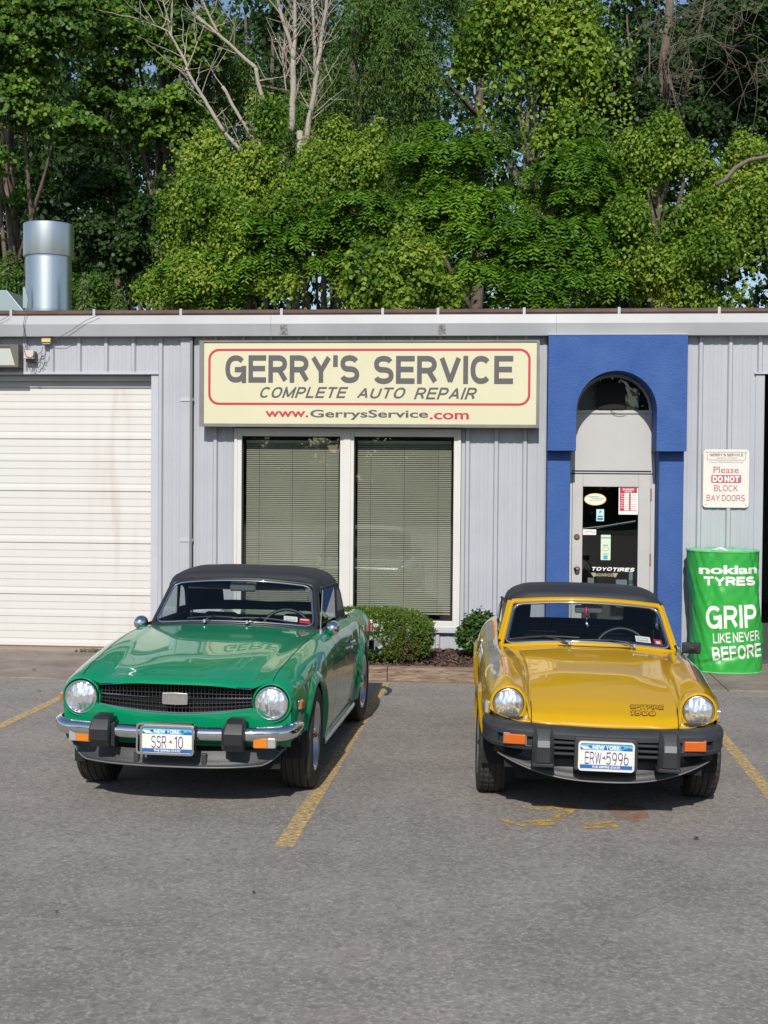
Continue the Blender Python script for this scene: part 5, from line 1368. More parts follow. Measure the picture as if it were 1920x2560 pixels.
# ---- grille
GRL = empty("grille", (0,0,0), parent=GC)
def gtop(u): return 0.7280 - 0.020*(abs(u)/0.455)**2.0
def gbot(u): return 0.5640 + 0.034*(abs(u)/0.455)**1.8
def gv(u): return -0.640 + 0.030*(abs(u)/0.455)**2
m = MB(); A_ = np.array([[(u, gv(u)+0.060, lerp(gbot(u)-0.01, gtop(u)+0.01, t)) for u in np.linspace(-0.465,0.465,30)] for t in np.linspace(0,1,4)]); m.grid(A_); m.build("grille_back", M['black'], GRL)
m = MB(); m.grid(np.array([[(u, -0.676+0.05*(abs(u)/0.455)**2, gtop(u)+0.006) for u in np.linspace(-0.46,0.46,30)], [(u, -0.56, gtop(u)+0.004) for u in np.linspace(-0.46,0.46,30)]])); m.build("grille_roof", M['black'], GRL)
for s_ in (1,-1):
    m = MB(); m.quad((s_*0.462,-0.63,0.59),(s_*0.462,-0.55,0.59),(s_*0.462,-0.55,0.72),(s_*0.462,-0.63,0.72)); m.build("grille_end", M['black'], GRL)
gm = mat("grille_bar_black", (0.03,0.03,0.032), 0.3, spec=0.6)
for k in range(41):
    u = -0.448 + 0.896*k/40; m = MB(); m.box(u-0.0015,u+0.0015,gv(u)+0.006,gv(u)+0.024,gbot(u)+0.006,gtop(u)-0.002); m.build("grille_bar", gm, GRL)
for t in (0.16, 0.31, 0.68, 0.84):
    m = MB(); m.tube([(u, gv(u)+0.004, lerp(gbot(u), gtop(u), t)) for u in np.linspace(-0.452,0.452,25)], 0.0022, 5); m.build("grille_crossbar", gm, GRL)
def hbar(zf, hh, matl, name, dv=0.0, r_=0.455):
    m = MB(); sec = [(-0.005,-hh),(0.006,-hh*0.6),(0.009,0),(0.006,hh*0.6),(-0.005,hh)]
    pth = [(u, gv(u)-0.004+dv, zf(u)) for u in np.linspace(-r_, r_, 31)]
    m = bar_sweep(sec, pth); return m.build(name, matl, GRL, smooth=True, recalc=True)
hbar(lambda u: lerp(gbot(u), gtop(u), 0.50)+0.004, 0.0055, M['chrome'], "centre_strip")
hbar(lambda u: gtop(u)+0.001, 0.0035, M['chrome'], "top_strip", -0.016)
hbar(lambda u: gbot(u)-0.001, 0.0065, M['chrome'], "bottom_strip", -0.006)
m = MB(); m.prism([(-0.075,0.612),(-0.077,0.645),(-0.075,0.678),(0.0,0.681),(0.075,0.678),(0.077,0.645),(0.075,0.612),(0,0.609)], -0.662, -0.630, axis='y'); m.build("badge", M['badge'], GRL, recalc=True, bevel=0.002, loc=(0.008,0,0))
text("badge_lettering", "TR6", 0.115, 0.034, mat("badge_print", (0.40,0.39,0.38), 0.4, metal=0.6), GRL, T(0.012,-0.6628,0.645), thick=0.0)
# ---- bumper
BP = empty("front_bumper", (0,0,0), parent=GC)
ctrl = [(-0.700,-0.385,0.480,0.70,1),(-0.710,-0.50,0.480,0.92,1),(-0.698,-0.610,0.476,1.15,1.0),(-0.648,-0.685,0.472,1.15,1.0),(-0.56,-0.728,0.472,1.05,1),(-0.36,-0.752,0.468,1.0,1),(0,-0.765,0.466,1.0,1)]
ctrl = ctrl + [(-a,b,c,d,e) for a,b,c,d,e in ctrl[:-1][::-1]]
pth = smooth_path(ctrl, 8)
sec = [(-0.004,-0.038),(0.012,-0.037),(0.024,-0.028),(0.030,-0.008),(0.031,0.010),(0.024,0.024),(0.010,0.034),(-0.006,0.038)]
sec = [(a, b) for a, b in sec]
m = bar_sweep(sec, pth); m.build("chrome_bar", M['chrome'], BP, smooth=True, angle=50, recalc=True)
for s_ in (1,-1):
    OR = empty("overrider", (s_*0.392+0.002, -0.790, 0.464), parent=GC); OR.scale = (0.90, 0.95, 0.93)
    # stout hooked block, faceted: section widens down the middle
    prof = [(-0.066,0.030),(-0.066,-0.004),(-0.058,-0.016),(0.058,-0.016),(0.066,-0.004),(0.066,0.030)]
    lv = [(-0.098,0.80,0.030),(-0.092,0.92,0.006),(-0.045,1.0,-0.026),(0.022,1.02,-0.030),(0.030,1.0,-0.026),(0.078,0.90,0.006),(0.094,0.84,0.034),(0.098,0.80,0.060)]
    rws = []
    for z, sc, dv in lv:
        rws.append([(x*sc, y+dv, z) for x, y in prof])
    m = MB(); m.grid(np.array(rws)); back = [(x*0.8, 0.085, z) for x, z in ((-0.066,-0.098),(0.066,-0.098),(0.066,0.098),(-0.066,0.098))]
    for k in range(len(rws)-1):
        for e in (0, -1):
            a, b = rws[k][e], rws[k+1][e]; m.add([a, b, (b[0]*0.95, 0.085, b[2]), (a[0]*0.95, 0.085, a[2])], [(0,1,2,3)])
    t_ = rws[-1]; m.add([*t_, (t_[-1][0]*0.95,0.12,t_[0][2]), (t_[0][0]*0.95,0.12,t_[0][2])], [tuple(range(8))]); t_ = rws[0]; m.add([*t_, (t_[-1][0]*0.95,0.09,t_[0][2]), (t_[0][0]*0.95,0.09,t_[0][2])], [tuple(range(8))])
    m.build("block", M['bblack'], OR, recalc=True, merge=0.0005, smooth=True, angle=22, bevel=0.004)
    m = MB(); m.prism([(-0.030,-0.07),(0.0,-0.085),(0.0,0.075),(-0.030,0.06)], -0.02, 0.07, axis='y'); m.build("shoe", M['bblack'], OR, recalc=True, loc=(-0.055 if s_ > 0 else 0.090,0.02,-0.01), bevel=0.006)
# plate holder
m = MB(); ring_prism(m, rrect(0.338,0.180,0.020,4), rrect(0.318,0.155,0.012,4), 0.0, 0.045); m.build("plate_surround", M['chrome'], GC, recalc=True, loc=(0.0,-0.828,0.441), smooth=True)
m = MB(); m.box(-0.16,0.16,0.02,0.04,-0.08,0.08); m.build("plate_backing", M['black'], GC, loc=(0.014,-0.828,0.438))
number_plate(GC, 0.014, -0.832, 0.437, ("SSR", -0.048, 0.086), ("10", 0.068, 0.050), w=0.298, h=0.150, frame=0.008)
# indicators below the bumper
for s_ in (1,-1):
    I_ = empty("indicator_lamp", (s_*0.548+(0.010 if s_>0 else 0.016), -0.735, 0.425), parent=GC); I_.rotation_euler = (0,0,radians(7)*s_)
    m = MB(); m.prism(rrect(0.132,0.066,0.012,4), 0.0, 0.04, axis='y'); m.build("lamp_base", M['chrome'], I_, recalc=True)
    m = MB(); m.prism(rrect(0.126,0.060,0.011,4), -0.020, -0.0005, axis='y')
    inner = -1 if s_ > 0 else 1
    a0, a1 = (-0.063, 0.016) if s_ > 0 else (-0.016, 0.063)
    m = MB(); m.box(a0,a1,-0.022,0.001,-0.029,0.029); m.build("amber_lens", M['amber'], I_, bevel=0.005)
    b0, b1 = (0.0165, 0.063) if s_ > 0 else (-0.063, -0.0165)
    m = MB(); m.box(b0,b1,-0.021,0.001,-0.029,0.029); m.build("clear_lens", M['clearlens'], I_, bevel=0.005)
# side marker
for s_ in (1,-1):
    m = MB(); m.box(-0.004,0.012,-0.030,0.030,-0.026,0.026); o = m.build("marker_base", M['chrome'], GC, loc=(s_*0.718,-0.500,0.610), rot=(0,0,radians(8)*-s_), bevel=0.003)
    m = MB(); m.box(0.0,0.020,-0.026,0.026,-0.022,0.022); o = m.build("side_marker", M['orange'], GC, loc=(s_*0.718,-0.500,0.610), rot=(0,0,radians(8)*-s_ if s_>0 else pi+radians(8)), bevel=0.004)
# ---- chin spoiler
rows = []
for t, (zt, zb_) in enumerate([(0,0)]): pass
us = np.linspace(-1, 1, 49); rows = [[], [], [], [], []]
for s in us:
    a = abs(s); u = 0.662*s*(1.0 if a < 0.9 else 1.0); v = -0.700 + 0.155*a**3.2
    ztop = 0.350 + 0.020*a**2; zbot = 0.268 + 0.014*a**2 + 0.105*max(0,(a-0.78)/0.22)**1.8
    dp = 0.05*(1 - a**4)
    rows[0].append((u, v+0.012, ztop)); rows[1].append((u, v+0.004, lerp(ztop,zbot,0.3))); rows[2].append((u, v-0.012, lerp(ztop,zbot,0.72))); rows[3].append((u, v-0.040*(1-a**6), zbot)); rows[4].append((u, v-0.020*(1-a**6), zbot-0.008))
m = MB(); m.grid(np.array(rows)); m.build("chin_spoiler", M['spoiler'], GC, smooth='all')
m = MB(); m.tube([(p[0], p[1]-0.001, p[2]-0.002) for p in rows[3]], 0.005, 6); m.build("spoiler_lip", mat("grey_lip", (0.14,0.14,0.145), 0.35), GC, smooth='all')
m = MB(); m.box(-0.62,0.62,-0.58,-0.56,0.24,0.40); m.build("spoiler_back", M['black'], GC)
for x0,x1 in ((-0.215,-0.185),(0.185,0.215)):
    m = MB(); m.box(x0,x1,-0.728,-0.70,0.285,0.345); m.build("spoiler_bracket", M['spoiler'], GC, bevel=0.003)
# ---- windscreen
f = screen_surface(0.588, 0.850, 0.892, 0.515, 1.135, 1.172, 0.115, 0.070, 0.040, 0.040)
WS = empty("windscreen", (0,0,0), parent=GC)
m = surf_sheet(lambda s, t: f(s*0.985, 0.02+0.95*t)); m.build("glass", M['screenglass'], WS, smooth='all')
lp, _ = surf_loop(f, 0.965, 0.045, 0.965, (0.13, 0.16))
m = MB(); m.tube(lp, 0.0075, 6, closed=True); m.build("chrome_bead", M['chrome'], WS, smooth='all')
lp, _ = surf_loop(f, 1.0, -0.01, 1.0, (0.10, 0.12))
m = MB(); m.tube([p + Vector((0,0.006,0)) for p in lp], 0.0155, 8, closed=True, flat=1.0); m.build("frame", M['bblack'], WS, smooth='all')
m = MB(); m.grid(np.array([[tuple(f(s,0.03)+Vector((0,-0.002,0))) for s in np.linspace(-1,1,31)], [tuple(f(s,-0.12)+Vector((0,-0.02,-0.004))) for s in np.linspace(-1,1,31)], [tuple(f(s,-0.22)+Vector((0,-0.045,0.0))) for s in np.linspace(-1,1,31)]])[::-1]); m.build("scuttle_seal", M['bblack'], WS, smooth='all')
wiper(GC, f, (-0.175,0.712,0.937), -0.20, 0.105, 0.34)
wiper(GC, f, (0.125,0.712,0.937), 0.36, 0.105, 0.34)
for nm, s, t, ds, dt, mt_ in (("registration_sticker",0.700,0.175,0.080,0.055,M['signwhite']),("inspection_sticker",0.865,0.160,0.062,0.055,M['red'])):
    screen_sticker(WS, f, s, t, ds, dt, mt_, nm)
screen_sticker(WS, f, 0.700, 0.175, 0.055, 0.028, M['greyprint'], "sticker_print", off=0.002); screen_sticker(WS, f, 0.700, 0.180, 0.050, 0.020, M['signwhite'], "sticker_print", off=0.001)
screen_sticker(WS, f, 0.862, 0.185, 0.048, 0.012, M['signwhite'], "sticker_print", off=0.002)
m = MB(); m.box(-0.095,0.095,-0.012,0.012,-0.030,0.030); m.build("interior_mirror", M['dgrey'], GC, loc=(0.005,1.10,1.152), bevel=0.012)
m = MB(); m.tube([(0.0,1.10,1.16),(0.0,1.105,1.20),(-0.01,1.13,1.225)], 0.006, 6); m.build("mirror_stem", M['chrome'], GC, smooth=True)
m = MB(); m.box(-0.045,0.045,-0.006,0.006,-0.012,0.012); m.build("mirror_tag", M['signwhite'], GC, loc=(-0.03,1.085,1.196))
for s_ in (1,-1):
    m = MB(); m.box(-0.18,0.18,-0.006,0.006,-0.045,0.045); m.build("sun_visor", M['bblack'], GC, loc=(s_*0.25+0.02,1.155,1.170), rot=(radians(-25),0,0), bevel=0.02)
# ---- soft top
TP = empty("soft_top", (0,0,0), parent=GC)
t_rows = [ # centre, .3, corner-in, rail top, rail low  (side openings handled below the rail)
 [(0,1.128,1.216),(.28,1.136,1.212),(.46,1.160,1.198),(.520,1.185,1.182),(.545,1.20,1.152),(.553,1.205,1.124)],
 [(0,1.155,1.242),(.28,1.162,1.237),(.47,1.185,1.220),(.535,1.21,1.196),(.560,1.22,1.160),(.568,1.225,1.129)],
 [(0,1.300,1.276),(.28,1.305,1.270),(.475,1.32,1.246),(.545,1.33,1.212),(.575,1.335,1.170),(.583,1.34,1.134)],
 [(0,1.500,1.286),(.28,1.505,1.280),(.475,1.52,1.256),(.548,1.53,1.220),(.580,1.535,1.174),(.590,1.54,1.134)],
 [(0,1.680,1.274),(.28,1.685,1.268),(.470,1.70,1.246),(.545,1.71,1.212),(.580,1.72,1.170),(.592,1.72,1.124)],
 [(0,1.800,1.246),(.28,1.805,1.240),(.465,1.80,1.216),(.540,1.79,1.184),(.582,1.79,1.144),(.600,1.79,1.094)],
 [(0,1.900,1.164),(.28,1.900,1.159),(.47,1.88,1.139),(.550,1.86,1.114),(.592,1.85,1.084),(.608,1.84,1.044)],
 [(0,2.060,0.939),(.28,2.050,0.944),(.49,2.02,0.934),(.575,1.98,0.924),(.612,1.95,0.914),(.625,1.93,0.894)],
 [(0,2.090,0.889),(.28,2.085,0.887),(.50,2.05,0.884),(.585,2.01,0.882),(.620,1.97,0.879),(.630,1.95,0.872)],
]
GT, tri, tci = eval_net(t_rows, [4,8,10,9,8,6,10,3], [8,8,6,6,5])
def topcell(i, j):
    # rear window and rear quarter windows
    if tri[6]+1 <= i < tri[7]-1 and j < tci[1]+3: return 'rear_window'
    return 'top'
for s_ in (1,-1):
    c1 = [(i,j) for i in range(GT.shape[0]-1) for j in range(GT.shape[1]-1) if topcell(i,j)=='top']
    c2 = [(i,j) for i in range(GT.shape[0]-1) for j in range(GT.shape[1]-1) if topcell(i,j)=='rear_window']
    if s_ == 1: cm, cw = part_from_grid("", GT, c1, None, None, 1), part_from_grid("", GT, c2, None, None, 1)
    else:
        a = part_from_grid("", GT, c1, None, None, -1); cm.add(a.v, a.f); a = part_from_grid("", GT, c2, None, None, -1); cw.add(a.v, a.f)
cm.build("canopy", M['cloth'], TP, smooth='all', merge=0.0005); cw.build("rear_window", M['softwin'], TP, smooth='all', merge=0.0005)
# rain drip roll above the header and side
m = MB(); m.tube([(p[0]*1.0, p[1]-0.004, p[2]-0.012) for p in [(-x,y,z) for x,y,z in GT[0][::-1]] + [tuple(q) for q in GT[0]]], 0.012, 8); m.build("header_roll", M['cloth'], TP, smooth='all')
for s_ in (1,-1):
    # side: quarter panel with window, behind the door glass
    q = [(0.600,1.56,1.155),(0.610,1.56,0.885),(0.628,1.95,0.878),(0.608,1.84,1.060),(0.600,1.79,1.110),(0.592,1.72,1.140)]
    w_ = [(0.602,1.64,1.105),(0.612,1.64,0.945),(0.624,1.86,0.935),(0.613,1.79,1.050),(0.609,1.755,1.075),(0.605,1.70,1.098)]
    m = MB(); n = 6; m.add([(x*s_,y,z) for x,y,z in q] + [(x*s_,y,z) for x,y,z in w_], [(i,(i+1)%n,n+(i+1)%n,n+i) for i in range(n)]); m.build("quarter_panel", M['cloth'], TP, recalc=True)
    m = MB(); m.add([(x*s_,y,z) for x,y,z in w_], [tuple(range(n))]); m.build("quarter_window", M['softwin'], TP)
    # rail along the top of the door glass, rear post
    m = MB(); m.tube([(s_*0.553,1.20,1.150),(s_*0.585,1.36,1.152),(s_*0.593,1.55,1.152),(s_*0.597,1.70,1.138)], 0.013, 8); m.build("side_rail", M['cloth'], TP, smooth='all')
    # door glass: quarter light and wound glass lowered a little
    m = MB(); m.add([(s_*0.600,0.985,0.905),(s_*0.610,1.56,0.895),(s_*0.600,1.56,1.145),(s_*0.560,1.19,1.150)], [(0,1,2,3)]); m.build("door_glass", M['carglass'], GC)
    m = MB(); m.tube([(s_*0.595,0.90,0.905),(s_*0.530,1.165,1.165)], 0.013, 8); m.build("pillar", M['bblack'], GC, smooth=True)
    m = MB(); m.tube([(s_*0.604,1.56,0.90),(s_*0.598,1.56,1.15)], 0.007, 6); m.build("glass_channel", M['bblack'], GC, smooth=True)
    m = MB(); m.tube([(s_*0.632,0.83,0.897),(s_*0.634,1.2,0.893),(s_*0.634,1.64,0.889)], 0.008, 6); m.build("door_top_seal", M['bblack'], GC, smooth=True)
# ---- cabin
m = MB(); m.box(-0.60,0.60,0.82,0.98,0.55,0.915); m.build("dashboard", M['carpet'], GC, bevel=0.03)
m = MB(); m.box(-0.62,0.62,0.80,2.05,0.30,0.34); m.box(-0.62,0.62,1.98,2.00,0.30,0.86); m.box(-0.64,-0.62,0.80,2.0,0.30,0.88); m.box(0.62,0.64,0.80,2.0,0.30,0.88); m.build("cabin_tub", M['carpet'], GC)
m = MB(); m.box(-0.58,0.58,1.72,2.02,0.78,0.80); m.build("rear_shelf", M['carpet'], GC)
seat_part(GC, -0.31, 1.36, 0.32, 0.66); seat_part(GC, 0.31, 1.36, 0.32, 0.66)
steering_wheel(GC, 0.31, 1.14, 0.815, 0.185)
# ---- mirrors, aerial, handle, wheels, rear
for s_ in (1,-1):
    Mi = empty("door_mirror", (s_*0.684+0.014, 0.86, 0.885), parent=GC)
    m = MB(); m.lathe([(0,-0.062),(0.018,-0.060),(0.034,-0.048),(0.046,-0.026),(0.051,0.0),(0.050,0.012),(0.044,0.016),(0.0,0.016)], (0,0,0.020), 'y', 36); m.build("shell", M['chrome'], Mi, smooth='all')
    m = MB(); m.tube([(0.0,0,-0.005),(-s_*0.018,0.0,-0.040),(-s_*0.022,0,-0.068)], [0.009,0.008,0.010], 8); m.build("stem", M['chrome'], Mi, smooth=True)
    m = MB(); m.lathe([(0,0.005),(0.016,0.003),(0.022,-0.006)], (-s_*0.022,0,-0.062), 'z', 16); m.build("foot", M['chrome'], Mi, smooth=True)
AE = empty("aerial", (0.640,0.70,0.872), parent=GC)
m = MB(); m.tube([(0,0,0.03),(0.002,0.01,0.12),(0.006,0.03,0.305)], [0.005,0.005,0.0035], 6); m.build("mast", M['chrome'], AE, smooth=True)
m = MB(); m.lathe([(0,0.05),(0.008,0.045),(0.008,0.03),(0.013,0.022),(0.015,0.0)], (0,0,0), 'z', 16); m.build("collar", M['chrome'], AE, smooth=True)
for s_ in (1,-1):
    HD = empty("door_handle", (s_*0.738,1.50,0.738), parent=GC)
    m = MB(); m.tube([(0,-0.06,0),(s_*0.022,-0.045,0),(s_*0.026,0,0),(s_*0.022,0.045,0),(0,0.06,0)], 0.008, 8); m.build("grip", M['chrome'], HD, smooth=True)
    m = MB(); m.lathe([(0,0.012),(0.010,0.010),(0.012,0)], (0,0.04,-0.050), 'x', 14) ; m.build("lock", M['chrome'], HD, smooth=True)
for (wv, wu, st) in ((0.0,0.645,radians(3)),(2.238,0.648,0)):
    for s_ in (1,-1): wheel(GC, s_*wu, wv, 0.320, 0.320, 0.195, 0.205, s_, 'disc', st)
# rear lamps and rear bumper (just seen past the flank)
for s_ in (1,-1):
    m = MB(); m.box(-0.10,0.10,-0.02,0.03,-0.06,0.06); m.build("tail_lamp", M['red'], GC, loc=(s_*0.57,3.17,0.66), bevel=0.01)
    m = MB(); m.box(-0.005,0.010,-0.05,0.05,-0.025,0.025); m.build("rear_marker", M['redfade'], GC, loc=(s_*0.705,3.02,0.66), bevel=0.004)
ctrl = [(-0.765,2.85,0.485,1,1),(-0.775,3.05,0.485,1.15,1),(-0.72,3.22,0.485,1.1,1),(-0.5,3.28,0.485,1,1),(0,3.30,0.485,1,1)]; ctrl = ctrl + [(-a,b,c,d,e) for a,b,c,d,e in ctrl[:-1][::-1]]
m = bar_sweep([(-a, b) for a, b in sec], smooth_path(ctrl, 6)); m.build("rear_bumper", M['chrome'], GC, smooth=True, angle=50, recalc=True)
# luggage rack rail behind
m = MB(); m.tube(smooth_path([(-0.50,2.35,0.90),(-0.50,2.40,1.0),(-0.42,2.42,1.04),(0,2.42,1.045),(0.42,2.42,1.04),(0.50,2.40,1.0),(0.50,2.35,0.90)], 6), 0.009, 8); m.build("luggage_rack", M['chrome'], GC, smooth='all')
# ------------------------------------------------------------------ the yellow roadster
YX, YY, YPHI = 0.6148, -5.751, -0.0057
YC = empty("roadster", (YX, YY, 0.0), -YPHI); YC.rotation_euler = (0, 0.019, -YPHI); tag(YC, "mustard yellow sports car with grey rubber bumper and black soft top near the blue entrance", "car")
GC["group"] = "classic two-seat sports cars in the parking bays"; YC["group"] = "classic two-seat sports cars in the parking bays"
# columns: 0 centre,1,2 hood side low line,3 bulge inner foot,4 bulge shoulder,5 crest,6 outer shoulder,7 waist,8 lower,9 sill
s_rows = [
 [(0,-.672,.512),(.22,-.668,.516),(.380,-.660,.524),(.412,-.655,.528),(.430,-.640,.560),(.445,-.545,.655),(.543,-.535,.728),(.628,-.530,.672),(.652,-.515,.600),(.650,-.50,.52),(.64,-.50,.42)],
 [(0,-.688,.535),(.22,-.684,.539),(.380,-.676,.546),(.412,-.668,.550),(.430,-.640,.590),(.447,-.525,.668),(.543,-.515,.732),(.630,-.505,.680),(.658,-.49,.605),(.658,-.47,.51),(.64,-.46,.40)],
 [(0,-.660,.580),(.22,-.656,.582),(.380,-.645,.586),(.412,-.638,.590),(.430,-.590,.625),(.449,-.490,.684),(.545,-.485,.738),(.634,-.475,.690),(.664,-.46,.610),(.666,-.43,.50),(.645,-.42,.37)],
 [(0,-0.56,0.628),(0.22,-0.556,0.628),(0.382,-0.546,0.626),(0.412,-0.54,0.627),(0.432,-0.5,0.656),(0.453,-0.43,0.702),(0.547,-0.425,0.751),(0.638,-0.415,0.702),(0.674,-0.4,0.615),(0.678,-0.38,0.490),(0.65,-0.37,0.340)],
 [(0,-0.35,0.692),(0.22,-0.346,0.690),(0.385,-0.336,0.682),(0.414,-0.33,0.681),(0.436,-0.31,0.705),(0.462,-0.28,0.738),(0.552,-0.28,0.773),(0.644,-0.27,0.722),(0.69,-0.26,0.625),(0.7,-0.25,0.480),(0.67,-0.25,0.300)],
 [(0,-0.1,0.742),(0.22,-0.096,0.740),(0.39,-0.09,0.726),(0.416,-0.086,0.724),(0.442,-0.07,0.748),(0.475,-0.05,0.774),(0.56,-0.05,0.798),(0.652,-0.05,0.744),(0.706,-0.05,0.640),(0.718,-0.05,0.480),(0.69,-0.05,0.260)],
 [(0,0.15,0.780),(0.22,0.153,0.777),(0.4,0.16,0.760),(0.424,0.165,0.758),(0.452,0.17,0.780),(0.49,0.18,0.802),(0.572,0.18,0.816),(0.66,0.18,0.762),(0.716,0.18,0.655),(0.728,0.18,0.480),(0.7,0.18,0.230)],
 [(0,0.4,0.812),(0.22,0.404,0.808),(0.43,0.42,0.792),(0.45,0.425,0.789),(0.478,0.43,0.795),(0.512,0.43,0.806),(0.588,0.43,0.811),(0.668,0.43,0.760),(0.722,0.43,0.665),(0.732,0.43,0.460),(0.7,0.43,0.200)],
 [(0,0.585,0.828),(0.22,0.595,0.824),(0.47,0.63,0.797),(0.49,0.635,0.794),(0.515,0.64,0.798),(0.545,0.64,0.805),(0.602,0.64,0.804),(0.672,0.64,0.760),(0.724,0.64,0.670),(0.733,0.64,0.450),(0.7,0.64,0.180)],
 [(0,.70,.832),(.24,.72,.825),(.520,.80,.798),(.535,.80,.798),(.550,.80,.798),(.570,.80,.800),(.615,.80,.798),(.675,.80,.760),(.724,.80,.672),(.733,.80,.45),(.70,.80,.18)],
 [(0,1.20,.815),(.24,1.20,.812),(.53,1.20,.802),(.545,1.20,.802),(.560,1.20,.802),(.580,1.20,.804),(.622,1.20,.798),(.678,1.20,.762),(.724,1.20,.668),(.732,1.20,.45),(.70,1.20,.18)],
 [(0,1.58,.835),(.24,1.58,.832),(.53,1.58,.826),(.545,1.58,.828),(.560,1.58,.832),(.585,1.58,.840),(.632,1.58,.832),(.690,1.58,.782),(.730,1.58,.668),(.738,1.58,.46),(.70,1.58,.18)],
 [(0,1.85,.840),(.24,1.85,.838),(.50,1.85,.838),(.52,1.85,.842),(.545,1.85,.850),(.580,1.85,.862),(.640,1.85,.850),(.705,1.85,.790),(.745,1.85,.672),(.750,1.85,.47),(.70,1.85,.20)],
 [(0,2.15,.830),(.24,2.15,.828),(.49,2.15,.826),(.51,2.15,.830),(.540,2.15,.840),(.580,2.15,.852),(.640,2.15,.838),(.702,2.15,.780),(.745,2.15,.668),(.752,2.15,.47),(.69,2.15,.24)],
 [(0,2.60,.790),(.24,2.60,.788),(.47,2.60,.786),(.49,2.60,.788),(.525,2.60,.795),(.565,2.60,.802),(.620,2.60,.788),(.672,2.60,.735),(.705,2.60,.640),(.705,2.60,.48),(.65,2.60,.30)],
 [(0,2.84,.750),(.24,2.84,.749),(.45,2.84,.747),(.47,2.84,.748),(.51,2.84,.752),(.55,2.84,.756),(.60,2.84,.740),(.645,2.84,.70),(.67,2.84,.62),(.67,2.84,.49),(.62,2.84,.36)],
 [(0,2.87,.55),(.24,2.87,.55),(.44,2.87,.55),(.46,2.87,.55),(.50,2.87,.55),(.54,2.87,.55),(.58,2.87,.55),(.615,2.87,.55),(.635,2.87,.54),(.635,2.87,.50),(.60,2.87,.42)],
]
kr = [3,5,8,14,16,14,14,12,8,20,20,14,14,18,12,5]; kc = [6,6,3,3,4,7,7,7,12,12]
H_, rj, cj = eval_net(s_rows, kr, kc, cbreaks=(3,))
AR2 = 0.335
dead2 = cut_arches(H_, [(0.0, 0.285, AR2), (2.108, 0.285, AR2)], cj[6])
NR2, NC2 = H_.shape[:2]
cab2 = lambda i, j: (rj[9] <= i < rj[12]-2) and j < cj[5]
sets2 = {'bonnet': [], 'door': [], 'rear_wing': [], 'boot_lid': [], 'scuttle': [], 'tail_panel': []}
for i in range(NR2-1):
    for j in range(NC2-1):
        if dead2[i, j] or cab2(i, j): continue
        if H_[i, j, 1] < -0.25 and H_[i, j, 2] < 0.44: continue
        if i < rj[8]+2: sets2['bonnet'].append((i, j))
        elif i < rj[9]-1: sets2['scuttle'].append((i, j))
        elif i < rj[11] and j >= cj[5]: sets2['door'].append((i, j))
        elif j < cj[2] and rj[12] <= i < rj[15]: sets2['boot_lid'].append((i, j))
        elif i >= rj[15]: sets2['tail_panel'].append((i, j))
        else: sets2['rear_wing'].append((i, j))
for nm, cells in sets2.items():
    if nm in ('door', 'rear_wing'):
        for s_ in (1,-1): part_from_grid(nm, H_, cells, None, None, s_).build(nm, M['yellow'], YC, smooth='all')
    else:
        m = part_from_grid(nm, H_, cells, None, None, 1); m2 = part_from_grid(nm, H_, cells, None, None, -1); m.add(m2.v, m2.f); m.build(nm, M['yellow'], YC, smooth='all', merge=0.0004)
Nn2 = grid_normals(H_)
def seam2(idx, **kw): seam_line(idx, parent=YC, GG=H_, NNn=Nn2, **kw)
seam2([(rj[8]+2, j) for j in range(0, NC2)], w=0.006)
seam2([(rj[9]-1, j) for j in range(cj[5], NC2)]); seam2([(rj[11], j) for j in range(cj[5], NC2)])
arch_lip(H_, 0.0, 0.285, AR2, 0.014, 0.040, M['yellow'], YC, a1=160)
arch_lip(H_, 2.108, 0.285, AR2, 0.020, 0.055, M['yellow'], YC)
underbody(YC, (0.0, 2.108), AR2, 0.285, 0.722, -0.48, 2.80, z0=0.17)
# flank stripes: grey band edged in red following the waist
for w0_, w1_, mt_, nm in ((0.18,0.86,mat("stripe_grey",(0.20,0.22,0.25),0.3,coat=1.0),"grey_stripe"),(0.02,0.16,mat("stripe_red",(0.60,0.06,0.03),0.3,coat=1.0),"red_stripe")):
    for s_ in (1,-1):
        A_ = []
        for i in range(rj[4]-4, rj[13]):
            r_ = []
            for t in (w0_, (w0_+w1_)/2, w1_):
                jj = cj[6] + t*(cj[7]-cj[6]) ; j0 = int(jj); fr_ = jj-j0; p = H_[i, j0]*(1-fr_)+H_[i, j0+1]*fr_; n_ = Nn2[i, j0]; n_ = n_ if n_[0] > 0 else -n_
                p = p + n_*0.0012; r_.append((p[0]*s_, p[1], p[2]))
            A_.append(r_)
        m = MB(); A_ = np.array(A_); m.grid(A_ if s_ > 0 else A_[:, ::-1]); m.build(nm, mt_, YC, smooth='all')
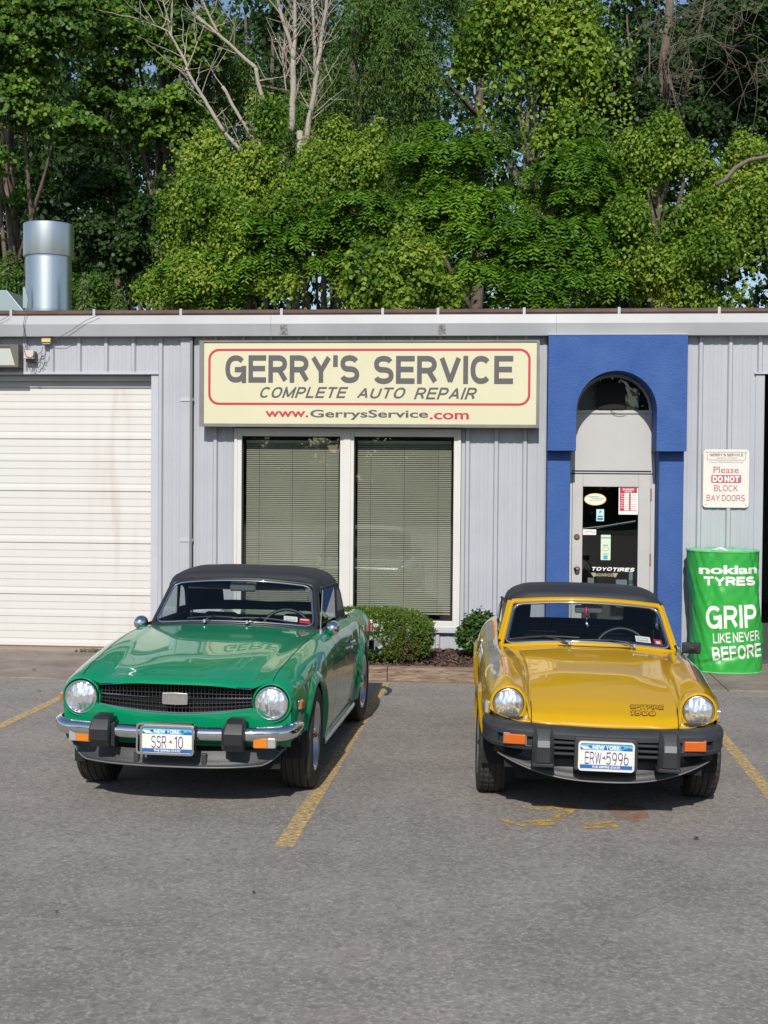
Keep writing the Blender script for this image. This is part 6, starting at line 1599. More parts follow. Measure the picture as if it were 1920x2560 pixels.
# lamp pods: face panel below and round the lamp
for s_ in (1,-1):
    cx_, cz_, r0 = s_*0.543, 0.624, 0.090
    # lip ring
    m = MB(); m.lathe([(0.0895,0.05),(0.0895,0.0),(0.093,-0.010),(0.099,-0.013),(0.106,-0.006),(0.110,0.010),(0.113,0.060),(0.112,0.14)], (cx_,-0.528,cz_), 'y', 72); m.build("lamp_cowl", M['yellow'], YC, smooth='all')
    m = MB(); m.lathe([(0.0,0.04),(0.10,0.045)], (cx_,-0.528,cz_), 'y', 40); m.build("lamp_bowl", M['black'], YC)
    headlight(YC, cx_, -0.530, cz_, 0.090, rim=False)
    # skirt: from ring's lower arc down to the lip line
    rows = []
    for q, a in enumerate(np.linspace(radians(190), radians(358), 33)):
        t = q/32; x_in = 0.543 + 0.100*cos(a)*1.0; z_in = 0.624 + 0.100*sin(a)
        xl = lerp(0.418, 0.655, t); zl = lerp(0.545, 0.592, t**1.6); vl = lerp(-0.662, -0.545, t**2.2)
        r_ = []
        for k_, e in enumerate((0, 0.25, 0.6, 0.86, 1.0, 1.12)):
            ee = min(1, e); bulge = -0.020*sin(pi*ee)
            r_.append((s_*lerp(x_in, xl, ee), lerp(-0.530, vl, ee**1.3)+bulge+(0.018 if e > 1 else 0), lerp(z_in, zl, ee) - (0.010 if e > 1 else 0)))
        rows.append(r_)
    A_ = np.array(rows); m = MB(); m.grid(A_ if s_ < 0 else A_[::-1]); m.build("lamp_skirt", M['yellow'], YC, smooth='all')
    # joint between pod and bonnet
    pts = [(s_*0.412,-0.672,0.535),(s_*0.413,-0.668,0.560),(s_*0.414,-0.640,0.592),(s_*0.415,-0.600,0.625),(s_*0.417,-0.560,0.650)]
    m = MB(); m.tube([(x, y-0.001, z) for x, y, z in pts], 0.0028, 6); m.build("pod_joint", M['seam'], YC)
# under-lip shadow panel
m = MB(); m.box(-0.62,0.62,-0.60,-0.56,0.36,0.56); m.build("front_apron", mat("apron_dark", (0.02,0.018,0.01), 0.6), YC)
m = MB(); m.grid(np.array([[(u, -0.655+0.10*(abs(u)/0.62)**3, 0.500+0.015*(abs(u)/0.62)) for u in np.linspace(-0.64,0.64,31)], [(u, -0.60+0.09*(abs(u)/0.62)**3, 0.470) for u in np.linspace(-0.64,0.64,31)]])); m.build("nose_underside", M['yellow'], YC)
# ---- big rubber bumper
BS = empty("front_bumper", (0,0,0), parent=YC)
ctrl = [(-0.668,-0.34,0.500,1,1),(-0.675,-0.48,0.503,1,1),(-0.652,-0.60,0.502,1,1),(-0.595,-0.680,0.499,1,1),(-0.45,-0.735,0.494,1,1),(0,-0.765,0.485,1,1)]
ctrl = ctrl + [(-a,b,c,d,e) for a,b,c,d,e in ctrl[:-1][::-1]]
pth = smooth_path(ctrl, 8)
# upper bar with sloping top ledge
sec = [(-0.070,0.052),(-0.030,0.050),(0.008,0.030),(0.018,0.016),(0.018,-0.010),(0.010,-0.014),(-0.070,-0.012)]
m = bar_sweep(sec, pth); m.build("upper_bar", M['bumpgrey'], BS, smooth=True, angle=35, recalc=True)
def sub(pth, u0, u1): return [p for p in pth if u0 <= p[0] <= u1]
# outer ends carry on down; recess holds the lamps
for s_ in (1,-1):
    seg = [p for p in pth if (s_*p[0] >= 0.40)]
    m = bar_sweep([(-0.060,-0.0125),(-0.012,-0.0125),(-0.012,-0.060),(-0.060,-0.060)], seg); m.build("lamp_recess", M['bumpgrey'], BS, recalc=True)
    m = bar_sweep([(-0.060,-0.0605),(0.014,-0.0605),(0.016,-0.066),(0.006,-0.088),(-0.060,-0.090)], seg); m.build("lower_bar", M['bumpgrey'], BS, smooth=True, angle=35, recalc=True)
    seg2 = [p for p in pth if (s_*p[0] >= 0.585)]
    m = bar_sweep([(-0.060,-0.013),(0.0165,-0.013),(0.014,-0.0600),(-0.060,-0.060)], seg2); m.build("corner_block", M['bumpgrey'], BS, smooth=True, angle=35, recalc=True)
# louvres between the overriders and plate
for s_ in (1,-1):
    seg = [(s_*x, -0.772+0.012*x, 0.485) for x in np.linspace(0.150, 0.310, 5)]
    if s_ < 0: seg = seg[::-1]
    for k_ in range(3):
        zc_ = -0.026 - 0.031*k_
        m = bar_sweep([(-0.055,zc_-0.008),(0.010,zc_-0.006),(0.012,zc_),(0.006,zc_+0.006),(-0.055,zc_+0.008)], seg if s_ > 0 else seg); m.build("bumper_louvre", M['bumpgrey'], BS, recalc=True)
    m = MB(); m.box(s_*0.23-0.09, s_*0.23+0.09, -0.725,-0.715,0.36,0.475); m.build("louvre_back", M['black'], BS)
m = MB(); m.prism(rrect(0.350,0.185,0.014,4), -0.010, 0.055, axis='y'); m.build("plate_block", M['bumpgrey'], BS, recalc=True, loc=(0,-0.792,0.406), bevel=0.005)
number_plate(YC, 0.0, -0.812, 0.399, ("ERW", -0.072, 0.090), ("5996", 0.062, 0.122), w=0.296, h=0.150, frame=0.007, frame_mat=M['signwhite'])
for s_ in (1,-1):
    OR = empty("overrider", (s_*0.348, -0.815, 0.430), parent=YC)
    lv = [(-0.112,0.062,0.030),(-0.104,0.066,0.0),(-0.090,0.066,-0.002),(-0.086,0.059,0.000),(-0.078,0.061,-0.014),(0.030,0.060,-0.028),(0.062,0.057,-0.014),(0.104,0.048,0.026),(0.112,0.046,0.070)]
    rws = []
    for z, hw_, dv in lv:
        ch = 0.024 if -0.08 < z < 0.10 else 0.008
        rws.append([(-hw_,dv+ch+0.012,z),(-hw_+ch,dv,z),(hw_-ch,dv,z),(hw_,dv+ch+0.012,z)])
    m = MB(); m.grid(np.array(rws))
    for k_ in range(len(rws)-1):
        for e in (0,-1):
            a, b = rws[k_][e], rws[k_+1][e]; m.add([a,b,(b[0],0.10,b[2]),(a[0],0.10,a[2])], [(0,1,2,3)])
    for t_ in (rws[0], rws[-1]): m.add([*t_, (t_[-1][0],0.11,t_[0][2]), (t_[0][0],0.11,t_[0][2])], [tuple(range(6))])
    m.build("block", M['bumpgrey'], OR, recalc=True, merge=0.0005, smooth=True, angle=20, bevel=0.004)
    m = MB(); m.box(-0.034,0.034,-0.0335,-0.020,0.006,0.044, Matrix.Rotation(radians(-7),4,'X')); m.build("pad", mat("pad_grey", (0.19,0.20,0.21), 0.6), OR, bevel=0.003)
    I_ = empty("indicator_lamp", (s_*0.497-0.006, -0.728-0.0, 0.464), parent=YC); I_.rotation_euler = (0,0,radians(9)*s_)
    m = MB(); m.box(-0.068,0.068,-0.012,0.01,-0.032,0.032); m.build("lamp_base", M['chrome'], I_, bevel=0.003)
    m = MB(); m.box(-0.062,0.062,-0.030,-0.0125,-0.028,0.028); m.build("lens", M['orange'], I_, bevel=0.005)
    m = MB(); m.box(-0.012,0.018,-0.030,0.030,-0.035,0.035); m.build("side_marker", M['clearlens'] if s_ < 0 else M['chrome'], YC, loc=(s_*0.668,-0.455,0.590), rot=(0,0,-s_*radians(6)), bevel=0.006)
# ---- air dam
us = np.linspace(-1, 1, 49); rows = [[], [], [], [], []]
for s in us:
    a = abs(s); u = 0.600*s; v = -0.700 + 0.120*a**3.0
    ztop = 0.345 + 0.055*a**2; zbot = 0.238 + 0.120*a**2.4
    rows[0].append((u, v+0.05, ztop+0.03)); rows[1].append((u, v+0.045, lerp(ztop,zbot,0.3))); rows[2].append((u, v+0.030, lerp(ztop,zbot,0.75))); rows[3].append((u, v-0.030, zbot)); rows[4].append((u, v-0.014, zbot-0.008))
m = MB(); m.grid(np.array(rows)); m.build("air_dam", M['spoiler'], YC, smooth='all')
m = MB(); m.tube([(p[0], p[1], p[2]-0.002) for p in rows[3]], 0.0045, 6); m.build("air_dam_lip", bpy.data.materials["grey_lip"], YC, smooth='all')
m = MB(); m.box(-0.56,0.56,-0.60,-0.58,0.27,0.40); m.build("air_dam_back", M['black'], YC)
# ---- windscreen
f2 = screen_surface(0.580, 0.735, 0.797, 0.510, 1.000, 1.075, 0.105, 0.070, 0.046, 0.034)
WY = empty("windscreen", (0,0,0), parent=YC)
m = surf_sheet(lambda s, t: f2(s*0.975, 0.03+0.93*t)); m.build("glass", M['screenglass'], WY, smooth='all')
lp, _ = surf_loop(f2, 0.958, 0.050, 0.940, (0.13, 0.17))
m = MB(); m.tube([p + Vector((0,-0.004,0)) for p in lp], 0.0095, 8, closed=True); m.build("chrome_surround", M['chrome'], WY, smooth='all')
m = MB(); m.tube([p + Vector((0,0.004,0)) for p in surf_loop(f2, 0.935, 0.075, 0.920, (0.12, 0.16))[0]], 0.006, 6, closed=True); m.build("seal", M['bblack'], WY, smooth='all')
lp, _ = surf_loop(f2, 1.0, -0.02, 0.995, (0.05, 0.07))
m = MB(); m.tube([p + Vector((0,0.008,0)) for p in lp], 0.0185, 8, closed=True); m.build("frame", M['yellow'], WY, smooth='all')
m = MB(); m.grid(np.array([[tuple(f2(s,1.0)+Vector((0,-0.006,-0.004))) for s in np.linspace(-1,1,31)], [tuple(f2(s,1.0)+Vector((0,0.02,0.018))) for s in np.linspace(-1,1,31)]])); m.build("header_rail", M['yellow'], WY, smooth='all')
m = MB(); m.grid(np.array([[tuple(f2(s,-0.02)+Vector((0,-0.010,0.0))) for s in np.linspace(-1,1,31)], [tuple(f2(s,-0.10)+Vector((0,-0.05,0.0))) for s in np.linspace(-1,1,31)]])[::-1]); m.build("scuttle_skin", M['yellow'], WY, smooth='all')
m = MB(); m.grid(np.array([[(u, 0.575+0.02*abs(u)/0.28, 0.8365) for u in np.linspace(-0.20,0.28,20)], [(u, 0.605+0.02*abs(u)/0.28, 0.8395) for u in np.linspace(-0.20,0.28,20)]])); m.build("vent_grille", mat("vent_yellow", (0.62,0.40,0.03), 0.5), YC)
wiper(YC, f2, (-0.130,0.585,0.842), -0.52, 0.130, 0.42)
wiper(YC, f2, (0.300,0.600,0.838), 0.25, 0.070, 0.42)
for nm, s, t, ds, dt, mt_ in (("registration_sticker",0.655,0.195,0.090,0.065,M['signwhite']),("inspection_sticker",0.835,0.170,0.050,0.060,M['red'])):
    screen_sticker(WY, f2, s, t, ds, dt, mt_, nm)
screen_sticker(WY, f2, 0.650, 0.195, 0.060, 0.030, M['greyprint'], "sticker_print", off=0.002); screen_sticker(WY, f2, 0.650, 0.195, 0.052, 0.020, M['signwhite'], "sticker_print", off=0.001)
screen_sticker(WY, f2, 0.835, 0.165, 0.026, 0.026, M['signwhite'], "sticker_print", off=0.002)
m = MB(); m.box(-0.095,0.095,-0.010,0.010,-0.028,0.028); m.build("interior_mirror", M['dgrey'], YC, loc=(0.020,0.955,1.045), bevel=0.012)
m = MB(); m.tube([(0.02,0.955,1.05),(0.022,0.965,1.09),(0.02,0.98,1.11)], 0.005, 6); m.build("mirror_stem", M['bblack'], YC, smooth=True)
HK = empty("hanging_charm", (0.022,0.935,1.00)); HK.location = (0.022,0.935,1.00); HK.parent = None
HK.matrix_world = Matrix.Translation((YX,YY,0)) @ Matrix.Rotation(-YPHI,4,'Z') @ Matrix.Translation((0.024,0.930,1.02)); tag(HK, "red ribbon and small silver charm hanging from the mirror in the yellow car", "ornament")
m = MB(); m.tube([(0,0.01,0.05),(0,0,0.02),(-0.006,0,0.0),(0.004,0,-0.03)], [0.004,0.012,0.010,0.006], 7); m.build("ribbon", M['red'], HK, smooth='all')
m = MB(); m.tube([(0.004,0,-0.03),(-0.002,0,-0.06)], 0.002, 4); m.tube([(-0.002,0,-0.055),(0.006,0,-0.085),(0.012,0,-0.115)], [0.004,0.012,0.003], 7); m.build("charm", M['satin'], HK, smooth='all')
# ---- soft top
TY = empty("soft_top", (0,0,0), parent=YC)
y_rows = [
 [(0.000,.985,1.110),(0.280,.995,1.107),(0.440,1.015,1.098),(0.490,1.04,1.086),(0.510,1.055,1.068),(0.515,1.06,1.043)],
 [(0.000,1.000,1.138),(0.280,1.010,1.134),(0.440,1.030,1.122),(0.497,1.055,1.104),(0.520,1.07,1.080),(0.525,1.075,1.048)],
 [(0.000,1.120,1.180),(0.280,1.13,1.175),(0.440,1.15,1.156),(0.505,1.17,1.126),(0.533,1.18,1.090),(0.541,1.19,1.050)],
 [(0.000,1.320,1.193),(0.280,1.325,1.188),(0.445,1.34,1.168),(0.510,1.35,1.136),(0.541,1.36,1.094),(0.551,1.37,1.048)],
 [(0.000,1.520,1.180),(0.280,1.525,1.174),(0.440,1.53,1.153),(0.505,1.54,1.123),(0.543,1.55,1.086),(0.557,1.55,1.038)],
 [(0.000,1.650,1.138),(0.280,1.650,1.133),(0.440,1.64,1.113),(0.505,1.63,1.086),(0.547,1.63,1.054),(0.565,1.62,1.008)],
 [(0.000,1.730,1.068),(0.280,1.730,1.063),(0.450,1.71,1.048),(0.515,1.69,1.028),(0.557,1.68,0.998),(0.575,1.67,0.973)],
 [(0.000,1.860,0.865),(0.280,1.855,0.863),(0.470,1.83,0.857),(0.535,1.80,0.850),(0.575,1.77,0.847),(0.587,1.76,0.843)],
 [(0.000,1.890,0.813),(0.280,1.885,0.813),(0.480,1.86,0.813),(0.545,1.83,0.817),(0.585,1.80,0.820),(0.591,1.79,0.820)],
]
G3, r3, c3_ = eval_net(y_rows, [4,8,10,9,7,5,9,3], [8,8,6,6,5])
cm = cw = None
for s_ in (1,-1):
    tc_ = [(i,j) for i in range(G3.shape[0]-1) for j in range(G3.shape[1]-1) if not (r3[5]+3 <= i < r3[7]-1 and j < c3_[1]+3)]
    wc_ = [(i,j) for i in range(G3.shape[0]-1) for j in range(G3.shape[1]-1) if (r3[5]+3 <= i < r3[7]-1 and j < c3_[1]+3)]
    a, b = part_from_grid("", G3, tc_, None, None, s_), part_from_grid("", G3, wc_, None, None, s_)
    if cm is None: cm, cw = a, b
    else: cm.add(a.v, a.f); cw.add(b.v, b.f)
cm.build("canopy", M['cloth'], TY, smooth='all', merge=0.0005); cw.build("rear_window", M['softwin'], TY, smooth='all', merge=0.0005)
m = MB(); m.tube([(-x,y-0.003,z-0.006) for x,y,z in G3[0][::-1]] + [(x,y-0.003,z-0.006) for x,y,z in G3[0]], 0.008, 8); m.build("header_roll", M['cloth'], TY, smooth='all')
for s_ in (1,-1):
    q = [(0.572,1.42,1.070),(0.590,1.42,0.835),(0.606,1.79,0.845),(0.590,1.67,0.985),(0.580,1.62,1.020),(0.572,1.55,1.050)]
    w_ = [(0.575,1.47,1.030),(0.590,1.47,0.890),(0.600,1.70,0.890),(0.590,1.63,0.970),(0.584,1.59,1.000),(0.578,1.54,1.022)]
    m = MB(); n = 6; m.add([(x*s_,y,z) for x,y,z in q] + [(x*s_,y,z) for x,y,z in w_], [(i,(i+1)%n,n+(i+1)%n,n+i) for i in range(n)]); m.build("quarter_panel", M['cloth'], TY, recalc=True)
    m = MB(); m.add([(x*s_,y,z) for x,y,z in w_], [tuple(range(n))]); m.build("quarter_window", M['softwin'], TY)
    m = MB(); m.tube([(s_*0.532,1.06,1.062),(s_*0.556,1.19,1.064),(s_*0.568,1.38,1.062),(s_*0.574,1.55,1.052)], 0.011, 8); m.build("side_rail", M['cloth'], TY, smooth='all')
    m = MB(); m.add([(s_*0.585,0.86,0.835),(s_*0.600,1.42,0.835),(s_*0.570,1.42,1.060),(s_*0.535,1.06,1.062)], [(0,1,2,3)]); m.build("door_glass", M['carglass'], YC)
    m = MB(); m.tube([(s_*0.590,0.78,0.832),(s_*0.526,1.03,1.075)], 0.015, 8); m.build("pillar", M['yellow'], YC, smooth=True)
    m = MB(); m.tube([(s_*0.596,1.42,0.835),(s_*0.572,1.42,1.065)], 0.007, 6); m.build("glass_channel", M['bblack'], YC, smooth=True)
# cabin
m = MB(); m.box(-0.55,0.55,0.74,0.90,0.50,0.835); m.build("dashboard", M['carpet'], YC, bevel=0.03)
m = MB(); m.box(-0.58,0.58,0.75,1.85,0.28,0.32); m.box(-0.58,0.58,1.80,1.82,0.28,0.835); m.box(-0.60,-0.58,0.75,1.82,0.28,0.835); m.box(0.58,0.60,0.75,1.82,0.28,0.835); m.build("cabin_tub", M['carpet'], YC)
m = MB(); m.box(-0.53,0.53,1.52,1.80,0.74,0.76); m.build("rear_shelf", M['carpet'], YC)
seat_part(YC, -0.28, 1.20, 0.27, 0.62); seat_part(YC, 0.28, 1.20, 0.27, 0.62)
steering_wheel(YC, 0.26, 1.00, 0.735, 0.185)
# mirror on the driver's door only
Mi = empty("door_mirror", (0.703,0.790,0.822), parent=YC)
m = MB(); m.add([(-0.064,0,-0.040),(0.064,0,-0.040),(0.064,0,0.040),(-0.064,0,0.040),(0,-0.050,0.006),(-0.060,0.03,-0.036),(0.060,0.03,-0.036),(0.060,0.03,0.036),(-0.060,0.03,0.036)], [(0,1,4),(1,2,4),(2,3,4),(3,0,4),(0,5,6,1),(1,6,7,2),(2,7,8,3),(3,8,5,0),(5,8,7,6)]); m.build("shell", M['bumpgrey'], Mi, recalc=True, bevel=0.008)
m = MB(); m.tube([(-0.02,0.005,-0.038),(-0.045,0.01,-0.070),(-0.060,0.01,-0.080)], 0.008, 8); m.build("stem", M['chrome'], Mi, smooth=True)
for s_ in (1,-1):
    m = MB(); m.box(-0.010,0.012,-0.055,0.055,-0.012,0.012); m.build("door_handle", M['chrome'], YC, loc=(s_*0.712,1.46,0.735), bevel=0.005)
for (wv, wu) in ((0.0,0.632),(2.108,0.632)):
    for s_ in (1,-1): wheel(YC, s_*wu, wv, 0.290, 0.290, 0.172, 0.178, s_, 'slot', radians(2.5) if wv == 0 else 0, tread='chev')
for s_ in (1,-1):
    m = MB(); m.box(-0.09,0.09,-0.02,0.03,-0.05,0.05); m.build("tail_lamp", M['red'], YC, loc=(s_*0.50,2.87,0.64), bevel=0.01)
# bonnet script: outlined lettering lying on the panel
def hood_text(name, s, cu, zc, w, h, matl, thick, lift, shear=0.28, gap=0.0, wide=1.3):
    o = lettering(name, s, w, h, matl, YC, Matrix.Identity(4), weight=thick, shear=shear, gap=gap, wide=wide)
    prof_v = H_[rj[0]:rj[5], :, 1]; prof_z = H_[rj[0]:rj[5], :, 2]; me = o.data
    # arc length down the bonnet replaces height; sample centre columns
    for v in me.vertices:
        u = v.co.x + cu; col_ = int(np.argmin(np.abs(H_[rj[3], :cj[2], 0] - min(u, 0.37))))
        zs = H_[rj[1]:rj[5], col_, 2]; vs_ = H_[rj[1]:rj[5], col_, 1]
        z = zc + v.co.z; vv = float(np.interp(z, zs, vs_)); v.co = (u, vv - lift*0.8, z + lift)
    return o
brown = mat("script_brown", (0.14,0.065,0.012), 0.4)
hood_text("bonnet_script", "SPITFIRE", 0.250, 0.6355, 0.200, 0.0190, brown, 0.33, 0.0020)
hood_text("bonnet_script", "1500", 0.222, 0.6105, 0.146, 0.0215, brown, 0.33, 0.0020)
hood_text("script_fill", "SPITFIRE", 0.250, 0.6355, 0.192, 0.0120, M['yellow'], 0.22, 0.0034, gap=0.22, wide=1.15)
hood_text("script_fill", "1500", 0.222, 0.6105, 0.138, 0.0140, M['yellow'], 0.22, 0.0034, gap=0.22, wide=1.15)
# ================================================================== VEGETATION
def fast_mesh(name, V, k, matl, parent=None, loc=None):
    """V: (n, k, 3): n separate k-gons"""
    V = np.ascontiguousarray(V, dtype=np.float32); n = V.shape[0]
    me = bpy.data.meshes.new(name); me.vertices.add(n*k); me.vertices.foreach_set('co', V.reshape(-1))
    me.loops.add(n*k); me.loops.foreach_set('vertex_index', np.arange(n*k, dtype=np.int32))
    me.polygons.add(n); me.polygons.foreach_set('loop_start', np.arange(0, n*k, k, dtype=np.int32))
    me.update(calc_edges=True)
    return link(name, me, matl, parent, loc)

def leaf_material(name, cols, trans=0.35, rough=0.45):
    m = bpy.data.materials.new(name); m.use_nodes = True; N = m.node_tree; b = N.nodes["Principled BSDF"]; out = N.nodes["Material Output"]
    ge = N.nodes.new("ShaderNodeNewGeometry"); cr = N.nodes.new("ShaderNodeValToRGB")
    e = cr.color_ramp.elements; e[0].color = (*cols[0], 1); e[0].position = 0; e[1].color = (*cols[-1], 1); e[1].position = 1
    for i, c in enumerate(cols[1:-1]):
        x = e.new((i+1)/(len(cols)-1)); x.color = (*c, 1)
    n = N.nodes.new("ShaderNodeTexNoise"); n.inputs["Scale"].default_value = 0.9; n.inputs["Detail"].default_value = 2
    N.links.new(ge.outputs["Position"], n.inputs["Vector"])
    mx = N.nodes.new("ShaderNodeMath"); mx.operation = 'MULTIPLY_ADD'; mx.inputs[1].default_value = 0.8
    s = N.nodes.new("ShaderNodeMath"); s.operation = 'MULTIPLY_ADD'; s.inputs[1].default_value = 1.9; s.inputs[2].default_value = -0.82
    N.links.new(n.outputs["Fac"], s.inputs[0]); N.links.new(ge.outputs["Random Per Island"], mx.inputs[0]); N.links.new(s.outputs[0], mx.inputs[2])
    N.links.new(mx.outputs[0], cr.inputs[0]); N.links.new(cr.outputs[0], b.inputs["Base Color"])
    b.inputs["Roughness"].default_value = rough; b.inputs["Specular IOR Level"].default_value = 0.22
    t = N.nodes.new("ShaderNodeBsdfTranslucent"); N.links.new(cr.outputs[0], t.inputs[0])
    ms = N.nodes.new("ShaderNodeMixShader"); ms.inputs[0].default_value = trans
    N.links.new(b.outputs[0], ms.inputs[1]); N.links.new(t.outputs[0], ms.inputs[2]); N.links.new(ms.outputs[0], out.inputs[0])
    return m
L = {}
L['vine'] = leaf_material("vine_leaf", [(0.050,0.120,0.010),(0.095,0.200,0.018),(0.185,0.31,0.030),(0.33,0.42,0.06)], 0.42)
L['maple'] = leaf_material("maple_leaf", [(0.032,0.085,0.014),(0.070,0.160,0.020),(0.170,0.29,0.035)], 0.32)
L['dark'] = leaf_material("shade_darkened_leaf", [(0.016,0.040,0.010),(0.026,0.060,0.013),(0.045,0.095,0.018)], 0.30)  # leaf colour lowered to stand in for the shade inside the woods
L['frond'] = leaf_material("frond_leaf", [(0.055,0.140,0.014),(0.090,0.210,0.018),(0.190,0.340,0.030)], 0.38)
L['willow'] = leaf_material("narrow_leaf", [(0.050,0.105,0.020),(0.080,0.160,0.028),(0.130,0.225,0.040)], 0.30)
L['yew'] = leaf_material("yew_needle", [(0.035,0.075,0.015),(0.075,0.150,0.020),(0.15,0.24,0.035),(0.10,0.11,0.03)], 0.2)
L['box'] = leaf_material("box_leaf", [(0.018,0.045,0.010),(0.040,0.090,0.016),(0.085,0.15,0.030)], 0.15, 0.35)
L['brownleaf'] = leaf_material("dead_leaf", [(0.10,0.06,0.035),(0.16,0.09,0.05)], 0.2)
L['weed'] = leaf_material("weed_leaf", [(0.09,0.13,0.04),(0.16,0.21,0.07)], 0.3)
M['bark'] = mat("grey_bark", (0.16,0.125,0.095), 0.9, bump=(18,0.8,6), var=(4,0.4))
M['deadwood'] = mat("bleached_deadwood", (0.36,0.32,0.275), 0.85, bump=(22,0.6,6), var=(3.5,0.45,(0.20,0.15,0.11)))
M['twig'] = mat("grey_twig", (0.15,0.125,0.10), 0.9)

OV = np.array([(0,-.5),(.30,-.22),(.34,.08),(.16,.36),(0,.56),(-.16,.36),(-.34,.08),(-.30,-.22)])
HT = np.array([(-.16,-.46),(.16,-.46),(.37,-.02),(0,.58),(-.37,-.02)])      # small heart-shaped leaf seen far off
MQ = np.array([(0,-.45),(.48,-.12),(.30,.34),(.0,.55),(-.30,.34),(-.48,-.12)])      # heart/ovate, 8 points
MP = np.array([(0,-.48),(.20,-.30),(.50,-.10),(.26,.06),(.34,.40),(.0,.58),(-.34,.40),(-.26,.06),(-.50,-.10),(-.20,-.30)])
LN = np.array([(0,-.5),(.13,-.1),(.09,.25),(0,.5),(-.09,.25),(-.13,-.1)])
KT = np.array([(0,-.5),(.30,.0),(0,.55),(-.30,.0)])
def leaves(C, Nrm, size, shape, r, droop=0.25, up=None):
    """C (n,3) centres, Nrm (n,3) face normals"""
    n = len(C); Nrm = Nrm / (np.linalg.norm(Nrm, axis=1, keepdims=True) + 1e-9)
    if up is None:
        up = np.tile(np.array([0, 0, -1.0]), (n, 1)) + r.normal(size=(n, 3))*0.6
    b = up - (up*Nrm).sum(1, keepdims=True)*Nrm; b /= (np.linalg.norm(b, axis=1, keepdims=True)+1e-9); a = np.cross(b, Nrm)
    k = len(shape); s = size.reshape(-1, 1, 1)
    P = a[:, None, :]*shape[None, :, 0:1]*s + b[:, None, :]*shape[None, :, 1:2]*s
    fold = -np.abs(shape[None, :, 0:1])*0.35 + 0.0
    P = P + Nrm[:, None, :]*fold*s
    return (C[:, None, :] + P).astype(np.float32)

def noise3(P, f, seed=0):
    """cheap smooth pseudo-noise 0..1"""
    r = np.random.default_rng(seed); v = np.zeros(len(P))
    for k in range(6):
        d = r.normal(size=3); d /= np.linalg.norm(d); ff = f*(0.7+0.8*r.random()); v += np.sin(P @ d * ff * 2*pi + r.random()*6.28)
    return 0.5 + v/6*0.75

def clumps(lobes, n_cl, r, shell=0.55, front=0.0):
    """points on and inside ellipsoid lobes (cx,cy,cz,rx,ry,rz,weight)"""
    w = np.array([l[6] if len(l) > 6 else l[3]*l[5] for l in lobes]); w = w/w.sum(); pick = r.choice(len(lobes), n_cl, p=w)
    d = r.normal(size=(n_cl, 3)); d /= np.linalg.norm(d, axis=1, keepdims=True)
    if front > 0: d[:, 1] -= front; d /= np.linalg.norm(d, axis=1, keepdims=True)
    q = shell + (1-shell)*r.random(n_cl)**0.6
    A = np.array([l[:6] for l in lobes])[pick]
    return A[:, :3] + d*A[:, 3:6]*q[:, None], d

def augment(lobes, seed, k=4, spread=1.0):
    """break a smooth mound into many uneven smaller ones"""
    r = random.Random(seed*7+1); out = []
    for l in lobes:
        l = tuple(l[:6]); out.append(l[:3] + (l[3]*0.86, l[4]*0.86, l[5]*0.86, l[3]*l[5]*0.55))
        for q in range(k):
            a = r.uniform(0, 6.28); e = r.uniform(-0.5, 1.25); rr = r.uniform(0.22, 0.46)
            out.append((l[0]+l[3]*cos(a)*cos(e)*r.uniform(.75,1.1)*spread, l[1]+r.uniform(-0.55,0.35), l[2]+l[5]*sin(e)*r.uniform(.8,1.15), l[3]*rr, l[4]*rr*1.2, l[5]*rr*r.uniform(.7,1.5), l[3]*l[5]*rr*0.55))
    return out

def crown(name, parent, lobes, n_cl, per, cl_r, lsize, shape, matl, seed, shell=0.5, front=0.4, flat=0.55, holes=0.35, tilt=0.5, hang=0.0):
    r = np.random.default_rng(seed); C, D = clumps(lobes, n_cl, r, shell, front)
    nz = noise3(C, 0.55, seed); C, D = C[nz > holes], D[nz > holes]; m = len(C)
    cc = np.repeat(C, per, axis=0); dd = np.repeat(D, per, axis=0)
    # every clump is a small uneven dome of leaves with dark space round it
    sz = np.repeat(np.exp(r.normal(size=m)*0.38), per); q = r.normal(size=(m*per, 3)); q[:, 1] -= 0.35; q[:, 2] += 0.45; q /= np.linalg.norm(q, axis=1, keepdims=True)
    sq = np.repeat(0.7+0.6*r.random((m, 2)), per, axis=0)
    o = q * (cl_r*sz*(0.45+0.75*r.random(m*per)**0.7))[:, None] * np.stack([sq[:, 0], sq[:, 1], np.full(m*per, flat)], 1)
    rad = np.linalg.norm(o[:, :2], axis=1); o[:, 2] -= (rad**2)*0.45/(cl_r*sz)*(1+hang); o[:, 2] -= hang*np.abs(r.normal(size=m*per))*cl_r
    P = cc + o
    nrm = dd*0.15 + q*0.75 + np.array([0, -0.20, 0.30]) + r.normal(size=(m*per, 3))*tilt
    V = leaves(P, nrm, lsize*(0.6+0.8*r.random(m*per)), shape, r)
    ob = fast_mesh(name, V, len(shape), matl, parent); ob["kind"] = "stuff"; return ob

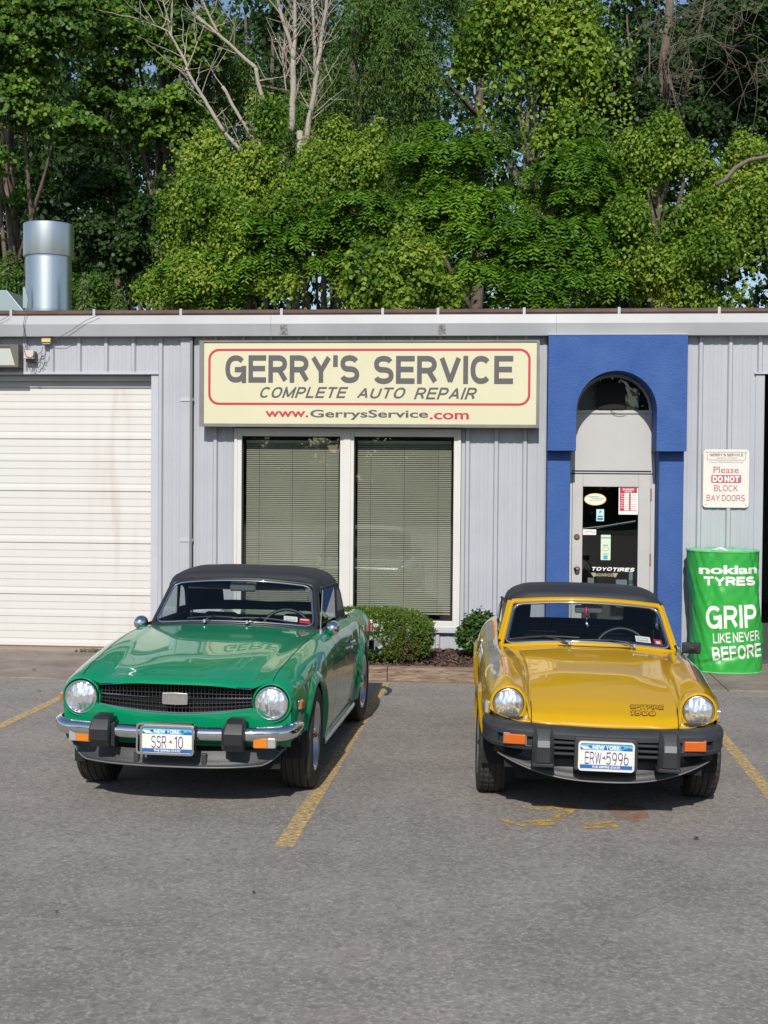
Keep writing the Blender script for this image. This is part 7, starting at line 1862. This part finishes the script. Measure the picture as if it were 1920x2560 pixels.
def fronds(name, parent, lobes, n_fr, length, matl, seed, pairs=9, shell=0.6, front=0.5, leaf=0.085, holes=0.3):
    r = np.random.default_rng(seed); C, D = clumps(lobes, n_fr//6, r, shell, front); nz = noise3(C, 0.5, seed+3); C, D = C[nz > holes], D[nz > holes]
    Vs = []
    for c, d in zip(C, D):
        k0 = r.random()*6.28; nf = r.integers(6, 10); tilt = r.uniform(0.1, 0.6)
        for q in range(nf):
            az_ = (k0 + q*2*pi/nf + r.normal()*0.25) if q % 3 else r.uniform(pi*1.1, pi*1.9); Lf = length*r.uniform(0.6, 1.1)
            h = np.array([cos(az_), sin(az_), 0.0]) + 0.5*np.array([d[0], d[1], 0]); h /= np.linalg.norm(h)+1e-6
            t = np.linspace(0.12, 1, pairs); e = tilt + 0.45
            x = Lf*t*(1-0.18*t); z = Lf*(e*t - 1.15*t*t)
            P0 = c + h[None, :]*x[:, None] + np.array([0, 0, 1.0])[None, :]*z[:, None]
            side = np.cross(h, [0, 0, 1.0]); side /= np.linalg.norm(side)
            dz = e - 2.3*t; tang = h[None, :] + np.array([0,0,1.0])[None, :]*dz[:, None]; tang /= np.linalg.norm(tang, axis=1, keepdims=True)
            nn = np.cross(side[None, :], tang); nn[nn[:, 2] < 0] *= -1
            for sg in (1, -1):
                dirv = side[None, :]*sg + tang*0.45 + r.normal(size=(pairs, 3))*0.10 - np.array([0,0,0.42])
                dirv /= np.linalg.norm(dirv, axis=1, keepdims=True); ls = leaf*(0.75+0.5*np.sin(pi*np.clip(t, 0.1, 0.95)))*r.uniform(0.8, 1.2, pairs)
                Vs.append(leaves(P0 + dirv*ls[:, None]*0.5, nn + r.normal(size=(pairs, 3))*0.2, ls, LNW, r, up=dirv))
    V = np.concatenate(Vs); ob = fast_mesh(name, V, 6, matl, parent); ob["kind"] = "stuff"; return ob
LNW = np.array([(0,-.5),(.15,-.15),(.13,.2),(0,.55),(-.13,.2),(-.15,-.15)])

def limb(m, a, b, r0, r1, r, n=8, wig=0.06, seg=9):
    a, b = Vector(a), Vector(b); pts = []; L_ = (b-a).length; o = Vector((0,0,0))
    for i in range(seg+1):
        t = i/seg; o += Vector((r.uniform(-1,1), r.uniform(-1,1), r.uniform(-0.5,0.5)))*wig*L_/seg
        pts.append(a.lerp(b, t) + o*(1 if i else 0))
    m.tube(pts, [r0+(r1-r0)*i/seg for i in range(seg+1)], n); return pts

def tree(label, base, h, r0, lobes, kind='tree', group=None, n_cl=260, per=60, cl_r=0.35, lsize=0.10, shape=MQ, leaf='maple', seed=1, branches=9, name="tree", lean=(0,0), extra=None, **kw):
    t = empty(name, base); tag(t, label, kind, group); r = random.Random(seed); inv = Vector(base)
    m = MB(); top = Vector((lean[0], lean[1], h)); pts = limb(m, (0,0,-0.3), top, r0, r0*0.35, r, 10, 0.10, 12)
    for k in range(branches):
        l = lobes[k % len(lobes)]; i = r.randint(4, 10); e = Vector(l[:3]) - inv + Vector((r.uniform(-.6,.6)*l[3], r.uniform(-.6,.6)*l[4], r.uniform(-.3,.7)*l[5]))
        limb(m, pts[i], e, r0*0.34, 0.012, r, 6, 0.14, 7)
    m.build("trunk", M['bark'], t, smooth='all')
    lb = [tuple(Vector(l[:3]) - inv) + tuple(l[3:]) for l in lobes]
    crown("foliage", t, augment(lb, seed, 4), int(n_cl*2.3), per, cl_r*0.74, lsize*0.74, shape, L[leaf], seed, **kw)
    if extra: extra(t, lb)
    return t

# terrain height under a point
def hz(x, y): return min(max(0, (y-8))*0.22, 7.0) - 0.05
# ---- far woodland: reads as one mass
WL = empty("far_woodland", (0, 24, 3)); tag(WL, "dense dark woodland on the slope far behind the nearer trees", "woodland", kind="stuff")
r_ = random.Random(41); lob = []
for k in range(90):
    x = r_.uniform(-19, 14); y = r_.uniform(17, 30); z = r_.uniform(5.0, 13.5) + 0.25*(y-17)
    lob.append((x, y-24, z-3, r_.uniform(1.8,3.0), 1.6, r_.uniform(1.5,2.6)))
for k in range(26): lob.append((r_.uniform(-14,10), r_.uniform(-10,-6.5), r_.uniform(0.4,3.0), r_.uniform(1.3,2.0), 0.9, r_.uniform(1.0,1.7)))
for q_ in [(-0.07,-8.50,6.03),(-0.63,-8.50,7.57),(0.40,-8.50,4.76),(3.59,-8.50,6.33),(5.56,-8.50,4.00),(4.07,-8.50,3.65),(-5.04,-8.50,9.74),(-1.37,-8.50,9.92),(4.43,-8.50,9.42),(-3.17,-8.50,6.89),(-2.23,-8.50,3.15),(0.50,-8.50,3.13),(-6.31,-8.50,3.35),(-2.92,-8.50,9.33)]: lob.append(q_ + (1.1, 0.7, 0.8))
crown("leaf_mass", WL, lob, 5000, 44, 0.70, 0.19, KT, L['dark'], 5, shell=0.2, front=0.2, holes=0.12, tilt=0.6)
m = MB(); 
for k in range(40):
    x = r_.uniform(-18, 13); y = r_.uniform(15, 28); limb(m, (x, y-24, -3), (x+r_.uniform(-.8,.8), y-24, r_.uniform(8, 13)), r_.uniform(.09,.2), 0.03, r_, 6, 0.05, 8)
m.build("trunks", M['bark'], WL)

GRP = "leafy trees behind the garage roof"
# maples on the left: high layered crowns with dark space beneath
tree("tall maple with layered mid green crown at the far left above the roof flue", (-9.2,10.5,hz(0,10.5)), 11, 0.20,
     [(-8.39,9.20,10.22,1.08,0.43,0.54),(-8.88,9.30,9.32,0.87,0.35,0.43),(-8.01,9.40,8.60,0.65,0.32,0.40),(-9.15,9.40,8.55,0.58,0.35,0.43),(-9.19,9.50,7.54,0.44,0.35,0.44),(-8.81,9.50,11.07,1.45,0.47,0.58)], group=GRP, seed=11, n_cl=300, per=75, cl_r=0.33, lsize=0.11, flat=0.30, holes=0.30, shell=0.3)
tree("maple with drooping green layers left of the dead grey trees", (-6.6,12.5,hz(0,12.5)), 12, 0.18,
     [(-7.58,11.20,10.44,0.86,0.56,0.70),(-6.92,11.20,9.25,0.70,0.44,0.55),(-8.04,11.40,9.57,0.55,0.31,0.39),(-6.12,11.50,10.51,0.79,0.57,0.71),(-6.30,11.30,8.80,0.63,0.38,0.47),(-7.18,11.50,11.48,1.18,0.51,0.63)], group=GRP, seed=12, n_cl=270, per=70, cl_r=0.34, lsize=0.11, flat=0.32, holes=0.34, shell=0.3)
tree("shaded dark tree low behind the roof between flue and bright vines", (-6.4,11.0,hz(0,11)), 5.5, 0.12,
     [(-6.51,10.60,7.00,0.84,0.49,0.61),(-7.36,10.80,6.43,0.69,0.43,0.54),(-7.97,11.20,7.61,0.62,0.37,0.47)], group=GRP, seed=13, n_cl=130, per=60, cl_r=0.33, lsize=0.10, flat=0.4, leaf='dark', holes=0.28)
tree("narrow leaved tall tree rising behind the dead grey trunks", (-3.0,13.5,hz(0,13.5)), 13, 0.18,
     [(-5.66,12.40,10.15,0.65,0.52,1.06),(-3.01,12.40,10.26,0.90,0.72,1.23),(-4.02,12.60,9.11,0.99,0.59,0.74),(-2.47,12.70,11.49,1.08,0.79,0.99)], group=GRP, seed=14, n_cl=330, per=60, cl_r=0.36, lsize=0.12, shape=LN, leaf='willow', flat=0.9, hang=0.5, holes=0.30, shell=0.3)
tree("dull green narrow leaved tree between the dead trunks and the vine hung tree", (-0.6,11.6,hz(0,11.6)), 11, 0.17,
     [(-1.65,10.40,9.67,0.68,0.54,0.83),(-1.79,10.50,8.13,0.68,0.55,0.68),(-2.39,10.50,7.39,0.61,0.49,0.61),(-1.15,10.80,10.77,0.92,0.55,0.69)], group=GRP, seed=15, n_cl=280, per=60, cl_r=0.33, lsize=0.115, shape=LN, leaf='willow', flat=0.9, hang=0.6, holes=0.33, shell=0.3)
def hangers(seed, n, x0, x1, y, z0, z1, lmin, lmax):
    def f(t, lb):
        r = np.random.default_rng(seed); V = []; inv = np.array(t.location)
        for k in range(n):
            x = r.uniform(x0, x1); zt = r.uniform(z0, z1); Ln = r.uniform(lmin, lmax); m_ = int(Ln/0.045)
            tt = np.linspace(0, 1, m_); P = np.stack([x + 0.10*np.sin(tt*4+k) + r.normal(size=m_)*0.05, y + r.uniform(-.3,.3) + r.normal(size=m_)*0.05, zt - Ln*tt], 1) - inv
            nr = np.tile([0,-0.75,0.45], (m_,1)) + r.normal(size=(m_,3))*0.35; V.append(leaves(P, nr, 0.080*(0.6+0.7*r.random(m_)), HT, r))
        o = fast_mesh("hanging_vine", np.concatenate(V), 5, L['vine'], t); o["kind"] = "stuff"
    return f
tree("tall tree draped in bright hanging vines right of centre", (0.9,9.6,hz(0,9.6)), 10.5, 0.19,
     [(0.34,8.80,9.81,0.78,0.51,0.63),(1.24,8.80,9.52,0.78,0.62,0.85),(0.28,8.90,8.67,0.46,0.37,0.57),(1.60,8.90,8.51,0.43,0.34,0.64),(1.11,8.70,7.98,0.42,0.31,0.39),(0.75,8.90,10.46,1.13,0.45,0.57),(-0.50,9.00,9.55,0.43,0.34,0.43)], group=GRP, seed=16, n_cl=250, per=60, cl_r=0.30, lsize=0.11, shape=HT, leaf='vine', flat=0.7, hang=0.6, holes=0.36, shell=0.4,
     extra=hangers(7, 46, -0.3, 2.3, 8.6, 8.2, 10.8, 0.5, 1.8))
tree("dark forked tree with mid green leaves at the right behind the vines", (3.1,11.0,hz(0,11)), 11, 0.20,
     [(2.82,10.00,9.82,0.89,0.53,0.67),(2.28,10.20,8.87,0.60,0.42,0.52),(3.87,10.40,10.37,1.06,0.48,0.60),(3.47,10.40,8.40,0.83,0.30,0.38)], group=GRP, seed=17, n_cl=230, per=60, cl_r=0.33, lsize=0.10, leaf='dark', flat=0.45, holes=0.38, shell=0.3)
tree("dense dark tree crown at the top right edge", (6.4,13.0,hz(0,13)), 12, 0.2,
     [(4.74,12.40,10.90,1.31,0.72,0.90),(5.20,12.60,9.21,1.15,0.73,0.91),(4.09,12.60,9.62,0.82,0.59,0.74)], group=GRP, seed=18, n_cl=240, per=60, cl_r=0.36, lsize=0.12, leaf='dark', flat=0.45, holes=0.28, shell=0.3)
# ---- vine mounds and sumac
GV = "vine and sumac thickets along the roof line"
def thicket(label, base, lobes, seed, n_cl, leaf='vine', shape=HT, lsize=0.076, name="vine_thicket", extra=None, n_fr=0, fr_l=0.45, fr_lobes=None, holes=0.25, cat="shrub"):
    t = empty(name, base); tag(t, label, cat, GV); inv = Vector(base); r = random.Random(seed)
    lb = [tuple(Vector(l[:3]) - inv) + tuple(l[3:]) for l in lobes]; m = MB()
    for l in lb: limb(m, (r.uniform(-.6,.6), 0.3, -0.4), (l[0], l[1], l[2]+l[5]*0.3), 0.05, 0.012, r, 6, 0.18, 8)
    m.build("stems", M['bark'], t, smooth='all')
    crown("foliage", t, augment(lb, seed, 5), int(n_cl*4.2), 58, 0.145, lsize*0.72, shape, L[leaf], seed, shell=0.45, front=0.5, flat=0.95, holes=holes+0.19, tilt=0.5, hang=0.3)
    if n_fr: fronds("fronds", t, augment([tuple(Vector(l[:3]) - inv) + tuple(l[3:]) for l in (fr_lobes or lobes)], seed+9, 4), n_fr, fr_l*1.15, L['frond'], seed+50, leaf=0.105, pairs=10)
    if extra: extra(t, lb)
    return t
thicket("bright yellow green vine mound below the dead grey trees", (-4.0,8.2,hz(0,8.2)),
    [(-4.57,7.40,6.98,0.79,0.45,0.56),(-5.15,7.30,6.11,0.59,0.47,0.79),(-3.64,7.50,6.93,0.93,0.51,0.63),(-2.66,7.70,7.10,0.70,0.51,0.64),(-4.23,7.10,5.86,1.17,0.73,0.91),(-2.99,7.20,5.80,0.98,0.68,0.85),(-5.26,7.20,5.13,0.56,0.42,0.52),(-4.00,8.40,8.42,0.36,0.29,0.66),(-2.31,7.90,7.78,0.47,0.21,0.26),(-4.06,6.90,5.04,1.29,0.36,0.45)], 21, 620, n_fr=900, fr_lobes=[(-4.06,6.90,5.56,1.10,0.57,0.71),(-2.60,6.80,5.79,0.71,0.57,0.71),(-4.85,6.90,5.18,0.65,0.31,0.39)])
thicket("mid green sumac thicket with feathery fronds behind the roof centre", (-0.2,8.0,hz(0,8)),
    [(-0.30,7.50,6.17,1.00,0.48,0.60),(1.01,7.50,5.89,1.00,0.53,0.66),(0.56,7.40,5.23,1.32,0.37,0.46)], 22, 120, leaf='frond', shape=LNW, name="sumac_thicket", n_fr=3000, fr_l=0.50,
    fr_lobes=[(-0.55,7.70,7.47,0.54,0.43,0.67),(-0.90,7.50,6.96,0.60,0.37,0.47),(0.86,7.30,6.57,0.86,0.47,0.59),(-0.30,7.10,6.02,0.98,0.52,0.65),(0.99,7.00,5.67,1.04,0.57,0.71),(0.35,6.80,5.07,1.41,0.31,0.39),(1.64,7.40,6.39,0.53,0.42,0.53),(-1.57,7.60,6.20,0.53,0.43,0.53)], holes=0.35)
thicket("low leafy vine clump between mound and sumac along the gutter", (-1.6,6.8,-0.05),
    [(-0.96,6.30,5.13,0.63,0.35,0.44),(-1.47,6.40,5.39,0.50,0.40,0.57),(-1.97,6.30,4.94,0.56,0.30,0.38)], 23, 170, lsize=0.095)
thicket("big heart leaved vine mound at the right behind the roof", (3.2,8.2,hz(0,8.2)),
    [(2.32,7.80,7.12,0.94,0.49,0.61),(2.86,7.40,6.25,1.06,0.63,0.79),(2.20,7.10,5.55,0.72,0.57,0.72),(3.80,7.30,6.09,0.79,0.63,0.86),(4.03,7.60,6.99,0.60,0.37,0.47),(3.26,7.00,5.15,0.97,0.42,0.52),(1.74,7.90,7.15,0.41,0.33,0.41)], 24, 640, leaf='vine', lsize=0.076,
    extra=hangers(9, 30, 2.4, 4.9, 6.9, 5.2, 6.6, 0.3, 0.9))
thicket("shaded small bush just right of the roof flue", (-6.9,7.5,-0.05), [(-6.9,7.2,4.7,0.6,0.5,0.5),(-8.3,7.6,5.2,0.6,0.5,0.45)], 26, 70, leaf='maple', shape=KT)
# ---- dead grey trees
def dead_tree(label, base, limbs, seed, name="dead_tree", twigs=0):
    t = empty(name, base); tag(t, label, "tree", "bare dead trees"); r = random.Random(seed); m = MB(); inv = Vector(base); allp = []
    for (a, b, r0, r1) in limbs:
        allp.append(limb(m, Vector(a)-inv, Vector(b)-inv, r0*0.62, r1*0.60, r, 9, 0.12, 14))
    for k in range(twigs):
        p = r.choice(allp); i = r.randint(3, len(p)-2); d = (p[i+1]-p[i]).normalized(); e = p[i] + (d*0.6 + Vector((r.uniform(-1,1), r.uniform(-.6,.6), r.uniform(-.2,.9)))).normalized()*r.uniform(0.3, 1.1)
        q = limb(m, p[i], e, 0.012, 0.003, r, 5, 0.2, 7)
        if r.random() < 0.6: limb(m, q[4], q[4]+Vector((r.uniform(-.4,.4), r.uniform(-.2,.2), r.uniform(0,.5))), 0.008, 0.003, r, 4, 0.1, 5)
    m.build("trunk", M['deadwood'], t, smooth='all')
D9 = 9.0
dead_tree("pale dead twin trunk standing above the bright vine mound", (-3.45,9.0,0.2), [((-3.45,9.0,0.2), Vector((-3.703,9.000,8.204)), 0.15,0.10), (Vector((-3.703,9.000,8.133)),Vector((-3.661,9.000,9.548)),0.10,0.085), (Vector((-3.660,9.000,9.407)),Vector((-4.007,9.000,10.757)),0.062,0.045), (Vector((-3.660,9.000,9.407)),Vector((-3.618,9.000,10.747)),0.060,0.045), (Vector((-3.794,9.000,8.843)),Vector((-3.915,9.000,9.837)),0.02,0.012)], 31, twigs=44)
dead_tree("pale dead trunk right of the twin one, crooked", (-3.0,9.3,0.2), [((-3.0,9.3,0.2), Vector((-3.516,9.300,7.924)), 0.14,0.09), (Vector((-3.516,9.300,7.924)),Vector((-3.306,9.300,9.283)),0.09,0.075), (Vector((-3.306,9.300,9.211)),Vector((-3.084,9.300,10.778)),0.070,0.050), (Vector((-3.320,9.300,9.140)),Vector((-3.353,9.300,10.785)),0.055,0.04)], 32, twigs=44)
dead_tree("bare dead tree leaning left over the vines with forked tip", (-4.9,8.9,0.2), [((-4.9,8.9,0.2), Vector((-4.318,8.900,7.761)),0.10,0.07), (Vector((-4.899,8.900,8.125)),Vector((-5.558,8.900,9.271)),0.060,0.045), (Vector((-4.317,8.900,7.478)),Vector((-4.899,8.900,8.125)),0.05,0.06), (Vector((-5.558,8.900,9.271)),Vector((-5.889,8.900,9.917)),0.045,0.030), (Vector((-5.852,8.900,9.845)),Vector((-5.855,8.900,10.625)),0.026,0.014), (Vector((-5.889,8.900,9.917)),Vector((-6.584,8.900,10.217)),0.024,0.012), (Vector((-5.594,8.900,9.237)),Vector((-5.271,8.900,10.045)),0.022,0.012), (Vector((-5.889,8.900,10.059)),Vector((-6.074,8.900,10.630)),0.020,0.012)], 33, twigs=40)
dead_tree("bleached bare limb slanting from upper left behind the vines", (-4.2,9.4,0.2), [((-4.2,9.4,0.2), Vector((-4.419,9.400,8.903)),0.09,0.06), (Vector((-4.422,9.400,9.409)),Vector((-5.127,9.400,10.037)),0.060,0.045), (Vector((-4.422,9.400,9.409)),Vector((-4.180,9.400,8.249)),0.06,0.07), (Vector((-5.127,9.400,10.037)),Vector((-5.723,9.400,10.521)),0.045,0.026), (Vector((-5.127,9.400,10.074)),Vector((-5.501,9.400,10.805)),0.035,0.025), (Vector((-4.173,8.700,7.708)),Vector((-4.896,8.700,8.878)),0.045,0.05)], 34, twigs=26)
BT = empty("bare_branch_tangle", (4.6,9.0,0.2)); tag(BT, "tree with a tangle of bare grey drooping branches at the top right", "tree", "bare dead trees")
m = MB(); r = random.Random(77); inv = Vector((4.6,9.0,0.2))
pp = limb(m, (0.6,0.8,-0.3), (0.4,0.3,10.8), 0.14, 0.05, r, 8, 0.05, 12)
for k in range(46):
    a = Vector((r.uniform(2.71,4.85), 9.0+r.uniform(-.8,.6), r.uniform(8.93,10.80))) - inv; dx = r.uniform(-1.1, 0.9); L_ = r.uniform(0.3, 1.5)*r.choice((1,1,1,-0.5))
    pts = [a + Vector((dx*t + 0.10*sin(5*t+k), 0.1*sin(3*t+k), -L_*t*t + 0.25*sin(3*t+k*2)*t)) for t in np.linspace(0, 1, 11)]
    m.tube(pts, [0.0075*(1-0.7*i/10) for i in range(11)], 4)
    for q in range(7):
        i = r.randint(1, 9); e = pts[i] + Vector((r.uniform(-.45,.45), r.uniform(-.2,.2), r.uniform(-.35,.25))); m.tube([pts[i], pts[i].lerp(e,.5)+Vector((0,0,-.03)), e], [0.004,0.003,0.0015], 4)
m.build("branches", M['twig'], BT)
m = MB(); m.tube([Vector((3.343,6.500,6.535))-inv,Vector((3.493,6.500,6.619))-inv,Vector((3.630,6.500,6.789))-inv,Vector((3.834,6.500,6.909))-inv,Vector((4.092,6.500,6.954))-inv,Vector((4.422,6.500,7.023))-inv], [0.034,0.034,0.036,0.030,0.026,0.022], 8)
m.build("broken_limb", M['twig'], BT, smooth='all')
# small dead leaf cluster in the vines
V_ = leaves(np.array(Vector((-5.057,6.700,5.536))) + np.random.default_rng(3).normal(size=(120,3))*np.array([.09,.05,.11]), np.random.default_rng(4).normal(size=(120,3))+[0,-1,0], np.full(120,0.06), LN, np.random.default_rng(5))
o = fast_mesh("withered_leaves", V_, 6, L['brownleaf']); tag(o, "small clump of withered brown leaves in the vine mound above the sign", "leaves", kind=None); o["kind"] = "stuff"
# ---- self-sown weeds on the roof edge
def weed(label, x, h, seed, w=0.12, lean=0.0, Y=0.75, bare=0.3):
    z0 = 3.70; t = empty("roof_weed", (x, Y, z0)); tag(t, label, "plant", "weeds growing on the roof"); r = np.random.default_rng(seed)
    m = MB(); m.tube([(0,0,0),(lean*0.5,0,h*0.5),(lean,0,h*0.95)], [0.008,0.006,0.003], 5); m.build("stem", M['twig'], t)
    n = int(260*h/0.5); tt = r.uniform(bare, 1, n); a = r.uniform(0, 6.28, n); whorl = 0.45+0.55*np.abs(np.sin(tt*h*22)); rr_ = w*(1.05-0.75*tt)*whorl*r.uniform(0.2,1,n)
    P = np.stack([lean*tt + rr_*np.cos(a), rr_*np.sin(a), h*tt - rr_*0.35], 1)
    dirv = np.stack([np.cos(a), np.sin(a), np.full(n,-0.7)], 1)
    V = leaves(P, np.stack([np.cos(a)*0.3, np.sin(a)*0.3-0.5, np.ones(n)], 1)+r.normal(size=(n,3))*0.3, np.full(n, 0.055)*r.uniform(.7,1.3,n), LNW, r, up=dirv); o = fast_mesh("leaf_cluster", V, 6, L['weed'], t); o["kind"] = "stuff"
weed("tall bushy weed growing on the roof just right of the flue", Vector((-4.758,0.750,3.939)).x, 0.60, 1, 0.17, bare=0.05)
weed("small leafy weed with a bare stem standing alone on the roof edge", Vector((-4.365,0.750,3.937)).x, 0.36, 2, 0.13, bare=0.45)
weed("leaning weed sprig on the roof left of the flue above the vent hood", Vector((-6.162,1.800,4.089)).x, 1.05, 3, 0.15, lean=0.10, Y=1.8, bare=0.72)
# ---- shrubs in the bed
def shrub(label, base, rad, kind, seed, name="shrub", group=None):
    t = empty(name, base); tag(t, label, "shrub", group or "shrubs in the bed under the window"); r = np.random.default_rng(seed); R1 = random.Random(seed)
    m = MB()
    for k in range(9): limb(m, (R1.uniform(-.05,.05), R1.uniform(-.05,.05), 0), (R1.uniform(-.7,.7)*rad[0], R1.uniform(-.7,.7)*rad[1], R1.uniform(.4,.8)*rad[2]*2), 0.014, 0.004, R1, 5, 0.15, 6)
    m.build("stems", M['bark'], t)
    if kind == 'yew':
        n = 5000; d = r.normal(size=(n,3)); d[:,1] -= 0.3; d /= np.linalg.norm(d,axis=1,keepdims=True)
        e = np.sign(d)*np.abs(d)**0.72; q = 0.80+0.20*r.random(n)**0.5; lump = 1+0.05*(noise3(d, 1.6, 3)-0.5)*2
        C = e*np.array(rad)*(q*lump)[:,None] + np.array([0,0,rad[2]]); keep = C[:,2] > 0.01; C, d = C[keep], d[keep]; n = len(C)
        per = 13; CC = np.repeat(C, per, 0); DD = np.repeat(d, per, 0)
        tw = DD*0.6 + np.array([0,0,0.45]) + np.repeat(r.normal(size=(n,3))*0.5, per, 0); tw /= np.linalg.norm(tw,axis=1,keepdims=True)
        al = np.tile(np.linspace(-0.02,0.035,per), n)[:,None]; dirv = tw*0.6 + r.normal(size=(n*per,3))*0.6; dirv /= np.linalg.norm(dirv,axis=1,keepdims=True)
        V = leaves(CC + tw*al + dirv*0.010, np.cross(dirv, r.normal(size=(n*per,3))), np.full(n*per,0.030)*r.uniform(.7,1.3,n*per), NDL, r, up=dirv)
        o = fast_mesh("needles", V, 4, L['yew'], t); o["kind"] = "stuff"
        # browned patch
        bp = r.normal(size=(420,3))*np.array([.10,.05,.10]) + np.array([0.34,-rad[1]*0.88,0.20]); V = leaves(bp, r.normal(size=(420,3)), np.full(420,0.024), KT, r); o = fast_mesh("brown_patch", V, 4, L['brownleaf'], t); o["kind"] = "stuff"
    else:
        n = 620; d = r.normal(size=(n,3)); d /= np.linalg.norm(d,axis=1,keepdims=True); lump = 0.80+0.42*noise3(d, 0.9, 8)
        C = d*np.array(rad)*(lump*(0.70+0.3*r.random(n)))[:,None] + np.array([0,0,rad[2]+0.03]); per = 11
        CC = np.repeat(C, per, 0) + r.normal(size=(n*per,3))*0.020; DD = np.repeat(d, per, 0)
        V = leaves(CC, DD*0.5 + np.array([0,-0.1,0.6]) + r.normal(size=(n*per,3))*0.6, 0.036*r.uniform(.6,1.3,n*per), OV, r, up=DD + r.normal(size=(n*per,3))*0.6)
        o = fast_mesh("leaves", V, 8, L['box'], t); o["kind"] = "stuff"
NDL = np.array([(0,-.5),(.15,.0),(0,.5),(-.15,.0)])
shrub("dense rounded yew bush clipped flat, yellow green, behind the green car", (-1.22,-0.90,0.10), (0.60,0.40,0.262), 'yew', 1)
shrub("small dark glossy leaved bush beside the yellow car's rear wing", (-0.09,-0.58,0.10), (0.29,0.25,0.215), 'box', 2)
# weeds at the garage sill
for k_, (x, s_) in enumerate(((-4.45,1.0),(-4.30,0.8))):
    r = np.random.default_rng(k_); n = 60; C = r.normal(size=(n,3))*np.array([.06,.02,.012])*s_ + np.array([0,0,.02])
    o = fast_mesh("sill_weed", leaves(C, r.normal(size=(n,3))+[0,-.5,1], np.full(n,.022), OV, r), 8, L['weed'], loc=(x,-0.055,0.012)); tag(o, ["small weed in the crack at the garage sill, left of the pair","small weed in the crack at the garage sill, nearer the green car"][k_], "plant", "weeds in the sill crack"); o["kind"] = "stuff"
# dead leaves and litter lying on the ground
for k_, (x_, y_, s_, lb_) in enumerate(((-4.062,-2.594,0.045,"dark dead leaf lying on the asphalt near the left parking line"),(1.095,-6.749,0.04,"dark dead leaf lying alone on the open asphalt at lower right"),(0.185,-4.903,0.03,"brown scrap on the asphalt under the yellow car's nose"),(-1.098,-7.906,0.022,"small dark chip on the open asphalt at lower centre"),(-1.917,-8.261,0.022,"dark speck of litter on the asphalt at lower left"),(-4.541,-1.452,0.05,"dark dead leaf on the concrete apron by the garage door"))):
    p = Vector((x_, y_, 0))
    r = np.random.default_rng(k_+60); m = MB(); m.add([(q[0]*s_*1.3, q[1]*s_*0.8, 0.004+0.010*abs(q[0])+r.uniform(0,.003)) for q in OV], [tuple(range(8))])
    o = m.build("fallen_leaf", mat("leaf_litter_%d" % k_, (0.035,0.022,0.014), 0.8) if k_ == 0 else bpy.data.materials["leaf_litter_0"], loc=(p.x, p.y, 0.006 if k_ < 5 else 0.02), rot=(0,0,r.uniform(0,6))); tag(o, lb_, "leaf", "fallen leaves on the ground")
# ---- across the road behind the camera: seen only in the glass, chrome and paint
g = MB(); g.quad((-70,-70,0.02),(70,-70,0.02),(70,-33,0.02),(-70,-33,0.02)); tag(g.build("verge", mat("verge_grass", (0.07,0.13,0.03), 0.9, bump=(8,.8))), kind="structure")
RW = empty("roadside_trees", (0,-48,0)); tag(RW, "belt of green trees across the road, seen only as reflections", "woodland", kind="stuff")
r_ = random.Random(8); lob = []
for k in range(44):
    x = -50 + 100*k/43 + r_.uniform(-1.5,1.5); lob.append((x, r_.uniform(-2,2), r_.uniform(1.0,6.5), r_.uniform(2.2,3.4), 2.0, r_.uniform(2.0,3.6))); lob.append((x+1, 0, 1.2, 2.4, 1.2, 1.8))
crown("leaf_mass", RW, lob, 2200, 32, 0.95, 0.60, KT, L['maple'], 15, shell=0.4, front=0.0, holes=0.15)
